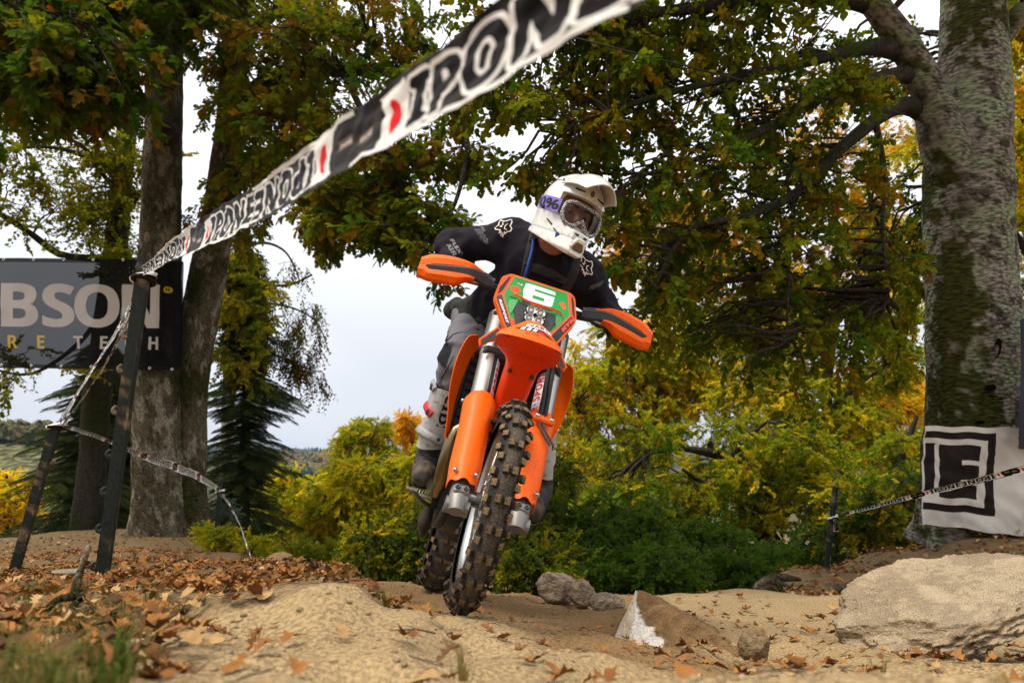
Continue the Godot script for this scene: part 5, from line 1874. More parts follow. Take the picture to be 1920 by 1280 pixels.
func build_course() -> void:
	stake("blurred near stake at the left, top of the big tape, muddy hooks on its left", at(186, 1112, 2.0), at(271, 486, 1.95), 0.038, 7, -1.0, 4)
	stake("second stake from the left edge, plain and leaning right", at(22, 1082, 4.3), at(103, 800, 4.25), 0.060, 2, 1.0, 5)
	stake("small far stake in front of the spruce with tape tied to it", at(402, 1038, 8.4), at(414, 888, 8.4), 0.05, 4, -1.0, 6)
	stake("dark stake on the right bank with a torn tape end", at(1549, 1074, 6.6), at(1567, 912, 6.6), 0.05, 4, 1.0, 7)
	var near_end := at(4000, -1300, 0.25)
	stake("stake beside the camera that holds the near end of the big tape", Vector3(near_end.x + 0.03, ground_y(near_end.x, near_end.z), near_end.z), near_end + Vector3(0.03, 0.06, 0), 0.038, 5, 1.0, 8)
	var far_end := at(2120, 826, 4.45)
	stake("stake out of view on the right that holds the taut tape", Vector3(far_end.x, ground_y(far_end.x, far_end.z), far_end.z), far_end + Vector3(0, 0.06, 0), 0.05, 4, 1.0, 9)
	var tm := mat("tape", Color.WHITE, 0.42, 0.0, 0.18)
	tm.albedo_texture = tape_print()
	tm.backlight_enabled = true
	tm.backlight = Color(0.22, 0.22, 0.22)
	tm.texture_repeat = true
	tape("wide blurred tape running from the near stake up over the camera", [[268, 508, 1.93, 0.028, 10, 1.0], [300, 488, 1.72, 0.042, 8, 1.2], [330, 469, 1.58, 0.048, 4, 1.3], [400, 433, 1.28, 0.064, -4, 1.3], [500, 376, 1.02, 0.074, -8, 1.1], [600, 308, 0.82, 0.075, -6, 1.0], [700, 240, 0.70, 0.065, -2, 0.9], [760, 201, 0.645, 0.067, 0, 0.8], [870, 128, 0.56, 0.066, 0, 0.7], [1000, 44, 0.485, 0.065, 0, 0.6], [1100, -20, 0.44, 0.063, 4, 0.7], [1240, -96, 0.39, 0.052, 10, 0.9], [1500, -270, 0.33, 0.05, 10, 0.9], [2300, -720, 0.28, 0.05, 10, 0.9], [4000, -1300, 0.25, 0.035, 10, 1.0]], 0.57, tm, 0.006)
	tape("double twisted tape from the near stake down to the second stake", [[264, 530, 1.95, 0.030, 6, 0.8], [246, 566, 2.1, 0.044, 14, 1.0], [215, 622, 2.45, 0.060, 24, 0.9], [180, 678, 2.95, 0.066, 20, 0.8], [140, 742, 3.6, 0.066, 10, 0.9], [112, 788, 4.2, 0.04, 0, 1.0]], 0.0, tm, 0.012)
	tape("lower slack strand behind the double tape at the left", [[262, 536, 1.96, 0.022, 30, 1.6], [232, 610, 2.3, 0.03, 34, 1.8], [190, 690, 3.0, 0.034, 30, 1.8], [140, 764, 3.8, 0.036, 20, 1.6], [116, 796, 4.22, 0.03, 0, 1.4]], 0.33, tm, 0.012)
	tape("tape sagging from the second stake to the far stake before the oaks", [[108, 796, 4.25, 0.030, 0, 2.0], [150, 808, 4.7, 0.034, 20, 2.4], [210, 829, 5.3, 0.04, 30, 2.0], [270, 855, 6.0, 0.072, 12, 0.8], [330, 876, 6.8, 0.09, 0, 0.5], [375, 896, 7.6, 0.085, -8, 0.6], [411, 920, 8.36, 0.05, 0, 1.0]], 0.2, tm, 0.02)
	tape("loose tape tail drooping from the far stake to the ground", [[416, 926, 8.36, 0.05, 10, 1.0], [432, 948, 8.2, 0.055, 20, 1.0], [450, 984, 7.9, 0.05, 30, 1.2], [464, 1024, 7.6, 0.045, 36, 1.3], [474, 1056, 7.3, 0.04, 40, 1.2]], 0.1, tm, 0.02)
	tape("taut shiny tape from the right stake across the white banner", [[1566, 969, 6.58, 0.020, 0, 1.8], [1610, 957, 6.35, 0.035, 20, 1.8], [1690, 936, 5.95, 0.048, 26, 1.5], [1780, 913, 5.55, 0.053, 30, 1.5], [1870, 891, 5.2, 0.056, 34, 1.4], [1990, 860, 4.8, 0.058, 34, 1.3], [2120, 826, 4.45, 0.055, 30, 1.3]], 0.3, tm, 0.02)
	tape("short torn tape end hanging from the right stake", [[1567, 972, 6.56, 0.03, 0, 0.5], [1567, 982, 6.55, 0.035, 80, 0.6], [1569, 996, 6.55, 0.04, 84, 0.6]], 0.36, tm, 0.01)
	knot("tape knot on the near stake", at(268, 522, 1.95), 0.027, tm)
	knot("tape knot on top of the second stake", at(105, 800, 4.25), 0.045, tm)
	knot("tape knot on the far stake", at(412, 922, 8.4), 0.045, tm)
	knot("tape knot on the right stake", at(1562, 970, 6.6), 0.042, tm)

	# the black banner between the left trees
	var p := Print.new(2048, 720, Color(0.075, 0.07, 0.068, 0.90))
	var k := 3.5
	var ox := -260.0
	var oy := 485.0
	var pale := Color(0.74, 0.70, 0.67, 0.95)
	for q in [["G", -124.0, -52.0], ["I", -96.0, -76.0], ["B", 5.0, 70.0], ["S", 79.0, 136.0], ["O", 138.0, 220.0], ["N", 227.0, 297.0]]:
		if q[0] == "I":
			q = ["I", -40.0, -14.0]
		var cap := 79.0 * k
		var tw := glyph_width(q[0], cap)
		p.text(q[0], font_bold, (q[1] - ox) * k, (612 - oy) * k, cap, pale, (q[2] - q[1]) * k / tw, 0.0, 0.0, pale, 4.0)
	var gold := Color(0.80, 0.66, 0.10, 0.95)
	for q in [["T", -110, gold], ["Y", -48, gold], ["R", 15, gold], ["E", 68, gold], ["T", 135, pale], ["E", 185, pale], ["C", 232, pale], ["H", 279, pale]]:
		p.text(q[0], font_bold, (q[1] - ox) * k, (653 - oy) * k, 24.0 * k, q[2])
	p.disc(Vector2((308 - ox) * k, (541 - oy) * k), 5.0 * k, 6.0 * k, gold)
	p.text("R", font_bold, (306 - ox) * k, (544 - oy) * k, 6.5 * k, Color(0.1, 0.08, 0.06))
	for y in [0, 720 - 26]:
		p.im.fill_rect(Rect2i(0, y, 2048, 26), Color(0.10, 0.095, 0.095, 0.97))
	var bm := mat("banner_mesh", Color.WHITE, 0.5, 0.0, 0.15)
	bm.albedo_texture = p.tex()
	bm.transparency = BaseMaterial3D.TRANSPARENCY_ALPHA
	var t := thing("banner", "black mesh banner with big pale letters stretched between the left oaks", "banner", at(160, 590, 9.6))
	var rows := cloth([at(-260, 482, 9.58), at(325, 486, 9.58), at(-260, 686, 9.58), at(325, 694, 9.58)], 64, 14, func(u, v): return 0.03 * sin(u * 9.0 + v * 2.0) + 0.28 * smoothstep(0.955, 1.0, u) + 0.02 * nz.get_noise_2d(u * 30.0, v * 8.0))
	for row in rows:
		for i in row.size():
			row[i] -= t.position
	var mb := Mb.new()
	mb.sheet(rows)
	obj("fabric", mb, bm, t)
	var em := mat("eyelet_steel", lin(0.7, 0.7, 0.68), 0.3, 1.0)
	var ey := Mb.new()
	var ring := []
	for q in 17:
		ring.append(Vector3(cos(TAU * q / 16.0) * 0.015, sin(TAU * q / 16.0) * 0.015, 0))
	ey.tube(ring, ramp([0.005, 0.005], 17), 6, false)
	var eyelet := ey.mesh()
	for q in [[6, 486], [62, 486], [119, 486], [174, 487], [230, 487], [287, 487], [2, 684], [58, 685], [114, 686], [170, 687], [225, 688], [280, 690], [322, 692]]:
		var o := obj("eyelet", eyelet, em, t)
		o.position = at(q[0], q[1], 9.55) - t.position
	var rope := Mb.new()
	rope.col = Color(0.1, 0.09, 0.08)
	rope.tube(curve([at(318, 489, 9.6) - t.position, at(334, 486, 9.7) - t.position, at(342, 482, 10.0) - t.position], 0.05), ramp([0.006, 0.006], curve([at(318, 489, 9.6) - t.position, at(334, 486, 9.7) - t.position, at(342, 482, 10.0) - t.position], 0.05).size()), 5)
	obj("cord", rope, mat("cord", Color.WHITE, 0.9), t)

	# the white banner on the beech
	var w := Print.new(1400, 900, Color(0.80, 0.775, 0.74))
	var ink := Color(0.115, 0.09, 0.075)
	var wc := Color(0.80, 0.775, 0.74)
	var s := 1.62
	for q in [[5, 30, 330, 470, ink], [5, 68, 290, 430, wc], [10, 98, 55, 386, ink], [75, 100, 255, 392, ink], [170, 183, 258, 208, wc], [170, 290, 262, 318, wc]]:
		w.im.fill_rect(Rect2i(int(q[0] * s), int(q[1] * s), int((q[2] - q[0]) * s), int((q[3] - q[1]) * s)), q[4])
	var star := PackedVector2Array()
	for q in 12:
		var a := TAU * q / 12.0
		star.append(Vector2(475, 75) * s + Vector2.from_angle(a) * (52.0 if q % 2 else 34.0) * s)
	w.poly(star, Color(0.62, 0.47, 0.05))
	var wm := mat("banner_cloth", Color.WHITE, 0.7, 0.0, 0.3)
	wm.albedo_texture = w.tex()
	relief(wm, noise_tex("weave", 256, 0.2, FastNoiseLite.TYPE_SIMPLEX, 2, []), 0.15)
	var wb := thing("banner", "white banner with a black framed E wrapped on the beech foot", "banner", at(1830, 900, 6.45))
	rows = cloth([at(1741, 800, 6.42), at(2078, 803, 6.42), at(1732, 985, 6.42), at(2078, 1020, 6.42)], 60, 24, func(u, v): return 0.05 * cos(u * PI * 1.4) * (1.0 - u) + 0.022 * sin(u * 15.0 + v * 5.0) * (0.3 + v) + 0.03 * nz.get_noise_2d(u * 14.0, v * 10.0))
	for row in rows:
		for i in row.size():
			row[i] += -wb.position + Vector3(0, 0.006 * sin(i * 0.55), 0)
	mb = Mb.new()
	mb.sheet(rows)
	obj("fabric", mb, wm, wb)
	var nail := obj("eyelet", eyelet, mat("brass", lin(0.55, 0.42, 0.12), 0.35, 1.0), wb)
	nail.position = at(1910, 995, 6.38) - wb.position

	# the edge of a tall dark flag at the right picture edge
	var fb := thing("feather_flag", "edge of a dark blue feather flag cut by the right picture edge", "flag", at(1925, 1010, 6.2))
	rows = []
	for j in 30:
		var v := j / 29.0
		var row := []
		for i in 8:
			var u := i / 7.0
			var edge := 1913.0 + 2.0 * sin(v * 5.0)
			row.append(at(edge + u * 90.0, lerpf(600.0, 842.0, v) - 40.0 * u * (1.0 - v), 6.2 + 0.03 * sin(u * 5.0 + v * 6.0)) - fb.position)
		rows.append(row)
	mb = Mb.new()
	mb.col = Color(0.012, 0.014, 0.035)
	mb.sheet(rows)
	obj("fabric", mb, mat("flag_cloth", Color.WHITE, 0.7), fb)
	var pole := Mb.new()
	pole.col = Color(0.03, 0.03, 0.035)
	var pl := curve([Vector3(0.30, -0.2, 0), at(1995, 800, 6.25) - fb.position, at(1990, 640, 6.25) - fb.position, at(1970, 585, 6.25) - fb.position, at(1925, 592, 6.22) - fb.position], 0.1)
	pole.tube(pl, ramp([0.014, 0.008], pl.size()), 8)
	obj("pole", pole, mat("cord", Color.WHITE, 0.9), fb)

	# a thin cable through the beech boughs
	var cb := Mb.new()
	cb.col = Color(0.02, 0.018, 0.016)
	var cp := path([[1060, 66, 4.6], [1200, 102, 4.8], [1400, 152, 5.2], [1560, 186, 5.7], [1700, 214, 6.5]], 0.1)
	var co: Vector3 = cp[0]
	cb.tube(cp.map(func(q): return q - co), ramp([0.006, 0.006], cp.size()), 5)
	var cable := obj("cable", cb, mat("cord", Color.WHITE, 0.9))
	cable.position = co
	tag(cable, "thin black cable strung through the beech branches", "cable")


func glyph_width(s: String, cap: float) -> float:
	var tm := TextMesh.new()
	tm.text = s
	tm.font = font_bold
	tm.font_size = 96
	tm.pixel_size = 1.0
	tm.depth = 0.0
	var b := tm.get_aabb()
	return b.size.x * cap / b.size.y


# a hung sheet between four corners; bulge pushes it away from the viewer's side
func cloth(k: Array, nu: int, nv: int, bulge: Callable) -> Array:
	var n: Vector3 = (k[1] - k[0]).cross(k[2] - k[0]).normalized()
	if n.z > 0.0:
		n = -n
	var rows := []
	for j in nv + 1:
		var row := []
		for i in nu + 1:
			var u := float(i) / nu
			var v := float(j) / nv
			var top: Vector3 = k[0].lerp(k[1], u)
			var low: Vector3 = k[2].lerp(k[3], u)
			var push: float = bulge.call(u, v)
			row.append(top.lerp(low, v) + n * push)
		rows.append(row)
	return rows


# ---------------------------------------------------------------- the motorcycle
# built in its own axes: z forward from the rear to the front contact point, y up through the leaning wheel, x to the rider's left
func bike_basis() -> Transform3D:
	var c := at(855, 1156, 2.05)
	var r := at(806, 1108, 3.43)
	var f := (c - r).normalized()
	var u0 := (Vector3.UP - f * f.y).normalized()
	var x0 := u0.cross(f)
	var lean := deg_to_rad(16.8)
	var u := u0 * cos(lean) + x0 * sin(lean)
	return Transform3D(Basis(u.cross(f), u, f), c)


func V(x: float, y: float, z: float) -> Vector3:
	return Vector3(x, y, z)


func ring_xf(o: Vector3) -> Transform3D:              # lathe axis along x
	return Transform3D(Basis(V(0, 0, -1), V(1, 0, 0), V(0, -1, 0)), o)


func smooth_poly(p: Array, n := 4) -> PackedVector2Array:   # rounded outline
	var out := PackedVector2Array()
	var m := p.size()
	for i in m:
		var a: Vector2 = (p[i] + p[(i + m - 1) % m]) * 0.5
		var b: Vector2 = p[i]
		var c: Vector2 = (p[i] + p[(i + 1) % m]) * 0.5
		a = b.lerp(a, 0.35)
		c = b.lerp(c, 0.35)
		for k in n:
			var t := float(k) / (n - 1)
			out.append(a.lerp(b, t).lerp(b.lerp(c, t), t))
	return out


func wheel(parent: Node3D, called: String, axle: Vector3, r: float, w: float, rows: int, wide: bool, spin: float) -> void:
	var rub := mat("rubber", Color.WHITE, 0.85, 0.0, 0.3)
	if rub.albedo_texture == null:
		rub.albedo_texture = noise_tex("rubber_dust", 512, 0.03, FastNoiseLite.TYPE_SIMPLEX, 5, [[0.2, grey(0.6)], [0.8, grey(1.0)]])
		triplanar(rub, Vector3.ONE * 6.0, false)
	var alu := mat("alloy", lin(0.45, 0.45, 0.44), 0.35, 1.0)
	var steel := mat("steel", lin(0.5, 0.5, 0.5), 0.25, 1.0)
	var wh := Node3D.new()
	wh.name = called
	parent.add_child(wh, true)
	wh.position = axle
	var rim_r := r * 0.775
	var h := w * 0.5
	var ty := Mb.new()
	ty.col = Color(0.040, 0.035, 0.030)
	var prof := []
	for k in 21:
		var a := -0.25 + (PI + 0.5) * k / 20.0
		prof.append(Vector2(rim_r + (r - rim_r) * (0.18 + 0.82 * sin(clampf(a, 0.0, PI))) if a > 0.0 and a < PI else rim_r, -cos(a) * h))
	ty.lathe(prof, 72, ring_xf(Vector3.ZERO))
	for i in ty.v.size():     # dust on the crown of the tread, bare rubber on the walls
		var p := ty.v[i]
		var g := nz.get_noise_3d(p.x * 30.0, p.y * 30.0, p.z * 30.0)
		ty.c[i] = Color(0.036, 0.033, 0.030).lerp(Color(0.135, 0.105, 0.074), clampf(smoothstep(h * 0.9, h * 0.3, absf(p.x)) * (0.75 + 0.6 * g), 0.0, 1.0))
	obj("tyre", ty, rub, wh)
	var rim := Mb.new()
	var rw := h * 0.62
	rim.lathe([Vector2(rim_r - 0.020, -rw * 0.4), Vector2(rim_r - 0.012, -rw), Vector2(rim_r + 0.008, -rw * 1.08), Vector2(rim_r + 0.008, rw * 1.08), Vector2(rim_r - 0.012, rw), Vector2(rim_r - 0.020, rw * 0.4), Vector2(rim_r - 0.024, 0.0), Vector2(rim_r - 0.020, -rw * 0.4)], 64, ring_xf(Vector3.ZERO))
	obj("rim", rim, alu, wh)
	var hub := Mb.new()
	hub.lathe([Vector2(0.012, -h - 0.03), Vector2(0.024, -h - 0.028), Vector2(0.026, -h * 0.80), Vector2(0.052, -h * 0.78), Vector2(0.054, -h * 0.62), Vector2(0.028, -h * 0.5), Vector2(0.026, h * 0.5), Vector2(0.054, h * 0.62), Vector2(0.052, h * 0.78), Vector2(0.026, h * 0.8), Vector2(0.024, h + 0.028), Vector2(0.012, h + 0.03)], 32, ring_xf(Vector3.ZERO))
	obj("hub", hub, alu, wh)
	for k in 32:
		var a := TAU * k / 32.0
		var s := -1.0 if k % 2 else 1.0
		var b := a + (0.55 if (k / 2) % 2 else -0.55)
		var sp := Mb.new()
		sp.tube([V(s * h * 0.7, cos(a) * 0.050, sin(a) * 0.050), V(0.0, cos(b) * (rim_r - 0.015), sin(b) * (rim_r - 0.015))], [0.0022, 0.0022], 5, false)
		obj("spoke", sp, steel, wh)
	# knobs: dusty brown tops on dark rubber
	var kinds := {}
	var lay := []
	var step := TAU / rows
	for k in rows:
		var a := k * step + spin
		if wide:
			lay.append_array([[a, h * 0.27, "a"], [a, -h * 0.27, "a"], [a + step * 0.5, h * 0.74, "b"], [a + step * 0.5, -h * 0.74, "b"], [a + step * 0.15, h * 1.02, "b"], [a + step * 0.15, -h * 1.02, "b"]])
		else:
			lay.append_array([[a, h * 0.28, "a"], [a, -h * 0.28, "a"], [a + step * 0.5, h * 0.72, "b"], [a + step * 0.5, -h * 0.72, "b"], [a + step * 0.08, h * 1.0, "c"], [a + step * 0.08, -h * 1.0, "c"]])
	for q in ["a", "b", "c"]:
		for v in 3:
			var kb := Mb.new()
			var sz := V(0.034, 0.018, 0.018) if wide and q == "a" else V(0.024, 0.018, 0.024) if wide else V(0.0185, 0.018, 0.025) if q == "a" else V(0.020, 0.017, 0.022)
			kb.col = Color(0.036, 0.031, 0.027)
			kb.box(Transform3D(Basis.IDENTITY, V(0, sz.y * 0.3, 0)), sz, 0.0022)
			var tone := [Color(0.27, 0.175, 0.085), Color(0.20, 0.13, 0.066), Color(0.31, 0.20, 0.095)]
			for i in kb.v.size():
				if kb.v[i].y > sz.y * 0.72:
					kb.c[i] = tone[v]
				elif kb.v[i].y < 0.0:
					kb.c[i] = Color(0.085, 0.063, 0.042)
			kinds[q + str(v)] = kb.mesh()
	var n := 0
	for q in lay:
		var f: float = clampf(q[1] / h, -1.0, 1.0)
		var t := acos(clampf(-f, -1.0, 1.0))
		var rr := rim_r + (r - rim_r) * (0.18 + 0.82 * sin(t))
		var tilt := -f * 0.85
		if absf(f) > 0.95:
			rr = rim_r + (r - rim_r) * 0.62
		var out := V(0, cos(q[0]), sin(q[0]))
		var along := V(0, -sin(q[0]), cos(q[0]))
		var up := (out * cos(tilt) + V(1, 0, 0) * -sin(tilt)).normalized()
		var o := obj("tread_block", kinds[q[2] + str((n * 7 + 3) % 3)], rub, wh)
		o.transform = Transform3D(Basis(up.cross(along).normalized() * -1.0 if false else along.cross(up).normalized() * -1.0, up, along), out * rr + V(q[1] * (0.97 if absf(f) > 0.95 else 1.0), 0, 0))
		n += 1


func sticker(w: int, h: int, bg: Color, items: Array) -> StandardMaterial3D:
	var p := Print.new(w, h, bg)
	for i in items:
		p.text(i[0], font_bold, i[1], i[2], i[3], i[4], i[5] if i.size() > 5 else 1.0, i[6] if i.size() > 6 else 0.0, 0.0, Color.WHITE, i[7] if i.size() > 7 else 0.0)
	var m := StandardMaterial3D.new()
	m.resource_name = "sticker"
	m.albedo_texture = p.tex()
	m.roughness = 0.35
	return m


func flat_print(parent: Node3D, called: String, rows: Array, m: Material) -> MeshInstance3D:
	var mb := Mb.new()
	mb.sheet(rows)
	return obj(called, mb, m, parent)


func quad_rows(a: Vector3, b: Vector3, c: Vector3, d: Vector3, n := 4) -> Array:   # a-b top, c-d bottom
	var rows := []
	for j in n + 1:
		var row := []
		for i in n + 1:
			row.append(a.lerp(b, float(i) / n).lerp(c.lerp(d, float(i) / n), float(j) / n))
		rows.append(row)
	return rows


func plastic(key: String, c: Color, rough := 0.42) -> StandardMaterial3D:
	if mats.has(key):
		return mats[key]
	var m := mat(key, c, rough, 0.0, 0.32)
	m.roughness_texture = noise_tex("scuff", 512, 0.02, FastNoiseLite.TYPE_SIMPLEX, 5, [[0.2, grey(0.8)], [0.8, grey(1.0)]])
	m.albedo_texture = noise_tex("mud_specks", 1024, 0.022, FastNoiseLite.TYPE_SIMPLEX, 5, [[0.0, Color(0.36, 0.26, 0.18)], [0.12, Color(0.45, 0.34, 0.25)], [0.175, Color(0.95, 0.92, 0.88)], [0.5, grey(1.0)], [1.0, grey(1.0)]])
	triplanar(m, Vector3.ONE * 3.0, false)
	return m


# a shell: a sheet of rows given a thickness
func shell(rows: Array, t: float) -> Mb:
	var mb := Mb.new()
	var m := rows.size()
	var n: int = rows[0].size()
	var back := []
	for i in m:
		var row := []
		for k in n:
			var du: Vector3 = rows[i][mini(k + 1, n - 1)] - rows[i][maxi(k - 1, 0)]
			var dv: Vector3 = rows[mini(i + 1, m - 1)][k] - rows[maxi(i - 1, 0)][k]
			row.append(rows[i][k] + du.cross(dv).normalized() * t)
		back.append(row)
	mb.sheet(rows)
	mb.sheet(back)
	for e in [[rows[0], back[0]], [rows[m - 1], back[m - 1]], [rows.map(func(r): return r[0]), back.map(func(r): return r[0])], [rows.map(func(r): return r[n - 1]), back.map(func(r): return r[n - 1])]]:
		mb.sheet(e)
	return mb


# rows refined by smooth curves both ways
func refine(rows: Array, nu: int, nv: int) -> Array:
	var fine := rows.map(func(r): return resample(r, nu))
	var out := []
	for j in nv:
		out.append([])
	for i in nu:
		var colm := resample(fine.map(func(r): return r[i]), nv)
		for j in nv:
			out[j].append(colm[j])
	return out


func resample(p: Array, n: int) -> Array:
	var out := []
	var m := p.size()
	for k in n:
		var t := float(k) / (n - 1) * (m - 1)
		var i := mini(int(t), m - 2)
		var a: Vector3 = p[maxi(i - 1, 0)]
		var d: Vector3 = p[mini(i + 2, m - 1)]
		out.append(p[i].cubic_interpolate(p[i + 1], a, d, t - i))
	return out


func build_bike() -> void:
	var xf := bike_basis()
	var k := Node3D.new()
	k.name = numbered("motorcycle")
	add_child(k)
	k.transform = xf
	tag(k, "orange enduro motorcycle with a green number six plate, leaning through a turn", "motorcycle")
	var orange := plastic("orange_plastic", lin(0.95, 0.125, 0.001), 0.45)
	var black := plastic("black_plastic", lin(0.017, 0.017, 0.018), 0.5)
	var grey_p := plastic("grey_plastic", lin(0.065, 0.068, 0.072), 0.5)
	var alu := mat("alloy", lin(0.45, 0.45, 0.44), 0.35, 1.0)
	var tubem := mat("fork_alloy", lin(0.42, 0.395, 0.36), 0.36, 1.0)
	var dark := mat("engine_black", lin(0.02, 0.018, 0.016), 0.7, 0.2)
	var steel := mat("steel", lin(0.5, 0.5, 0.5), 0.25, 1.0)
	wheel(k, "front_wheel", V(0, 0.345, 0), 0.331, 0.076, 25, false, 0.1)
	wheel(k, "rear_wheel", V(0, 0.325, -1.465), 0.312, 0.135, 21, true, 0.05)

	# ---- fork
	for s in [-1.0, 1.0]:
		var leg := Node3D.new()
		leg.name = "fork_leg"
		k.add_child(leg, true)
		var a := V(0.098 * s + 0.004, 0.318, 0.028)
		var b := V(0.128 * s + 0.012, 1.10, -0.392)
		var ax := (b - a).normalized()
		var fwd := (V(0, 0, 1) - ax * ax.z).normalized()
		var sx := ax.cross(fwd) * -1.0
		var fx := func(u, v, w): return a + ax * u + sx * v + fwd * w
		var tb := Mb.new()
		tb.tube([a + ax * 0.03, a + ax * 0.44], [0.026, 0.026], 20)
		obj("slider", tb, mat("chrome", lin(0.7, 0.68, 0.64), 0.12, 1.0), leg)
		tb = Mb.new()
		var prof := [[0.38, 0.040], [0.385, 0.0415], [0.66, 0.0415], [0.664, 0.044], [0.676, 0.044], [0.68, 0.0415], [0.70, 0.0415], [0.704, 0.0465], [0.735, 0.0465], [0.74, 0.0425], [0.90, 0.0425]]
		tb.tube(prof.map(func(q): return a + ax * q[0]), prof.map(func(q): return q[1]), 28)
		obj("outer_tube", tb, tubem, leg)
		# the orange guard: a half shell round the front of the leg, wider than deep, ending in two bolt tabs
		var rows := []
		for i in 25:
			var t := i / 24.0
			var u := lerpf(0.055, 0.435, t)
			var wr := 0.0505 * (1.0 - 0.10 * smoothstep(0.25, 0.0, t)) + 0.006 * smoothstep(0.6, 1.0, t)
			if t > 0.93:
				wr *= sqrt(1.0 - pow((t - 0.93) / 0.07, 2.0) * 0.35)
			var row := []
			for j in 19:
				var g := j / 18.0 * PI * 1.18 - PI * 0.09
				var dip := 0.0
				if i == 0:
					dip = 0.016 * absf(sin(g * 3.0)) - 0.012
				var ridge := 0.004 * smoothstep(0.3, 0.05, absf(g - 2.35)) * smoothstep(0.0, 0.2, t)
				row.append(fx.call(u + dip, -cos(g) * wr * s, sin(g) * (0.056 + ridge) - 0.004))
			rows.append(row)
		obj("guard", shell(rows, 0.003), orange, leg)
		# cast axle clamp with pinch bolts
		var cl := Mb.new()
		cl.tube([a - ax * 0.036 + fwd * 0.004, a + ax * 0.0 + fwd * 0.006, a + ax * 0.030 + fwd * 0.002, a + ax * 0.07], [0.026, 0.033, 0.032, 0.029], 20)
		cl.box(Transform3D(Basis(sx, ax, fwd), a + ax * 0.028 + fwd * 0.028), V(0.048, 0.032, 0.026), 0.006)
		cl.tube([a + V(-0.038, -0.012, 0), a + V(0.038, -0.012, 0)], [0.026, 0.026], 20)
		obj("axle_clamp", cl, mat("cast_alloy", lin(0.24, 0.225, 0.205), 0.55, 0.8), leg)
		for q in [-0.013, 0.013]:
			var bo := Mb.new()
			bo.lathe([Vector2(0.004, 0.000), Vector2(0.004, 0.004), Vector2(0.0085, 0.005), Vector2(0.009, -0.004)], 12, Transform3D(Basis(sx, fwd, ax * -1.0), a + ax * 0.030 + sx * q + fwd * 0.042))
			obj("bolt", bo, mat("bolt_steel", lin(0.12, 0.12, 0.12), 0.4, 0.9), leg)
		for q in [-0.034, 0.034]:
			var bo := Mb.new()
			bo.lathe([Vector2(0.0, 0.005), Vector2(0.007, 0.004), Vector2(0.009, -0.004)], 12, Transform3D(Basis(sx, fwd, ax * -1.0), fx.call(0.082, q, 0.052)))
			obj("bolt", bo, steel, leg)
		# the sticker on the outer face of the tube: red letters on white on a black strip
		var sm := sticker(512, 96, Color(0.045, 0.045, 0.055), [])
		var pr := Print.new(512, 96, Color(0.045, 0.045, 0.055))
		pr.poly(PackedVector2Array([Vector2(20, 30), Vector2(40, 22), Vector2(490, 22), Vector2(500, 40), Vector2(480, 84), Vector2(24, 84)]), Color(0.9, 0.9, 0.92))
		pr.text("R", font_bold, 36, 76, 46, Color(0.78, 0.03, 0.06), 1.0, 0.1, 0.0, Color.WHITE, 2.0)
		pr.text("2", font_bold, 92, 60, 26, Color(0.05, 0.05, 0.15), 1.2)
		pr.text("SPORT", font_bold, 140, 76, 46, Color(0.78, 0.03, 0.06), 1.75, 0.1, 0.0, Color.WHITE, 2.0)
		sm.albedo_texture = pr.tex()
		var st := []
		for i in 9:
			var row := []
			for j in 9:
				# wraps a strip of the tube from the front towards the outside
				var g: float = lerpf(0.30, 1.9, i / 8.0)
				var u := lerpf(0.655, 0.425, j / 8.0) if s < 0.0 else lerpf(0.425, 0.655, j / 8.0)
				row.append(a + ax * u + (fwd * cos(g) + sx * s * sin(g)) * 0.0422)
			st.append(row)
		if s > 0.0:
			st.reverse()
		flat_print(leg, "sticker", st, sm)
		if s > 0.0:
			# brake hose and its clamp on the rider's left guard
			for q in [0.0, 0.016]:
				var hp := curve([a + ax * 0.92 + fwd * 0.05, a + ax * 0.66 + fwd * 0.062 + sx * (0.004 + q), a + ax * 0.42 + fwd * 0.074 + sx * (0.0 + q), a + ax * 0.375 + fwd * 0.074 + sx * q], 0.03)
				var hb := Mb.new()
				hb.tube(hp, ramp([0.0085, 0.0085], hp.size()), 8)
				obj("brake_hose", hb, black, leg)
				hp = curve([a + ax * 0.365 + fwd * 0.070 + sx * q, a + ax * 0.33 + fwd * 0.066 - sx * (0.015 - q), a + ax * 0.29 + fwd * 0.05 - sx * (0.06 - q)], 0.01)
				hb = Mb.new()
				hb.tube(hp, ramp([0.005, 0.004], hp.size()), 6)
				obj("cable", hb, grey_p, leg)
			var cp := Mb.new()
			cp.box(Transform3D(Basis(sx, ax, fwd), a + ax * 0.372 + fwd * 0.070), V(0.076, 0.028, 0.024), 0.006)
			obj("hose_clamp", cp, orange, leg)
			for q in [-0.026, 0.026]:
				var bo := Mb.new()
				bo.lathe([Vector2(0.0, 0.004), Vector2(0.008, 0.003), Vector2(0.0095, -0.003)], 12, Transform3D(Basis(sx, fwd, ax * -1.0), a + ax * 0.375 + sx * q + fwd * 0.083))
				obj("bolt", bo, steel, leg)
	# triple clamps, steering head
	for q in [[0.90, -0.283, 0.05], [1.09, -0.385, 0.035]]:
		var tc := Mb.new()
		tc.box(Transform3D(Basis(Vector3.RIGHT, -0.48), V(0.01, q[0], q[1])), V(0.31, q[2], 0.09), 0.012)
		obj("triple_clamp", tc, dark, k)

	# ---- front fender: the beak, its raised spine, and the long liner that drops between the fork legs
	var ff := Node3D.new()
	ff.name = "front_fender"
	k.add_child(ff, true)
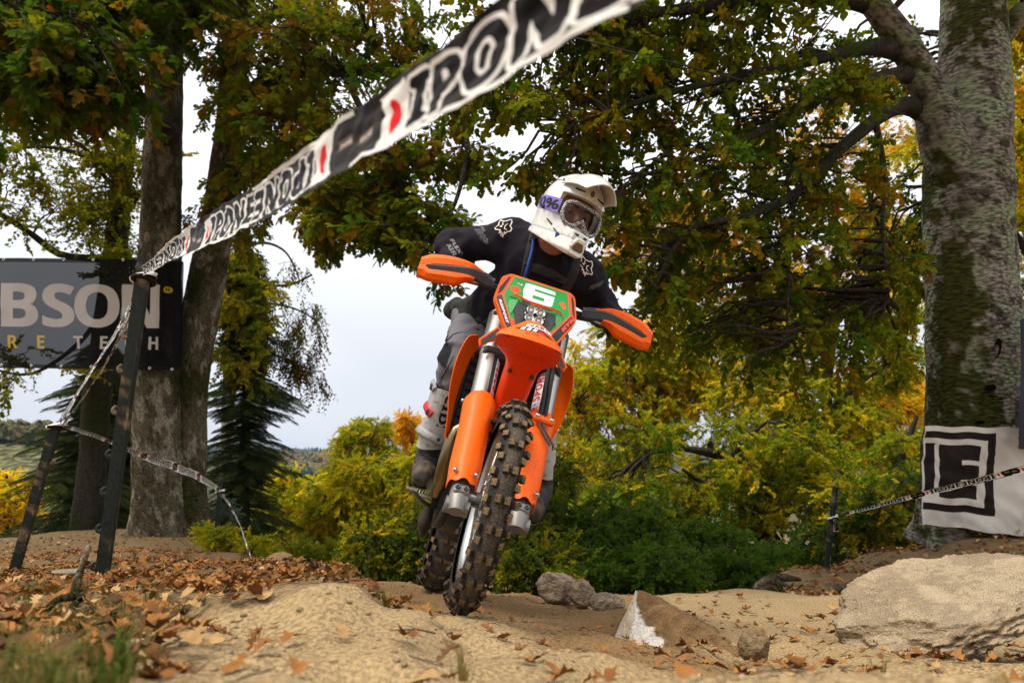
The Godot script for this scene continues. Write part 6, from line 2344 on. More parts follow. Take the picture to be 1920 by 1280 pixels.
	var top := [
		[V(-0.130, 0.892, 0.000), V(-0.112, 0.896, 0.025), V(-0.055, 0.894, 0.050), V(0.0, 0.892, 0.060), V(0.055, 0.893, 0.050), V(0.098, 0.895, 0.025), V(0.114, 0.890, 0.000)],
		[V(-0.128, 0.902, -0.010), V(-0.110, 0.918, 0.010), V(-0.055, 0.922, 0.036), V(0.0, 0.924, 0.046), V(0.055, 0.921, 0.036), V(0.096, 0.915, 0.010), V(0.110, 0.900, -0.010)],
		[V(-0.116, 0.915, -0.040), V(-0.100, 0.936, -0.022), V(-0.050, 0.952, 0.006), V(0.0, 0.957, 0.016), V(0.050, 0.951, 0.006), V(0.088, 0.934, -0.022), V(0.100, 0.912, -0.040)],
		[V(-0.100, 0.930, -0.080), V(-0.088, 0.955, -0.062), V(-0.045, 0.980, -0.036), V(0.0, 0.988, -0.026), V(0.045, 0.979, -0.036), V(0.080, 0.953, -0.062), V(0.090, 0.928, -0.080)],
		[V(-0.085, 0.945, -0.150), V(-0.075, 0.975, -0.130), V(-0.04, 1.010, -0.100), V(0.0, 1.020, -0.090), V(0.04, 1.010, -0.100), V(0.07, 0.975, -0.130), V(0.08, 0.945, -0.150)],
	]
	obj("beak", shell(refine(top, 33, 25), -0.0035), orange, ff)
	var under := [
		[V(-0.126, 0.889, -0.004), V(-0.06, 0.889, 0.044), V(0.0, 0.887, 0.055), V(0.06, 0.888, 0.044), V(0.110, 0.886, -0.004)],
		[V(-0.116, 0.876, -0.04), V(-0.06, 0.866, -0.005), V(0.0, 0.862, 0.005), V(0.06, 0.866, -0.005), V(0.106, 0.868, -0.04)],
		[V(-0.104, 0.872, -0.060), V(-0.055, 0.855, -0.035), V(0.0, 0.851, -0.03), V(0.055, 0.855, -0.035), V(0.104, 0.862, -0.055)],
		[V(-0.066, 0.852, -0.095), V(-0.042, 0.822, -0.085), V(0.0, 0.818, -0.08), V(0.042, 0.822, -0.085), V(0.064, 0.846, -0.095)],
		[V(-0.060, 0.80, -0.15), V(-0.038, 0.775, -0.135), V(0.0, 0.772, -0.13), V(0.038, 0.775, -0.135), V(0.058, 0.80, -0.15)],
		[V(-0.057, 0.72, -0.20), V(-0.035, 0.70, -0.190), V(0.0, 0.70, -0.187), V(0.035, 0.70, -0.190), V(0.055, 0.72, -0.20)],
		[V(-0.054, 0.52, -0.27), V(-0.035, 0.52, -0.262), V(0.0, 0.52, -0.26), V(0.035, 0.52, -0.262), V(0.052, 0.52, -0.27)],
	]
	obj("liner", shell(refine(under, 25, 37), 0.003), plastic("red_orange_plastic", lin(0.78, 0.045, 0.004), 0.42), ff)
	for q in [V(-0.042, 0.812, -0.080), V(0.040, 0.812, -0.080)]:
		var bo := Mb.new()
		bo.lathe([Vector2(0.0, 0.004), Vector2(0.007, 0.003), Vector2(0.009, -0.004)], 12, Transform3D(Basis(Vector3.RIGHT, 1.1), q))
		obj("bolt", bo, dark, ff)
	# sticker on the beak
	var bp := Print.new(512, 256, Color(0.97, 0.43, 0.02, 0.0))
	bp.poly(PackedVector2Array([Vector2(150, 16), Vector2(480, 16), Vector2(490, 40), Vector2(470, 100), Vector2(140, 100), Vector2(136, 60)]), Color(0.93, 0.93, 0.92))
	bp.text("VAR1", font_bold, 176, 82, 50, Color(0.06, 0.06, 0.08), 1.5, -0.1, 0.0, Color.WHITE, 3.0)
	bp.poly(PackedVector2Array([Vector2(20, 150), Vector2(90, 112), Vector2(350, 112), Vector2(500, 196), Vector2(330, 170), Vector2(290, 176), Vector2(90, 176)]), Color(0.07, 0.07, 0.09))
	for q in [80, 150, 220]:
		bp.poly(PackedVector2Array([Vector2(q, 168), Vector2(q + 24, 120), Vector2(q + 64, 120), Vector2(q + 46, 168)]), Color(0.92, 0.93, 0.95))
	bp.poly(PackedVector2Array([Vector2(286, 172), Vector2(300, 130), Vector2(350, 140), Vector2(400, 176)]), Color(0.85, 0.10, 0.08))
	bp.text("MX-COM", font_bold, 150, 226, 22, Color(0.15, 0.05, 0.02), 1.3)
	var bpm := StandardMaterial3D.new()
	bpm.resource_name = "beak_sticker"
	bpm.albedo_texture = bp.tex()
	bpm.transparency = BaseMaterial3D.TRANSPARENCY_ALPHA_SCISSOR
	bpm.roughness = 0.35
	var tr := refine(top, 33, 25)
	var rows2 := []
	for j in range(16, 2, -1):
		var row := []
		for i in range(8, 24):
			var du: Vector3 = tr[j][i + 1] - tr[j][i - 1]
			var dv: Vector3 = tr[j + 1][i] - tr[j - 1][i]
			row.append(tr[j][i] + du.cross(dv).normalized() * 0.0015)
		rows2.append(row)
	flat_print(ff, "sticker", rows2, bpm)
	# black wings of the fender root beside the tubes
	for s in [-1.0, 1.0]:
		var wg := Mb.new()
		wg.plate(PackedVector2Array([Vector2(0.085 * s, 0.985), Vector2(0.105 * s, 0.955), Vector2(0.165 * s, 0.905), Vector2(0.175 * s, 0.93), Vector2(0.12 * s, 1.0)]), -0.225, -0.205, 0.003)
		obj("wing", wg, orange, ff)
		wg = Mb.new()
		wg.plate(PackedVector2Array([Vector2(0.092 * s, 0.978), Vector2(0.11 * s, 0.957), Vector2(0.160 * s, 0.914), Vector2(0.166 * s, 0.928), Vector2(0.118 * s, 0.99)]), -0.206, -0.2025, 0.0)
		obj("wing_inlay", wg, grey_p, ff)

	# ---- number plate / headlight mask
	var np := Node3D.new()
	np.name = "number_plate"
	k.add_child(np, true)
	np.transform = Transform3D(Basis(Vector3.RIGHT, -0.20), V(0.0, 1.10, -0.20))
	var outl := [Vector2(-0.160, 0.108), Vector2(-0.128, 0.136), Vector2(0.0, 0.136), Vector2(0.118, 0.136), Vector2(0.140, 0.118), Vector2(0.165, 0.012), Vector2(0.108, -0.112), Vector2(0.05, -0.125), Vector2(-0.05, -0.125), Vector2(-0.094, -0.112), Vector2(-0.168, 0.012)]
	var mk := Mb.new()
	mk.plate(smooth_poly(outl, 4), -0.03, 0.0, 0.006)
	obj("frame", mk, orange, np)
	var pw := Print.new(1024, 1024, Color(0.97, 0.30, 0.01))
	var P := func(x, y): return Vector2(512 + x * 2900.0, 512 - y * 2900.0)
	# black edge strips, green field, orange rims
	var blk := Color(0.06, 0.06, 0.065)
	pw.poly(PackedVector2Array([P.call(-0.156, 0.020), P.call(-0.142, 0.045), P.call(-0.124, 0.118), P.call(-0.133, 0.118), P.call(-0.157, 0.055)]), blk)
	pw.poly(PackedVector2Array([P.call(0.153, 0.020), P.call(0.141, 0.045), P.call(0.122, 0.118), P.call(0.130, 0.118), P.call(0.154, 0.055)]), blk)
	pw.poly(PackedVector2Array([P.call(-0.160, 0.012), P.call(-0.142, 0.030), P.call(-0.060, -0.118), P.call(-0.092, -0.118)]), Color(0.22, 0.22, 0.23))
	pw.poly(PackedVector2Array([P.call(0.158, 0.012), P.call(0.140, 0.030), P.call(0.062, -0.118), P.call(0.098, -0.118)]), blk)
	var green := Color(0.0, 0.60, 0.235)
	pw.poly(PackedVector2Array([P.call(-0.134, 0.030), P.call(-0.112, 0.128), P.call(0.106, 0.128), P.call(0.132, 0.030), P.call(0.082, -0.062), P.call(-0.086, -0.062)]), green)
	var wh6 := Color(0.93, 0.94, 0.97)
	var six := smooth_poly([Vector2(-0.062, 0.116), Vector2(0.060, 0.116), Vector2(0.060, 0.090), Vector2(0.058, 0.040), Vector2(-0.058, 0.040), Vector2(-0.066, 0.075)], 4)
	var pts6 := PackedVector2Array()
	for q in six:
		pts6.append(P.call(q.x, q.y))
	pw.poly(pts6, wh6)
	pw.poly(PackedVector2Array([P.call(-0.022, 0.100), P.call(0.062, 0.100), P.call(0.062, 0.0905), P.call(-0.022, 0.0905)]), green)
	pw.poly(PackedVector2Array([P.call(0.018, 0.101), P.call(0.058, 0.101), P.call(0.058, 0.106), P.call(0.018, 0.106)]), wh6)
	pw.poly(PackedVector2Array([P.call(-0.024, 0.070), P.call(0.022, 0.070), P.call(0.022, 0.055), P.call(-0.024, 0.055)]), green)
	pw.disc(P.call(-0.096, 0.070), 0.020 * 2900, 0.017 * 2900, Color(0.95, 0.30, 0.10))
	pw.disc(P.call(0.094, 0.072), 0.011 * 2900, 0.010 * 2900, Color(0.95, 0.36, 0.06))
	pw.disc(P.call(0.104, 0.060), 0.007 * 2900, 0.010 * 2900, Color(0.95, 0.36, 0.06))
	pw.text("ENDURO CUP", font_bold, P.call(-0.104, 0.0).x, P.call(0, 0.116).y, 14.0, Color(0.01, 0.30, 0.12), 1.2)
	pw.text("RANKING", font_bold, P.call(-0.098, 0.0).x, P.call(0, 0.108).y, 12.0, Color(0.01, 0.30, 0.12), 1.2)
	pw.disc(P.call(-0.090, 0.101), 16, 12, Color(0.95, 0.5, 0.35))
	pw.disc(P.call(-0.078, 0.099), 12, 10, Color(0.9, 0.9, 0.8))
	# black stripe with the maker's letters above the lamp, side stickers
	pw.poly(PackedVector2Array([P.call(-0.07, 0.040), P.call(0.075, 0.040), P.call(0.06, 0.022), P.call(-0.055, 0.022)]), blk)
	pw.text("KTM", font_bold, P.call(-0.022, 0.0).x, P.call(0, 0.0255).y, 34.0, Color(0.96, 0.32, 0.02), 1.3, 0.3, 0.0, Color.WHITE, 3.0)
	var plate_m := StandardMaterial3D.new()
	plate_m.resource_name = "plate_print"
	plate_m.albedo_texture = pw.tex()
	plate_m.roughness = 0.33
	var fm := Mb.new()
	var inner := smooth_poly([Vector2(-0.154, 0.104), Vector2(-0.124, 0.130), Vector2(0.0, 0.130), Vector2(0.114, 0.130), Vector2(0.134, 0.114), Vector2(0.158, 0.012), Vector2(0.104, -0.106), Vector2(0.05, -0.118), Vector2(-0.05, -0.118), Vector2(-0.09, -0.106), Vector2(-0.161, 0.012)], 4)
	var tris := Geometry2D.triangulate_polygon(inner)
	var ids := []
	for q in inner:
		var g: Vector2 = P.call(q.x, q.y)
		ids.append(fm.pt(V(q.x, q.y, 0.0012), g / 1024.0))
	for i in range(0, tris.size(), 3):
		fm.tri(ids[tris[i]], ids[tris[i + 1]], ids[tris[i + 2]])
	obj("number_decal", fm, plate_m, np)
	# side stickers along the lower edges
	var ss := sticker(256, 56, Color(0.22, 0.22, 0.23), [["R2SPORT", 10, 44, 30, Color(0.95, 0.86, 0.86), 1.35, 0.1, 2.0]])
	flat_print(np, "sticker", quad_rows(V(-0.135, 0.008, 0.003), V(-0.079, -0.090, 0.003), V(-0.152, 0.004, 0.003), V(-0.095, -0.094, 0.003)).map(func(r): return r), ss)
	var s2 := sticker(256, 72, Color(0.06, 0.06, 0.065), [["KTM", 90, 58, 44, Color(0.97, 0.25, 0.04), 1.6, 0.2, 4.0]])
	flat_print(np, "sticker", quad_rows(V(0.092, -0.075, 0.003), V(0.142, 0.026, 0.003), V(0.109, -0.085, 0.003), V(0.156, 0.012, 0.003)), s2)
	# the lamp recess: sunk grey panel with an orange brow, green corner facets
	var rc := Mb.new()
	rc.plate(PackedVector2Array([Vector2(-0.070, 0.020), Vector2(0.0, 0.016), Vector2(0.072, 0.012), Vector2(0.086, -0.020), Vector2(0.064, -0.098), Vector2(-0.056, -0.098), Vector2(-0.082, -0.026)]), 0.0015, 0.006, 0.002)
	obj("lamp_panel", rc, grey_p, np)
	var brow := Mb.new()
	var bl := [V(-0.108, 0.030, 0.006), V(-0.088, 0.038, 0.012), V(-0.05, 0.026, 0.018), V(0.0, 0.019, 0.022), V(0.05, 0.020, 0.018), V(0.088, 0.026, 0.012), V(0.106, 0.016, 0.006)]
	brow.tube(curve(bl, 0.01), ramp([0.003, 0.006, 0.005, 0.0065, 0.005, 0.006, 0.003], curve(bl, 0.01).size()), 4, true, 0.9)
	obj("brow", brow.mesh(true), orange, np)
	for s in [-1.0, 1.0]:
		var fa := Mb.new()
		fa.face([V(0.076 * s, 0.022, 0.010), V(0.106 * s, 0.018, 0.003), V(0.108 * s, -0.015, 0.003), V(0.090 * s, -0.046, 0.003), V(0.084 * s, -0.026, 0.008)], V(0.09 * s, 0.0, -0.1))
		obj("green_facet", fa, plastic("green_plastic", lin(0.10, 0.42, 0.14), 0.4), np)
	var lamp := Node3D.new()
	lamp.name = "headlight"
	np.add_child(lamp, true)
	var bz := Mb.new()
	bz.plate(smooth_poly([Vector2(-0.040, 0.012), Vector2(0.040, 0.012), Vector2(0.044, -0.06), Vector2(0.03, -0.085), Vector2(-0.03, -0.085), Vector2(-0.044, -0.06)], 3), 0.006, 0.016, 0.003)
	obj("bezel", bz, black, lamp)
	var chrome := mat("reflector", lin(0.5, 0.5, 0.49), 0.12, 1.0)
	for q in [Vector2(-0.018, -0.013), Vector2(0.019, -0.013), Vector2(-0.018, -0.049), Vector2(0.019, -0.049)]:
		var le := Mb.new()
		le.lathe([Vector2(0.0, -0.002), Vector2(0.006, -0.001), Vector2(0.010, 0.004), Vector2(0.0165, 0.010), Vector2(0.0185, 0.009), Vector2(0.0185, 0.0)], 24, Transform3D(Basis(Vector3.RIGHT, PI * 0.5), V(q.x, q.y, 0.015)))
		obj("lens", le, chrome, lamp)
		var gl := Mb.new()
		gl.ball(Transform3D(Basis.IDENTITY.scaled(V(0.008, 0.008, 0.006)), V(q.x, q.y, 0.018)), 12, 8)
		obj("bulb", gl, mat("lens_white", lin(0.45, 0.45, 0.44), 0.1), lamp)
	for q in [Vector2(0.0, 0.006), Vector2(-0.037, -0.03), Vector2(0.038, -0.03)]:
		var bo := Mb.new()
		bo.lathe([Vector2(0.0, 0.003), Vector2(0.004, 0.002), Vector2(0.005, -0.002)], 10, Transform3D(Basis(Vector3.RIGHT, PI * 0.5), V(q.x, q.y, 0.017)))
		obj("bolt", bo, steel, lamp)

	# ---- handlebar, grips, levers, hand guards
	var hb2 := Mb.new()
	var bars := curve([V(-0.44, 1.232, -0.47), V(-0.26, 1.245, -0.44), V(-0.13, 1.215, -0.40), V(-0.07, 1.165, -0.395), V(0.09, 1.165, -0.395), V(0.15, 1.215, -0.40), V(0.28, 1.245, -0.43), V(0.47, 1.232, -0.45)], 0.02)
	hb2.tube(bars, ramp([0.0135, 0.0135], bars.size()), 14)
	obj("handlebar", hb2, black, k)
	for s in [-1.0, 1.0]:
		var o := V(0.012, 0, 0)
		var gp := Mb.new()
		gp.tube([V(0.31 * s, 1.243, -0.448) + o, V(0.455 * s, 1.232, -0.465) + o], [0.0185, 0.0185], 14)
		obj("grip", gp, black, k)
		var lv := Mb.new()
		var lp := curve([V(0.23 * s, 1.225, -0.41) + o, V(0.30 * s, 1.205, -0.375) + o, V(0.40 * s, 1.195, -0.375) + o, V(0.45 * s, 1.19, -0.385) + o], 0.01)
		lv.tube(lp, ramp([0.008, 0.006, 0.0065], lp.size()), 8)
		obj("lever", lv, mat("lever_alloy", lin(0.25, 0.23, 0.2), 0.4, 0.9), k)
		var ms := Mb.new()
		ms.tube([V(0.17 * s, 1.222, -0.40) + o, V(0.25 * s, 1.235, -0.40) + o], [0.018, 0.021], 12)
		ms.tube([V(0.14 * s, 1.232, -0.39) + o, V(0.20 * s, 1.232, -0.385) + o], [0.007, 0.007], 8)
		obj("perch", ms, dark, k)
		var hg := Node3D.new()
		hg.name = "hand_guard"
		k.add_child(hg, true)
		hg.position = o
		var zf := func(x): return -0.292 - 0.55 * pow(maxf(0.0, absf(x) - 0.30), 1.4) * 1.2 - 0.06 * smoothstep(0.30, 0.19, absf(x))
		# orange shell: an upper blade, a lower blade and a closed tip round the grey strip
		var upper := []
		var lower := []
		var stripr := []
		for i in 30:
			var t := i / 29.0
			var x := lerpf(0.238, 0.498, t)
			var z: float = zf.call(x)
			var topy := 1.245 + 0.022 * sin(t * PI * 0.75) - 0.004 * t
			var mid_u := lerpf(1.238, 1.212, t)
			if t > 0.80:
				mid_u = lerpf(mid_u, 1.205, smoothstep(0.8, 0.9, t))
			topy = maxf(topy, mid_u + 0.003)
			topy -= 0.012 * smoothstep(0.85, 1.0, t)
			upper.append([V(x * s, topy, z - 0.020), V(x * s, topy - 0.002, z - 0.006), V(x * s, lerpf(topy, mid_u, 0.45), z + 0.006), V(x * s, mid_u, z + 0.004), V(x * s, mid_u - 0.003, z - 0.006)])
			var x2 := lerpf(0.272, 0.498, t)
			z = zf.call(x2)
			var boty := 1.192 - 0.040 * smoothstep(0.0, 0.35, t) + 0.012 * smoothstep(0.75, 1.0, t)
			var mid_l := lerpf(1.196, 1.186, t)
			if t > 0.80:
				mid_l = lerpf(mid_l, 1.205, smoothstep(0.8, 0.9, t))
			boty = minf(boty, mid_l - 0.003)
			lower.append([V(x2 * s, mid_l + 0.003, z - 0.006), V(x2 * s, mid_l, z + 0.004), V(x2 * s, lerpf(boty, mid_l, 0.55), z + 0.005), V(x2 * s, boty + 0.004, z - 0.010), V(x2 * s, boty, z - 0.030)])
		obj("shell", shell(upper, 0.003 * s).mesh(true), orange, hg)
		obj("shell", shell(lower, 0.003 * s).mesh(true), orange, hg)
		for i in 26:
			var t := i / 25.0
			var x := lerpf(0.190, 0.470, t)
			var z: float = zf.call(x)
			var my := lerpf(1.226, 1.204, smoothstep(0.0, 1.0, t))
			var hh := lerpf(0.027, 0.012, smoothstep(0.05, 0.95, t)) * (1.0 if t < 0.97 else 0.6)
			if t < 0.06:
				hh *= 0.8
			stripr.append([V(x * s, my + hh, z - 0.012), V(x * s, my + hh * 0.8, z), V(x * s, my + hh * 0.12, z + 0.006), V(x * s, my, z + 0.003), V(x * s, my - hh * 0.12, z + 0.006), V(x * s, my - hh * 0.8, z), V(x * s, my - hh, z - 0.012)])
		obj("spine", shell(stripr, 0.004 * s).mesh(true), grey_p, hg)
	# ---- radiator shrouds, radiators, tank, frame, engine
	for s in [-1.0, 1.0]:
		var o := V(0.008, 0, 0)
		var sh := [
			[V(0.158 * s, 0.995, -0.43), V(0.176 * s, 1.000, -0.40), V(0.188 * s, 0.998, -0.372)],
			[V(0.170 * s, 0.95, -0.45), V(0.200 * s, 0.96, -0.41), V(0.220 * s, 0.975, -0.365)],
			[V(0.172 * s, 0.86, -0.47), V(0.208 * s, 0.86, -0.42), V(0.236 * s, 0.88, -0.368)],
			[V(0.165 * s, 0.77, -0.49), V(0.200 * s, 0.76, -0.44), V(0.228 * s, 0.765, -0.385)],
			[V(0.155 * s, 0.70, -0.50), V(0.184 * s, 0.68, -0.45), V(0.206 * s, 0.67, -0.405)],
			[V(0.150 * s, 0.66, -0.51), V(0.172 * s, 0.62, -0.46), V(0.188 * s, 0.575, -0.425)],
		]
		var sd := obj("radiator_shroud", shell(refine(sh, 13, 29), 0.0035 * s), orange, k)
		sd.position = o
		var ra := Node3D.new()
		ra.name = "radiator"
		k.add_child(ra, true)
		ra.position = V(0.118 * s, 0.80, -0.47) + o
		var rb := Mb.new()
		rb.box(Transform3D.IDENTITY, V(0.125, 0.34, 0.035), 0.004)
		obj("core", rb, dark, ra)
		for q in 9:
			var sl := Mb.new()
			sl.box(Transform3D(Basis(Vector3.RIGHT, 0.5), V(0, -0.15 + q * 0.037, 0.028)), V(0.118, 0.006, 0.024), 0.001)
			obj("slat", sl, black, ra)
		var frm := Mb.new()
		frm.tube([V(-0.066, -0.18, 0.02), V(-0.066, 0.18, 0.02)], [0.007, 0.007], 8)
		frm.tube([V(0.066, -0.18, 0.02), V(0.066, 0.18, 0.02)], [0.007, 0.007], 8)
		obj("frame", frm, black, ra)
		# screw that holds the wing
		var bo := Mb.new()
		bo.lathe([Vector2(0.0, 0.004), Vector2(0.008, 0.003), Vector2(0.01, -0.004)], 12, Transform3D(Basis(Vector3.RIGHT, PI * 0.5), V(0.165 * s, 0.735, -0.40) + o))
		obj("bolt", bo, steel, k)
	var tk := Mb.new()
	tk.ball(Transform3D(Basis.IDENTITY.scaled(V(0.15, 0.14, 0.28)), V(0.0, 0.96, -0.66)), 20, 12)
	obj("fuel_tank", tk, black, k)
	var se := Mb.new()
	var sp := curve([V(0, 1.00, -0.62), V(0, 0.985, -0.85), V(0, 0.98, -1.15), V(0, 1.02, -1.38)], 0.05)
	se.tube(sp, ramp([0.07, 0.085, 0.10, 0.09], sp.size()), 14, true, 0.55)
	obj("seat", se, mat("seat_cover", lin(0.012, 0.012, 0.013), 0.8), k)
	var rfen := [
		[V(-0.06, 1.04, -1.85), V(0.0, 1.06, -1.86), V(0.06, 1.04, -1.85)],
		[V(-0.09, 1.00, -1.6), V(0.0, 1.02, -1.6), V(0.09, 1.00, -1.6)],
		[V(-0.11, 0.92, -1.35), V(0.0, 0.97, -1.35), V(0.11, 0.92, -1.35)],
		[V(-0.11, 0.80, -1.15), V(0.0, 0.80, -1.12), V(0.11, 0.80, -1.15)],
	]
	obj("rear_fender", shell(refine(rfen, 9, 17), 0.004), orange, k)
	var en := Mb.new()
	en.box(Transform3D(Basis.IDENTITY, V(0.0, 0.46, -0.70)), V(0.24, 0.24, 0.36), 0.03)
	en.box(Transform3D(Basis(Vector3.RIGHT, 0.25), V(0.0, 0.66, -0.60)), V(0.16, 0.24, 0.18), 0.02)
	en.lathe([Vector2(0.0, 0.03), Vector2(0.06, 0.03), Vector2(0.085, 0.01), Vector2(0.09, -0.03)], 24, Transform3D(Basis(Vector3.FORWARD, PI * 0.5), V(-0.12, 0.42, -0.72)))
	en.lathe([Vector2(0.0, 0.03), Vector2(0.06, 0.03), Vector2(0.085, 0.01), Vector2(0.09, -0.03)], 24, Transform3D(Basis(Vector3.FORWARD, -PI * 0.5), V(0.12, 0.42, -0.72)))
	for q in 6:
		en.box(Transform3D(Basis(Vector3.RIGHT, 0.25), V(0.0, 0.60 + 0.024 * q, -0.585 + 0.006 * q)), V(0.18, 0.006, 0.20), 0.001)
	obj("engine", en, dark, k)
	var fr := Mb.new()
	fr.col = Color(1, 1, 1)
	for s in [-1.0, 1.0]:
		var p := curve([V(0, 1.0, -0.40), V(0.07 * s, 0.85, -0.50), V(0.085 * s, 0.55, -0.52), V(0.09 * s, 0.32, -0.58), V(0.10 * s, 0.30, -0.85), V(0.10 * s, 0.50, -1.0), V(0.10 * s, 0.85, -0.95)], 0.05)
		fr.tube(p, ramp([0.022, 0.016], p.size()), 10)
		var p2 := curve([V(0.08 * s, 0.45, -0.98), V(0.10 * s, 0.40, -1.2), V(0.10 * s, 0.335, -1.48)], 0.05)
		fr.tube(p2, ramp([0.032, 0.024], p2.size()), 10)
	obj("frame", fr, dark, k)
	var skid := [
		[V(-0.10, 0.60, -0.50), V(0.0, 0.60, -0.47), V(0.10, 0.60, -0.50)],
		[V(-0.125, 0.42, -0.53), V(0.0, 0.40, -0.50), V(0.125, 0.42, -0.53)],
		[V(-0.125, 0.31, -0.62), V(0.0, 0.27, -0.60), V(0.125, 0.31, -0.62)],
		[V(-0.12, 0.28, -0.90), V(0.0, 0.25, -0.90), V(0.12, 0.28, -0.90)],
	]
	obj("skid_plate", shell(refine(skid, 9, 15), 0.005), black, k)
	var ex := Mb.new()
	var ep := curve([V(-0.03, 0.66, -0.50), V(-0.08, 0.66, -0.44), V(-0.145, 0.62, -0.44), V(-0.150, 0.50, -0.47), V(-0.14, 0.40, -0.60), V(-0.16, 0.45, -0.85), V(-0.17, 0.62, -1.1)], 0.03)
	ex.tube(ep, ramp([0.026, 0.028, 0.030, 0.032, 0.03, 0.035], ep.size()), 16)
	obj("exhaust", ex, mat("header_steel", lin(0.26, 0.20, 0.11), 0.3, 1.0), k)
	# foot pegs with teeth, brake pedal, case saver
	for s in [-1.0, 1.0]:
		var pg := Mb.new()
		var po := V(0.185 * s + 0.012, 0.385, -0.86)
		pg.box(Transform3D(Basis.IDENTITY, po), V(0.105, 0.016, 0.045), 0.003)
		for q in 8:
			for z in [-0.02, 0.02]:
				pg.lathe([Vector2(0.0, 0.016), Vector2(0.005, 0.0)], 5, Transform3D(Basis.IDENTITY, po + V((-0.046 + q * 0.013), 0.008, z)))
		pg.tube([po - V(0.05 * s, 0.01, 0), V(0.11 * s, 0.36, -0.88)], [0.014, 0.018], 8)
		obj("foot_peg", pg, mat("peg_steel", lin(0.30, 0.29, 0.27), 0.4, 0.9), k)
	var bp2 := Mb.new()
	var bpp := curve([V(-0.13, 0.36, -0.88), V(-0.15, 0.345, -0.75), V(-0.20, 0.35, -0.66), V(-0.235, 0.372, -0.62)], 0.02)
	bp2.tube(bpp, ramp([0.012, 0.009, 0.012], bpp.size()), 8)
	bp2.box(Transform3D(Basis.IDENTITY, V(-0.24, 0.376, -0.62)), V(0.05, 0.014, 0.03), 0.004)
	obj("brake_pedal", bp2, mat("peg_steel", lin(0.30, 0.29, 0.27), 0.4, 0.9), k)
	var lk := Mb.new()
	lk.ball(Transform3D(Basis(Vector3.RIGHT, 0.3).scaled(V(0.036, 0.058, 0.07)), V(-0.140, 0.300, -0.98)), 14, 10)
	lk.box(Transform3D(Basis(Vector3.RIGHT, 0.5), V(-0.138, 0.275, -1.0)), V(0.03, 0.08, 0.09), 0.01)
	obj("linkage_guard", lk, plastic("muddy_plastic", lin(0.045, 0.034, 0.024), 0.85), k)


# ---------------------------------------------------------------- the rider
func sample(s: Dictionary, p: Vector3) -> float:
	var q: Vector3 = (p - s.lo) / s.cell
	var x := int(q.x)
	var y := int(q.y)
	var z := int(q.z)
	if x < 0 or y < 0 or z < 0 or x >= s.nx - 1 or y >= s.ny - 1 or z >= s.nz - 1:
		return 1.0
	var f: PackedFloat32Array = s.f
	var i: int = (z * s.ny + y) * s.nx + x
	var n: int = s.nx * s.ny
	var u := q.x - x
	var v := q.y - y
	var a := lerpf(lerpf(f[i], f[i + 1], u), lerpf(f[i + s.nx], f[i + s.nx + 1], u), v)
	var b := lerpf(lerpf(f[i + n], f[i + n + 1], u), lerpf(f[i + n + s.nx], f[i + n + s.nx + 1], u), v)
	return lerpf(a, b, q.z - z)


# folds of cloth: ripples in the field near its surface
func wrinkle(s: Dictionary, amp: float, scale: Vector3, seed_: float) -> void:
	var f: PackedFloat32Array = s.f
	var i := 0
	for z in int(s.nz):
		for y in int(s.ny):
			for x in int(s.nx):
				if absf(f[i]) < s.cell * 3.0:
					var p: Vector3 = s.lo + Vector3(x, y, z) * s.cell
					var q := p * scale
					f[i] += amp * (absf(nz.get_noise_3d(q.x + seed_, q.y, q.z)) * 2.2 - 0.5 + 0.4 * nz.get_noise_3d(q.x * 2.7, q.y * 2.7, q.z * 2.7 + seed_))
				i += 1
	s.f = f


# a patch of print laid on a field's surface: centre, half sides u and v, and the way in
func on_field(s: Dictionary, c: Vector3, u: Vector3, v: Vector3, inward: Vector3, n: int, lift: float) -> Array:
	var rows := []
	var d := inward.normalized()
	for j in n + 1:
		var row := []
		for i in n + 1:
			var p := c + u * (2.0 * i / n - 1.0) + v * (1.0 - 2.0 * j / n)
			var t := -0.10
			while t < 0.16 and sample(s, p + d * t) > 0.0:
				t += 0.004
			row.append(p + d * (t - lift - 0.002))
		rows.append(row)
	return rows


func fox_print() -> StandardMaterial3D:
	if mats.has("head_logo"):
		return mats["head_logo"]
	var p := Print.new(256, 256, Color(0.1, 0.09, 0.1, 0.0))
	var w := Color(0.86, 0.80, 0.74)
	# the outline of an animal's head: two ears, brow, muzzle with a jagged cheek
	var o := [Vector2(70, 20), Vector2(110, 44), Vector2(150, 40), Vector2(190, 14), Vector2(206, 60), Vector2(196, 110), Vector2(222, 150), Vector2(214, 176), Vector2(176, 184), Vector2(160, 206), Vector2(150, 186), Vector2(138, 238), Vector2(128, 196), Vector2(116, 222), Vector2(110, 180), Vector2(92, 196), Vector2(96, 160), Vector2(40, 142), Vector2(26, 116), Vector2(66, 92), Vector2(58, 60), Vector2(70, 20)]
	p.line(o, 13.0, w)
	p.line([Vector2(104, 62), Vector2(112, 96), Vector2(84, 112), Vector2(104, 120)], 11.0, w)
	p.line([Vector2(160, 92), Vector2(140, 112), Vector2(142, 150), Vector2(166, 160)], 11.0, w)
	var m := mat("head_logo", Color.WHITE, 0.8)
	m.vertex_color_use_as_albedo = false
	m.albedo_texture = p.tex()
	m.transparency = BaseMaterial3D.TRANSPARENCY_ALPHA_SCISSOR
	return m


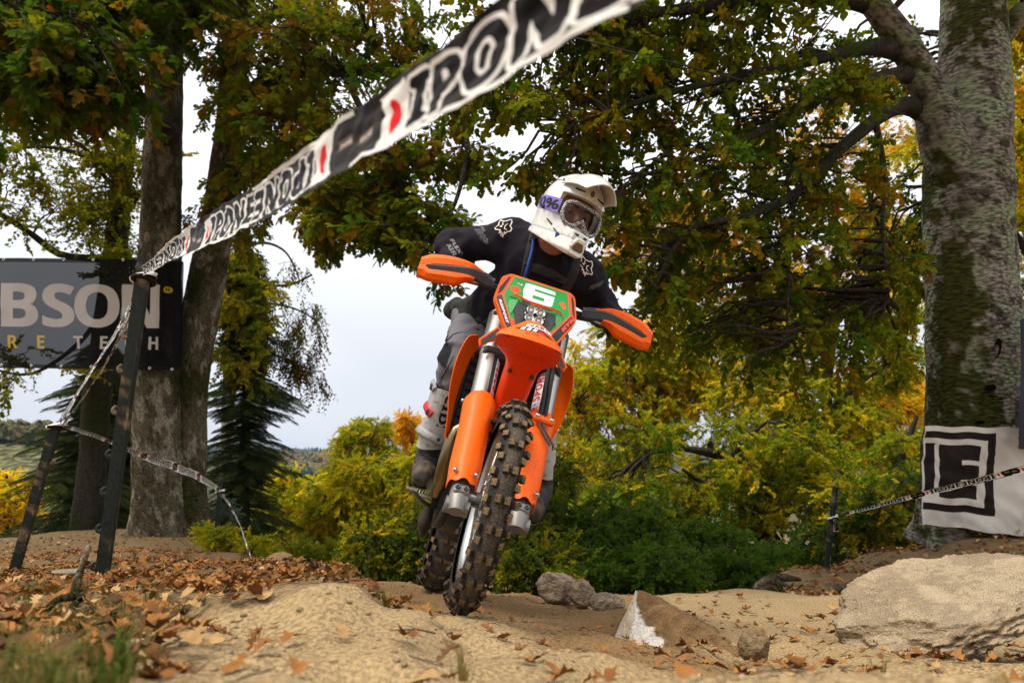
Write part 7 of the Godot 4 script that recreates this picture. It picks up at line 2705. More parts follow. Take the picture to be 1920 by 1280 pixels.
func cut_print(key: String, w: int, h: int, items: Array, smudge: bool) -> StandardMaterial3D:
	var p := Print.new(w, h, Color(0.1, 0.1, 0.1, 0.0))
	if smudge:
		var r := RandomNumberGenerator.new()
		r.seed = key.hash()
		for i in 70:
			var c := Vector2(r.randf_range(0.1, 0.9) * w, r.randf_range(0.35, 0.75) * h)
			p.disc(c, r.randf_range(4, 20), r.randf_range(3, 9), Color(0.30, 0.285, 0.30))
	for i in items:
		p.text(i[0], font_bold, i[1], i[2], i[3], i[4], i[5], i[6], 0.0, Color.WHITE, i[7])
	var m := mat(key, Color.WHITE, 0.8)
	m.vertex_color_use_as_albedo = false
	m.albedo_texture = p.tex()
	m.transparency = BaseMaterial3D.TRANSPARENCY_ALPHA_SCISSOR
	return m


func moved(mb: Mb, by: Vector3) -> Mb:
	for i in mb.v.size():
		mb.v[i] += by
	return mb


func bounds(bones: Array, m: float) -> Array:
	var lo := Vector3.ONE * 1e9
	var hi := -lo
	for b in bones:
		var r: float = maxf(b[2], b[3]) + m
		lo = lo.min(b[0].min(b[1]) - Vector3.ONE * r)
		hi = hi.max(b[0].max(b[1]) + Vector3.ONE * r)
	return [lo, hi]


func body_field(bones: Array, cell: float, k: float) -> Dictionary:
	var b := bounds(bones, k * 0.5 + cell * 3.0)
	return field(bones, cell, k, b[0], b[1])


# five gloved fingers closed round a grip; g: grip centre, ax: along the grip towards its end, back: towards the rider, up
func glove(parent: Node3D, o: Vector3, g: Vector3, ax: Vector3, back: Vector3, up: Vector3, wrist: Vector3, m: Material) -> void:
	var b := []
	var knuck := []
	for i in 4:
		var e: float = (i - 1.5) * 0.021
		var len_: float = [0.92, 1.0, 0.97, 0.80][i]
		var p0 := g + ax * e + back * 0.030 + up * 0.016
		var p1 := g + ax * e + back * 0.004 + up * (0.034 * len_)
		var p2 := g + ax * e - back * 0.028 * len_ + up * 0.012
		var p3 := g + ax * e - back * 0.022 * len_ - up * 0.016
		knuck.append(p0)
		b.append_array([[p0, p1, 0.0115, 0.0110], [p1, p2, 0.0110, 0.0100], [p2, p3, 0.0100, 0.0088]])
	var heel := g + back * 0.060 - up * 0.004
	for i in 4:
		b.append([knuck[i], heel + ax * (i - 1.5) * 0.014, 0.0135, 0.018])
	b.append([heel, wrist, 0.026, 0.030])
	# the thumb leaves the palm on the inner side and closes under the bar
	var t0 := heel - ax * 0.026
	b.append_array([[t0, g - ax * 0.044 + back * 0.024 - up * 0.012, 0.014, 0.012], [g - ax * 0.044 + back * 0.024 - up * 0.012, g - ax * 0.036 - back * 0.006 - up * 0.028, 0.012, 0.010]])
	var s := body_field(b, 0.0045, 0.008)
	obj("glove", moved(nets(s), -o), m, parent)


func boot(person: Node3D, o: Vector3, knee: Vector3, ankle: Vector3, toe: Vector3, out: Vector3, full: bool) -> void:
	var bt := Node3D.new()
	bt.name = "boot"
	person.add_child(bt, true)
	var leg := (knee - ankle)
	var up := leg.normalized()
	var fw := (toe - ankle).normalized()
	var grey_m := mat("boot_grey", Color.WHITE, 0.5)
	if grey_m.albedo_texture == null:
		grey_m.albedo_texture = noise_tex("boot_dust", 512, 0.02, FastNoiseLite.TYPE_SIMPLEX, 6, [[0.1, Color(0.75, 0.69, 0.60)], [0.4, grey(0.97)], [1.0, grey(1.0)]])
		triplanar(grey_m, Vector3.ONE * 2.5)
	var black := mat("boot_black", Color.WHITE, 0.7)
	var red := mat("boot_red", lin(0.52, 0.012, 0.016), 0.4)
	var front := (fw - up * fw.dot(up)).normalized()
	var side := up.cross(front).normalized()
	if side.dot(out) < 0.0:
		side = -side
	var top := ankle + up * 0.335
	# black inner boot
	var inner := [[ankle, top, 0.052, 0.068], [top - up * 0.02, top + up * 0.015, 0.068, 0.070]]
	var foot := [[ankle - up * 0.005, ankle - up * 0.055 + front * 0.02, 0.050, 0.048], [ankle - up * 0.055, toe, 0.047, 0.040], [ankle - up * 0.06 - front * 0.05, ankle - up * 0.02, 0.040, 0.045], [toe - fw * 0.03 + side * 0.018, toe + side * 0.010, 0.036, 0.034], [toe - fw * 0.03 - side * 0.018, toe - side * 0.010, 0.036, 0.034], [ankle + up * 0.04, ankle + up * 0.07, 0.056, 0.058]]
	var s1 := body_field(inner, 0.008, 0.02)
	var mb := nets(s1)
	for i in mb.v.size():
		mb.c[i] = Color(0.022, 0.022, 0.024)
	obj("shaft", moved(mb, -o), black, bt)
	var s2 := body_field(foot, 0.007, 0.03)
	wrinkle(s2, 0.003, Vector3(30, 12, 30), 3.0)
	mb = nets(s2)
	for i in mb.v.size():
		var p := mb.v[i]
		var h := (p - toe).dot(fw)
		var g := nz.get_noise_3d(p.x * 40.0, p.y * 40.0, p.z * 40.0)
		mb.c[i] = Color(0.020, 0.019, 0.019).lerp(Color(0.105, 0.066, 0.034), clampf(smoothstep(-0.09, -0.03, h) * (0.55 + 1.1 * g) + 0.5 * smoothstep(0.15, 0.3, g), 0.0, 1.0))
	obj("foot", moved(mb, -o), black, bt)
	# sole: a thick dark slab with a welt under the foot
	var sole := Mb.new()
	sole.col = Color(0.03, 0.025, 0.022)
	var down := -up.lerp(fw.cross(side).normalized() * signf(fw.cross(side).dot(up)), 1.0)
	var l0 := ankle - up * 0.10 - front * 0.07
	var l1 := toe + down * 0.036 + fw * 0.03
	var rows := []
	for j in 14:
		var t := j / 13.0
		var c := l0.lerp(l1, t)
		var wd := lerpf(0.036, 0.046, t) * sqrt(maxf(0.05, 1.0 - pow(absf(t * 2.0 - 1.05), 6.0)))
		rows.append([c - side * wd, c - side * wd * 1.05 - down * 0.016, c + side * wd * 1.05 - down * 0.016, c + side * wd])
	sole.sheet(rows, true)
	sole.sheet(rows.map(func(r): return [r[0] + down * 0.008, r[3] + down * 0.008]))
	obj("sole", moved(sole, -o), black, bt)
	# plates of grey plastic on the shin, calf and ankle, their edges standing proud
	for q in [[0.10, 0.335, -1.15, 1.0, 0.013, Color(0.50, 0.50, 0.48)], [0.165, 0.30, 0.85, 1.75, 0.012, Color(0.42, 0.42, 0.41)], [0.035, 0.125, -1.3, 1.25, 0.011, Color(0.45, 0.45, 0.43)], [0.085, 0.17, -1.0, 1.5, 0.015, Color(0.48, 0.48, 0.47)]]:
		rows = []
		var nn := 18
		for j in nn + 1:
			var t := float(j) / nn
			var h := lerpf(q[0], q[1], t)
			var row := []
			for i in nn + 1:
				var f := float(i) / nn
				var a := lerpf(q[2], q[3], f)
				var rad: float = lerpf(0.054, 0.070, h / 0.335) + q[4]
				var trim := 0.02 * cos(a * 1.6 + q[0] * 30.0) * (1.0 - t) - 0.022 * pow(absf(f * 2.0 - 1.0), 2.0) * (t - 0.3)
				row.append(ankle + up * (h + trim) + (front * cos(a) + side * sin(a)) * rad + front * 0.006)
			rows.append(row)
		var pl := shell(rows, -0.006)
		for i in pl.c.size():
			pl.c[i] = q[5]
		obj("shin_plate" if q[2] < -1.1 and q[1] > 0.3 else "plate", moved(pl, -o), grey_m, bt)
	if not full:
		return
	# ribs on the calf plate
	for k in 6:
		var rb := Mb.new()
		rb.col = Color(0.16, 0.16, 0.155)
		var pts := []
		for i in 5:
			var a := lerpf(0.98, 1.35, i / 4.0)
			pts.append(ankle + up * (0.205 + k * 0.015) + (front * cos(a) + side * sin(a)) * (0.0615 + 0.0145) + front * 0.006)
		rb.tube(pts, ramp([0.0022, 0.0022], 5), 6)
		obj("rib", moved(rb, -o), grey_m, bt)
	# straps with buckles: grey, red, grey
	for q in [[0.315, 0.9, 1.9, 0.016, 0], [0.205, 0.6, 2.3, 0.018, 1], [0.10, -0.4, 2.0, 0.020, 2]]:
		var sb := Mb.new()
		sb.col = Color(0.34, 0.34, 0.33) if q[4] != 1 else Color.WHITE
		var pts := []
		for i in 14:
			var a := lerpf(q[1], q[2], i / 13.0)
			pts.append(ankle + up * (q[0] + 0.012 * sin(i * 0.3)) + (front * cos(a) + side * sin(a)) * (lerpf(0.056, 0.070, q[0] / 0.335) + 0.021) + front * 0.006)
		sb.tube(pts, ramp([q[3] * 0.5, q[3] * 0.55], 14), 8, true, 2.2)
		obj("strap", moved(sb, -o), red if q[4] == 1 else grey_m, bt)
		var bk := Mb.new()
		bk.col = Color(0.03, 0.03, 0.03)
		var a2: float = q[1] + 0.25
		var dir: Vector3 = front * cos(a2) + side * sin(a2)
		bk.box(Transform3D(Basis(dir.cross(up) * -1.0, up, dir), ankle + up * q[0] + dir * (lerpf(0.056, 0.070, q[0] / 0.335) + 0.026) + front * 0.006), Vector3(0.018, 0.030, 0.014), 0.004)
		obj("buckle", moved(bk, -o), black, bt)
	# the maker's word down the shin
	var pm := cut_print("boot_word", 128, 384, [], false)
	var pr := Print.new(384, 128, Color(0.05, 0.05, 0.06, 0.0))
	pr.text("SIDI", font_bold, 20, 110, 92, Color(0.05, 0.05, 0.065), 1.7, 0.0, 0.0, Color.WHITE, 3.0)
	pm.albedo_texture = pr.tex()
	rows = []
	for j in 9:
		var row := []
		for i in 13:
			var h := lerpf(0.325, 0.165, i / 12.0)
			var a := lerpf(0.10, 0.72, j / 8.0) * -1.0 + 0.35
			row.append(ankle + up * h + (front * cos(a) + side * sin(a)) * (lerpf(0.054, 0.070, h / 0.335) + 0.0215) + front * 0.006 - o)
		rows.append(row)
	flat_print(bt, "print", rows, pm)
	# cuff: black band with red and cream tabs
	var tb := Mb.new()
	tb.box(Transform3D(Basis((front * 0.8 + side * 0.6).cross(up), up, front * 0.8 + side * 0.6), ankle + up * 0.352 + (front * 0.8 + side * 0.6) * 0.078), Vector3(0.05, 0.024, 0.01), 0.004)
	obj("tab", moved(tb, -o), red, bt)


func build_rider() -> void:
	var bx := bike_basis()
	var X := bx.basis.x
	var Y := bx.basis.y
	var Z := bx.basis.z
	var rg := bx * V(-0.372, 1.237, -0.457)
	var lg := bx * V(0.396, 1.237, -0.457)
	var o := at(905, 610, 3.30)
	var person := thing("person", "person riding the orange motorcycle, black jersey, grey trousers, white helmet with peak", "person", o)

	var hip_r := at(893, 604, 3.34)
	var hip_l := at(962, 622, 3.34)
	var knee_r := at(866, 672, 3.02)
	var knee_l := at(1012, 722, 3.08)
	var ank_r := at(806, 846, 3.13)
	var ank_l := at(1014, 900, 3.16)
	var toe_r := at(793, 892, 2.985)
	var toe_l := at(994, 958, 2.97)
	var sh_r := at(958, 452, 3.03)
	var sh_l := at(1092, 520, 2.99)
	var el_r := at(849, 462, 3.10)
	var el_l := at(1128, 578, 3.14)
	var wr_r := rg + (at(850, 500, 3.05) - rg).normalized() * 0.085
	var wr_l := lg + (at(1140, 596, 3.12) - lg).normalized() * 0.085
	var chest := at(1018, 510, 3.05)
	var belly := at(948, 575, 3.22)
	var pelvis := at(925, 606, 3.34)
	var neck := at(1024, 470, 2.98)
	var hc := at(1067, 407, 2.79)

	# helmet axes: z the way the face looks, y up through the crown
	var hz := Vector3(0.36, -0.27, 0.88).normalized()
	var hy := Vector3(0.36, 0.93, 0.0)
	hy = (hy - hz * hy.dot(hz)).normalized()
	var hb := Basis(hy.cross(hz), hy, hz)
	var H := Transform3D(hb.scaled(Vector3.ONE), hc)
	var S := 1.06

	# ---- the body: one surface from the head to the hands, knees and ankles
	var skin_b := []
	for q in [[V(0, 0.02, -0.015), V(0, 0.03, -0.03), 0.088, 0.090], [V(0, -0.03, 0.02), V(0, -0.085, 0.035), 0.062, 0.042], [V(0, 0.015, 0.068), V(0, -0.022, 0.094), 0.012, 0.017], [V(-0.034, 0.022, 0.060), V(0.034, 0.022, 0.060), 0.020, 0.020], [V(-0.045, -0.022, 0.045), V(-0.03, -0.04, 0.05), 0.026, 0.024], [V(0.045, -0.022, 0.045), V(0.03, -0.04, 0.05), 0.026, 0.024], [V(-0.02, -0.058, 0.066), V(0.02, -0.058, 0.066), 0.013, 0.013]]:
		skin_b.append([H * (q[0] * S), H * (q[1] * S), q[2] * S, q[3] * S])
	skin_b.append([H * V(0, -0.05, -0.02), neck, 0.064, 0.068])
	var hs := body_field(skin_b, 0.0055, 0.014)
	var body := nets(hs)
	var lower := [[neck, chest, 0.07, 0.11], [chest, belly, 0.11, 0.11], [belly, pelvis, 0.11, 0.12], [sh_r, sh_l, 0.06, 0.06], [sh_r, el_r, 0.05, 0.042], [el_r, wr_r, 0.042, 0.028], [sh_l, el_l, 0.05, 0.042], [el_l, wr_l, 0.042, 0.028], [hip_r, knee_r, 0.078, 0.055], [knee_r, ank_r, 0.052, 0.034], [hip_l, knee_l, 0.078, 0.055], [knee_l, ank_l, 0.052, 0.034]]
	var ls := body_field(lower, 0.016, 0.05)
	body.join(nets(ls), Transform3D.IDENTITY)
	for i in body.c.size():
		var p := body.v[i]
		var g := nz.get_noise_3d(p.x * 30.0, p.y * 30.0, p.z * 30.0)
		body.c[i] = Color(0.40, 0.185, 0.10) * (1.0 + 0.25 * g)
		body.c[i].a = 1.0
	var skin := mat("skin", Color.WHITE, 0.55)
	skin.subsurf_scatter_enabled = true
	skin.subsurf_scatter_strength = 0.15
	obj("body", moved(body, -o), skin, person)
	for s in [-1.0, 1.0]:
		var ey := Mb.new()
		ey.col = Color(0.22, 0.18, 0.15)
		ey.ball(Transform3D(hb * 0.0115, H * (V(0.034 * s, 0.004, 0.068) * S)), 14, 10)
		ey.col = Color(0.03, 0.02, 0.015)
		ey.ball(Transform3D(hb.scaled(Vector3.ONE) * 0.0065, H * (V(0.033 * s - 0.002, 0.003, 0.0735) * S)), 10, 8)
		obj("eye", moved(ey, -o), mat("eye", Color.WHITE, 0.2), person)
		var br := Mb.new()
		br.col = Color(0.045, 0.025, 0.015)
		br.tube([H * (V(0.014 * s, 0.026, 0.084) * S), H * (V(0.034 * s, 0.033, 0.080) * S), H * (V(0.055 * s, 0.026, 0.066) * S)], [0.005, 0.006, 0.003], 6)
		obj("eyebrow", moved(br, -o), mat("brow", Color.WHITE, 0.9), person)

	# ---- jersey
	var cloth_t := noise_tex("knit", 512, 0.12, FastNoiseLite.TYPE_SIMPLEX, 3, [[0.2, grey(0.75)], [0.8, grey(1.0)]])
	var jb := [[chest + X * -0.05, chest + X * 0.09, 0.135, 0.13], [chest, belly, 0.165, 0.155], [belly, pelvis + Y * 0.03, 0.155, 0.155], [sh_r, sh_l, 0.088, 0.088], [neck - hy * 0.02, chest, 0.085, 0.13], [sh_r + (chest - sh_r) * 0.3, chest, 0.11, 0.14], [sh_l + (chest - sh_l) * 0.3, chest, 0.11, 0.14], [sh_r, el_r, 0.083, 0.070], [el_r, wr_r, 0.070, 0.046], [sh_l, el_l, 0.083, 0.070], [el_l, wr_l, 0.070, 0.046]]
	var js := body_field(jb, 0.0115, 0.05)
	wrinkle(js, 0.014, Vector3(9, 9, 9), 0.0)
	var jm := mat("jersey", lin(0.015, 0.0115, 0.018), 0.8, 0.0, 0.25)
	jm.albedo_texture = cloth_t
	triplanar(jm, Vector3.ONE * 12.0)
	jm.rim_enabled = true
	jm.rim = 0.06
	obj("jersey", moved(nets(js), -o), jm, person)
	var fox := fox_print()
	var armr := (el_r - sh_r).normalized()
	var put := func(called: String, c: Vector3, u: Vector3, v: Vector3, inward: Vector3, m: Material):
		var rows := on_field(js, c, u, v, inward, 14, 0.0015)
		flat_print(person, called, rows.map(func(r): return r.map(func(p): return p - o)), m)
	var view := (chest - Vector3(0, CAM_Y, 0)).normalized()
	put.call("shoulder_logo", at(944, 424, 2.93), (at(966, 424, 2.93) - at(944, 424, 2.93)), (at(948, 402, 2.93) - at(944, 424, 2.93)), view + Vector3(0, -0.25, 0), fox)
	put.call("shoulder_logo", at(1098, 500, 2.90), (at(1116, 512, 2.90) - at(1098, 500, 2.90)), (at(1102, 482, 2.90) - at(1098, 500, 2.90)), view, fox)
	put.call("sleeve_print", at(904, 436, 2.94), (at(912, 450, 2.94) - at(904, 436, 2.94)) * 1.5, (at(912, 432, 2.94) - at(904, 436, 2.94)) * 1.2, view + Vector3(0, -0.2, 0), cut_print("sleeve_words", 256, 128, [["FOX", 20, 40, 26, Color(0.45, 0.43, 0.44), 1.2, 0.0, 1.0], ["RANGE", 10, 118, 30, Color(0.24, 0.225, 0.235), 1.2, 0.0, 1.0]], true))
	put.call("cuff_print", at(848, 462, 2.98), (at(857, 476, 2.98) - at(848, 462, 2.98)) * 1.4, (at(858, 456, 2.98) - at(848, 462, 2.98)) * 1.0, view + Vector3(0, -0.2, 0), cut_print("cuff_words", 256, 192, [["FLEX", 30, 70, 50, Color(0.5, 0.48, 0.47), 1.3, 0.2, 3.0], ["AIR", 60, 160, 60, Color(0.42, 0.40, 0.40), 1.3, 0.0, 3.0]], false))
	put.call("sleeve_print", at(1118, 534, 2.93), (at(1128, 530, 2.93) - at(1118, 534, 2.93)) * 1.6, (at(1120, 526, 2.93) - at(1118, 534, 2.93)) * 1.2, view, cut_print("sleeve_words_2", 256, 128, [["SERIES", 20, 84, 46, Color(0.27, 0.25, 0.26), 1.0, 0.0, 2.0]], true))

	# ---- trousers
	var tb := [[pelvis, pelvis + Y * -0.02, 0.15, 0.15], [hip_r, hip_l, 0.115, 0.115], [hip_r, knee_r, 0.115, 0.090], [knee_r, knee_r.lerp(ank_r, 0.48), 0.088, 0.068], [knee_r + bx.basis.z * 0.02, knee_r.lerp(ank_r, 0.2) + bx.basis.z * 0.015, 0.078, 0.07], [hip_l, knee_l, 0.115, 0.085], [knee_l, knee_l.lerp(ank_l, 0.48), 0.085, 0.066]]
	var ts := body_field(tb, 0.0115, 0.05)
	wrinkle(ts, 0.014, Vector3(8, 17, 8), 5.0)
	var tm := mat("trousers", Color.WHITE, 0.85, 0.0, 0.25)
	tm.albedo_texture = cloth_t
	triplanar(tm, Vector3.ONE * 12.0)
	var tmb := nets(ts)
	for i in tmb.v.size():
		var p := tmb.v[i]
		var c := Color(0.225, 0.208, 0.228)
		var t := (p - knee_r).dot((ank_r - knee_r).normalized())
		if t > 0.13 and p.distance_to(knee_r) < 0.4:      # the ribbed dark cuff above the boot
			c = Color(0.05, 0.045, 0.05) if fmod(t * 90.0, 1.0) < 0.55 else Color(0.10, 0.092, 0.10)
		if absf(t + 0.01) < 0.045 and (p - knee_r).dot(X) < -0.055:
			c = Color(0.03, 0.028, 0.034)
		tmb.c[i] = c
	obj("trousers", moved(tmb, -o), tm, person)
	# knee stretch panel: a bowed dark seam
	for q in [[at(832, 648, 2.97), at(846, 630, 2.93), at(870, 626, 2.93)], [at(829, 652, 2.98), at(834, 640, 2.95), at(845, 633, 2.93)], [at(822, 720, 2.98), at(838, 690, 2.93), at(850, 668, 2.91)], [at(838, 742, 2.98), at(826, 718, 2.96), at(830, 700, 2.95)]]:
		var pts := []
		for p in curve(q, 0.008):
			var d: Vector3 = (knee_r.lerp(ank_r, 0.1) - p).normalized()
			d = view
			var t := -0.08
			while t < 0.25 and sample(ts, p + d * t) > 0.0:
				t += 0.003
			pts.append(p + d * (t - 0.001) - o)
		var sm := Mb.new()
		sm.col = Color(0.05, 0.048, 0.055)
		sm.tube(pts, ramp([0.0022, 0.0045, 0.0022], pts.size()), 5)
		obj("seam", sm, mat("seam", Color.WHITE, 0.8), person)

	# ---- hip pack, harness, drinking hose
	var pk := [[at(862, 576, 3.30), at(895, 570, 3.20), 0.036, 0.044], [at(895, 570, 3.20), at(935, 592, 3.08), 0.044, 0.036], [at(850, 582, 3.42), at(856, 574, 3.36), 0.05, 0.045], [at(870, 592, 3.24), at(930, 606, 3.10), 0.032, 0.03]]
	var ps := body_field(pk, 0.010, 0.03)
	wrinkle(ps, 0.006, Vector3(20, 20, 20), 9.0)
	obj("hip_pack", moved(nets(ps), -o), mat("pack_cloth", lin(0.018, 0.018, 0.012), 0.9), person)
	var strap_m := mat("strap_cloth", Color.WHITE, 0.9)
	for q in [[at(1003, 420, 2.92), at(1000, 446, 2.88), at(993, 478, 2.87), at(986, 512, 2.89), at(978, 560, 2.98)], [at(1082, 470, 2.90), at(1078, 505, 2.86), at(1062, 540, 2.88), at(1040, 575, 2.95)], [at(990, 500, 2.865), at(1020, 508, 2.85), at(1064, 528, 2.86)]]:
		var pts := []
		for p in curve(q, 0.012):
			var d := view
			var t := -0.12
			while t < 0.25 and sample(js, p + d * t) > 0.0:
				t += 0.003
			pts.append(p + d * (minf(t, 0.06) - 0.004) - o)
		var sb := Mb.new()
		sb.col = Color(0.021, 0.020, 0.018)
		sb.tube(pts, ramp([0.019, 0.021, 0.019], pts.size()), 10, true, 0.28, view.cross(Vector3.RIGHT).cross(view) * 0.0 + view)
		obj("harness_strap", sb, strap_m, person)
	for q in [[998, 448, 0.030, 0.022], [989, 496, 0.036, 0.018], [1046, 520, 0.03, 0.016]]:
		var p := at(q[0], q[1], 2.80)
		var t := 0.0
		while t < 0.25 and sample(js, p + view * t) > 0.0:
			t += 0.003
		var bk := Mb.new()
		bk.box(Transform3D(Basis(X, Y, Z), p + view * (t - 0.012) - o), Vector3(q[2], q[3], 0.012), 0.003)
		obj("buckle", bk, plastic("black_plastic", lin(0.017, 0.017, 0.018), 0.5), person)
	var hp := []
	for p in curve([at(997, 418, 2.86), at(1000, 436, 2.83), at(998, 466, 2.82), at(990, 496, 2.83), at(984, 520, 2.86), at(978, 556, 2.95)], 0.012):
		var t := -0.06
		while t < 0.2 and sample(js, p + view * t) > 0.0:
			t += 0.003
		hp.append(p + view * (minf(t, 0.07) - 0.016) - o)
	var hose := Mb.new()
	hose.tube(hp, ramp([0.0065, 0.0065], hp.size()), 10)
	obj("drinking_hose", hose, mat("hose_blue", lin(0.012, 0.085, 0.42), 0.3), person)
	# collar
	var co := Mb.new()
	var ring := []
	var nd := (H * V(0, -0.05, -0.02) - neck).normalized()
	var nx := nd.cross(Vector3.FORWARD).normalized()
	var nyy := nd.cross(nx)
	for k in 25:
		var a := TAU * k / 24.0
		ring.append(neck + nd * 0.012 + (nx * cos(a) + nyy * sin(a)) * 0.078 - o)
	co.tube(ring, ramp([0.013, 0.013], 25), 8, false)
	obj("collar", co, jm, person)

	# ---- gloves and boots
	var gm := mat("glove_cloth", lin(0.016, 0.015, 0.015), 0.8)
	glove(person, o, rg, -X, (wr_r - rg).normalized(), (Y - (wr_r - rg).normalized() * Y.dot((wr_r - rg).normalized())).normalized(), wr_r, gm)
	glove(person, o, lg, X, (wr_l - lg).normalized(), (Y - (wr_l - lg).normalized() * Y.dot((wr_l - lg).normalized())).normalized(), wr_l, gm)
	boot(person, o, knee_r, ank_r, toe_r, -X, true)
	boot(person, o, knee_l, ank_l, toe_l, X, false)
	build_helmet(person, o, H, S)


func build_helmet(person: Node3D, o: Vector3, H: Transform3D, S: float) -> void:
	var he := Node3D.new()
	he.name = "helmet"
	person.add_child(he, true)
	he.transform = Transform3D(H.basis * Basis.from_scale(V(0.89, 1.02, 0.96) * S), H.origin - o)
	var white := mat("helmet_white", Color.WHITE, 0.28)
	if white.albedo_texture == null:
		white.albedo_texture = noise_tex("helmet_dust", 512, 0.012, FastNoiseLite.TYPE_SIMPLEX, 6, [[0.1, Color(0.86, 0.81, 0.73)], [0.36, grey(0.98)], [1.0, grey(1.0)]])
		triplanar(white, Vector3.ONE * 4.0, false)
		white.clearcoat_enabled = true
		white.clearcoat = 0.4
		white.clearcoat_roughness = 0.12
	var shellc := Color(0.70, 0.68, 0.635)
	# the shell: an egg, cheeks that run forward into the chin bar, and the eye port cut out of it
	var cell := 0.0042
	var lo := V(-0.165, -0.195, -0.195)
	var hi := V(0.165, 0.185, 0.235)
	var f := field([], cell, 0.03, lo, hi)
	var arr: PackedFloat32Array = f.f
	var i := 0
	var rad := V(0.128, 0.142, 0.158)
	for z in int(f.nz):
		for y in int(f.ny):
			for x in int(f.nx):
				var p := lo + Vector3(x, y, z) * cell
				var q := p - V(0, 0.028, -0.022)
				var e := (q / rad).length()
				var d := (e - 1.0) * 0.128 if e > 0.01 else -0.12
				d = maxf(d, -(p.y + 0.112 + 0.10 * p.z))            # flat lower rim
				# jaw and chin guard: flat facets narrowing to the mouth
				var ax := absf(p.x)
				var zz := p.z
				var side := (ax - lerpf(0.120, 0.034, clampf((zz + 0.02) / 0.215, 0.0, 1.2))) * 0.92
				var roof := (p.y - lerpf(0.005, -0.072, clampf((zz - 0.03) / 0.125, 0.0, 1.0))) * 0.85
				var floor_ := (lerpf(-0.106, -0.160, clampf((zz + 0.06) / 0.22, 0.0, 1.0)) - p.y) * 0.95
				var low_side := (ax * 0.75 - (p.y + 0.160) * 0.9 - lerpf(0.052, 0.018, clampf(zz / 0.19, 0.0, 1.0))) * 0.8
				var nose := (zz + 0.22 * (p.y + 0.11) - 0.190) * 0.96
				var g := maxf(maxf(side, maxf(roof, floor_)), maxf(maxf(nose, low_side), -zz - 0.075))
				# crease along the cheek
				g += 0.004 * smoothstep(0.006, 0.0, absf(p.y + 0.100 - 0.10 * (0.10 - zz)))
				var h := maxf(0.018 - absf(d - g), 0.0) / 0.018
				d = minf(d, g) - h * h * 0.0045
				# eye port
				var b := (p - V(0, -0.006, 0.175)).abs() - V(0.092, 0.052, 0.112)
				var bd := b.max(Vector3.ZERO).length() + minf(maxf(b.x, maxf(b.y, b.z)), 0.0) - 0.010
				bd = maxf(bd, -(p.y - lerpf(0.0, -0.070, clampf((zz - 0.03) / 0.125, 0.0, 1.0))) - 0.002)
				d = maxf(d, -bd)
				# room for the head
				var hd := ((p - V(0, 0.0, -0.01)) / V(0.100, 0.118, 0.122)).length()
				d = maxf(d, -(hd - 1.0) * 0.1)
				if p.y < 0.0:
					d = maxf(d, 0.082 - Vector2(p.x, p.z + 0.01).length())
				arr[i] = d
				i += 1
	f.f = arr
	var sh := nets(f)
	for k in sh.c.size():
		sh.c[k] = shellc
	obj("shell", sh, white, he)
	var liner := Mb.new()
	liner.col = Color(0.02, 0.019, 0.02)
	liner.lathe([Vector2(0.092, -0.128), Vector2(0.104, -0.120), Vector2(0.108, -0.106), Vector2(0.100, -0.095)], 32, Transform3D(Basis.IDENTITY.scaled(V(1.0, 1, 1.12)), V(0, 0.0, -0.02)))
	obj("neck_roll", liner, mat("liner", Color.WHITE, 0.95), he)
	# ---- peak: arched, ridged, reaching far forward
	var rows := []
	for j in 17:
		var t := j / 16.0
		var row := []
		for k in 25:
			var u := k / 24.0 * 2.0 - 1.0
			var w := lerpf(0.116, 0.092, t)
			if t > 0.8:
				w *= lerpf(1.0, 0.84, smoothstep(0.8, 1.0, t))
			var zz := lerpf(0.045, 0.238, t) - 0.030 * u * u * t
			var yc := lerpf(0.166, 0.108, t) + 0.016 * sin(t * PI)
			var ye := lerpf(0.088, 0.070, t) + 0.006 * sin(t * PI)
			var yy := lerpf(yc, ye, pow(absf(u), 1.9))
			var ridge := 0.008 * smoothstep(0.06, 0.0, absf(absf(u) - 0.38)) * smoothstep(0.0, 0.25, t) * (1.0 - 0.7 * t)
			row.append(V(u * w, yy + ridge, zz))
		rows.append(row)
	var pk := shell(rows, 0.0045)
	for k in pk.c.size():
		pk.c[k] = shellc
	obj("peak", pk, white, he)
	# side wings that carry the peak back along the shell
	for s in [-1.0, 1.0]:
		rows = []
		for j in 9:
			var t := j / 8.0
			var row := []
			for k in 7:
				var u := k / 6.0
				var zz := lerpf(0.085, -0.045, t)
				var yy := lerpf(0.095, 0.115, t) + u * lerpf(0.035, 0.010, t)
				var q := V(0, yy - 0.028, zz + 0.022)
				var xx := 0.128 * sqrt(maxf(0.02, 1.0 - pow(q.y / 0.142, 2.0) - pow(q.z / 0.158, 2.0)))
				row.append(V((xx + 0.006) * s, yy, zz))
			rows.append(row)
		var wing := shell(rows, 0.004 * s)
		for k in wing.c.size():
			wing.c[k] = shellc
		obj("peak_wing", wing, white, he)
		for q in [[0.112, 0.05], [0.098, 0.045], [0.107, 0.030]]:
			var vt := Mb.new()
			var qq := V(0, q[0] - 0.028, q[1] + 0.022)
			var xx := 0.128 * sqrt(maxf(0.02, 1.0 - pow(qq.y / 0.142, 2.0) - pow(qq.z / 0.158, 2.0)))
			vt.box(Transform3D(Basis.IDENTITY, V((xx + 0.008) * s, q[0], q[1])), V(0.006, 0.005, 0.009), 0.001)
			obj("vent", vt, mat("vent_black", lin(0.012, 0.012, 0.012), 0.8), he)
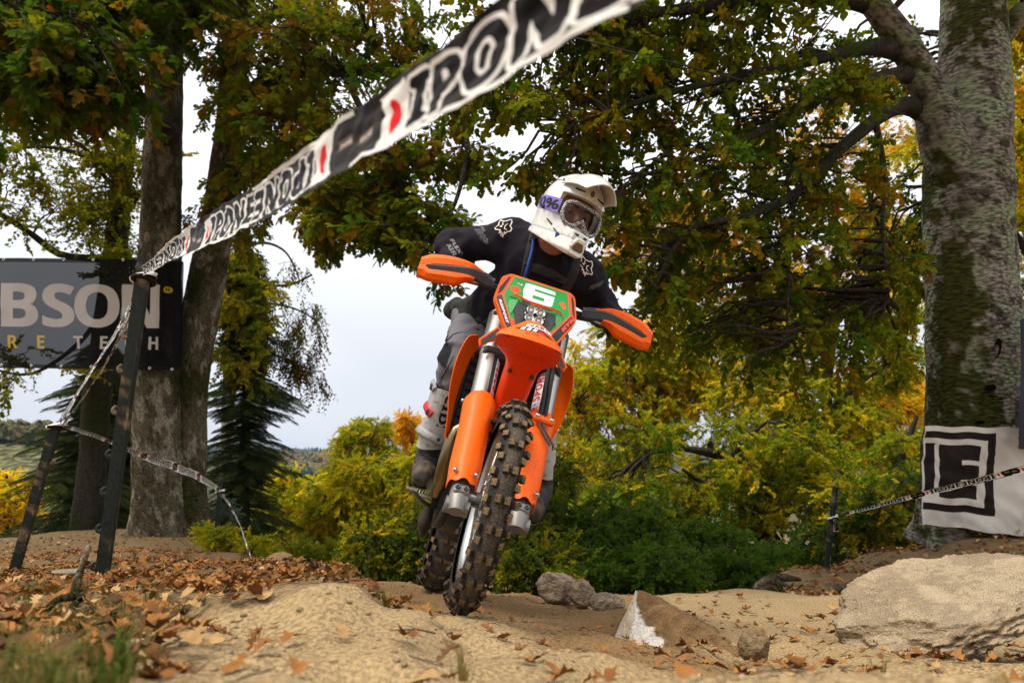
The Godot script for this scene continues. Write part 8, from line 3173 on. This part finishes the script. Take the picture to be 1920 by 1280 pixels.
		# cheek slots, a brow slot and the pivot screw
		for q in [[V(0.0955 * s, -0.060, 0.045), V(0.005, 0.006, 0.050), 0.45], [V(0.0765 * s, -0.088, 0.092), V(0.006, 0.004, 0.026), 0.4]]:
			var sl := Mb.new()
			sl.box(Transform3D(Basis(Vector3.UP, -0.38 * s) * Basis(Vector3.RIGHT, q[2]), q[0]), q[1], 0.001)
			obj("vent", sl, mat("vent_black", lin(0.012, 0.012, 0.012), 0.8), he)
		var sc := Mb.new()
		sc.lathe([Vector2(0.0, 0.004), Vector2(0.007, 0.003), Vector2(0.009, -0.002)], 14, Transform3D(Basis(Vector3.FORWARD, PI * 0.5 * s), V(0.131 * s, -0.012, 0.0)))
		obj("screw", sc, mat("vent_black", lin(0.012, 0.012, 0.012), 0.8), he)
		var bs := Mb.new()
		bs.box(Transform3D(Basis(Vector3.UP, 0.35 * s), V(0.052 * s, 0.080, 0.111)), V(0.044, 0.006, 0.006), 0.001)
		obj("vent", bs, mat("vent_black", lin(0.012, 0.012, 0.012), 0.8), he)
		var ns := Mb.new()
		ns.box(Transform3D(Basis(Vector3.UP, 0.5 * s), V(0.026 * s, -0.086, 0.183)), V(0.030, 0.006, 0.008), 0.001)
		obj("vent", ns, mat("vent_black", lin(0.012, 0.012, 0.012), 0.8), he)
	# mouth piece: a raised frame round a muddy mesh
	var mp := Mb.new()
	mp.col = shellc
	mp.plate(PackedVector2Array([Vector2(-0.018, 0.030), Vector2(0.018, 0.030), Vector2(0.036, -0.008), Vector2(0.025, -0.030), Vector2(-0.025, -0.030), Vector2(-0.036, -0.008)]), 0.0, 0.016, 0.004, Transform3D(Basis(Vector3.RIGHT, 0.18), V(0, -0.124, 0.184)))
	obj("mouth_piece", mp, white, he)
	mp = Mb.new()
	mp.col = Color(0.13, 0.085, 0.04)
	mp.plate(PackedVector2Array([Vector2(-0.014, 0.012), Vector2(0.014, 0.012), Vector2(0.026, -0.010), Vector2(0.018, -0.019), Vector2(-0.018, -0.019), Vector2(-0.026, -0.010)]), 0.0, 0.003, 0.001, Transform3D(Basis(Vector3.RIGHT, 0.18), V(0, -0.124, 0.201)))
	obj("mouth_grille", mp, mat("grille", Color.WHITE, 0.95), he)
	var em := Mb.new()
	em.col = Color(0.12, 0.10, 0.085)
	em.plate(PackedVector2Array([Vector2(0, 0.016), Vector2(0.010, 0.004), Vector2(0.006, -0.012), Vector2(-0.006, -0.012), Vector2(-0.010, 0.004)]), 0.0, 0.003, 0.0, Transform3D(Basis(Vector3.RIGHT, -0.35), V(0, 0.086, 0.123)))
	obj("emblem", em, mat("grille", Color.WHITE, 0.95), he)
	var bm := Mb.new()
	bm.col = Color(0.05, 0.06, 0.22)
	bm.plate(PackedVector2Array([Vector2(0, 0.012), Vector2(0.010, 0.002), Vector2(0.004, -0.012), Vector2(-0.006, -0.010), Vector2(-0.010, 0.004)]), 0.0, 0.002, 0.0, Transform3D(Basis(Vector3.UP, -0.85) * Basis(Vector3.RIGHT, 0.3), V(-0.067, -0.105, 0.114)))
	obj("badge", bm, mat("grille", Color.WHITE, 0.95), he)
	# ---- goggles
	var go := Node3D.new()
	go.name = "goggles"
	person.add_child(go, true)
	go.transform = he.transform
	var fr := mat("speckled_frame", Color.WHITE, 0.5)
	if fr.albedo_texture == null:
		fr.albedo_texture = noise_tex("speckle", 256, 0.06, FastNoiseLite.TYPE_SIMPLEX, 2, [[0.0, grey(0.02)], [0.57, grey(0.03)], [0.60, grey(0.85)], [1.0, grey(0.9)]])
		triplanar(fr, Vector3.ONE * 9.0, false)
	var outl := []
	var ns2 := 48
	for k in ns2 + 1:
		var a := TAU * k / ns2
		var xx := 0.090 * signf(cos(a)) * pow(absf(cos(a)), 0.55)
		var yy := 0.040 * signf(sin(a)) * pow(absf(sin(a)), 0.6) - 0.010
		if yy < -0.012:
			yy += 0.026 * exp(-pow(xx / 0.022, 2.0)) - 0.012 * exp(-pow((absf(xx) - 0.05) / 0.03, 2.0))
		outl.append(V(xx, yy, 0.136 - 2.6 * xx * xx - 0.10 * (yy + 0.01)))
	var gf := Mb.new()
	gf.tube(outl, ramp([0.0078, 0.0078], ns2 + 1), 8, false, 1.4, Vector3.FORWARD)
	obj("frame", gf, fr, go)
	var gl := Mb.new()
	rows = []
	for j in 7:
		var row := []
		for k in ns2 + 1:
			var t := j / 6.0
			var c := V(0, -0.008, 0)
			var q: Vector3 = outl[k]
			var x := q.x * t
			var y := lerpf(-0.008, q.y, t)
			row.append(V(x, y, 0.139 - 2.6 * x * x - 0.10 * (y + 0.01)))
		rows.append(row)
	gl.sheet(rows)
	var lens := mat("amber_lens", Color(0.12, 0.065, 0.055, 0.55), 0.06, 0.0, 0.2)
	lens.vertex_color_use_as_albedo = false
	lens.transparency = BaseMaterial3D.TRANSPARENCY_ALPHA
	obj("lens", gl, lens, go)
	# strap: lilac band from the frame round both sides of the shell to the back
	var pr := Print.new(512, 128, Color(0.47, 0.40, 0.74))
	pr.text("100%", font_bold, 40, 108, 88, Color(0.03, 0.025, 0.05), 1.55, 0.12, 0.0, Color.WHITE, 4.0)
	var sm := mat("goggle_strap", Color.WHITE, 0.8)
	sm.vertex_color_use_as_albedo = false
	sm.albedo_texture = pr.tex()
	for s in [-1.0, 1.0]:
		var line := []
		for k in 25:
			var t := k / 24.0
			var zz := lerpf(0.092, -0.175, t)
			var yy := -0.004 + 0.030 * t
			line.append([zz, yy])
		rows = []
		for j in 7:
			var row := []
			for k in 25:
				var zz: float = line[k][0]
				var yy: float = line[k][1] + lerpf(0.026, -0.026, j / 6.0)
				var q := V(0, yy - 0.028, minf(zz, 0.2) + 0.022)
				var xx := 0.128 * sqrt(maxf(0.0, 1.0 - pow(q.y / 0.142, 2.0) - pow(q.z / 0.158, 2.0)))
				if zz > 0.05:
					xx = maxf(xx, lerpf(0.116, 0.094, (zz - 0.05) / 0.042))
				row.append(V((xx + 0.005) * s, yy, zz))
			if s < 0.0:
				row.reverse()
			rows.append(row)
		flat_print(go, "strap", rows, sm)


func _ready():
	rng.seed = 20
	nz.seed = 3
	nz.frequency = 0.5
	nz.fractal_octaves = 3
	nz2.seed = 7
	nz2.frequency = 0.5
	nz2.noise_type = FastNoiseLite.TYPE_CELLULAR
	font_bold.font_names = PackedStringArray(["Droid Sans"])
	font_bold.font_weight = 700
	build_light()
	build_ground()
	build_far()
	build_trees()
	build_rocks()
	build_litter()
	build_course()
	build_bike()
	build_rider()
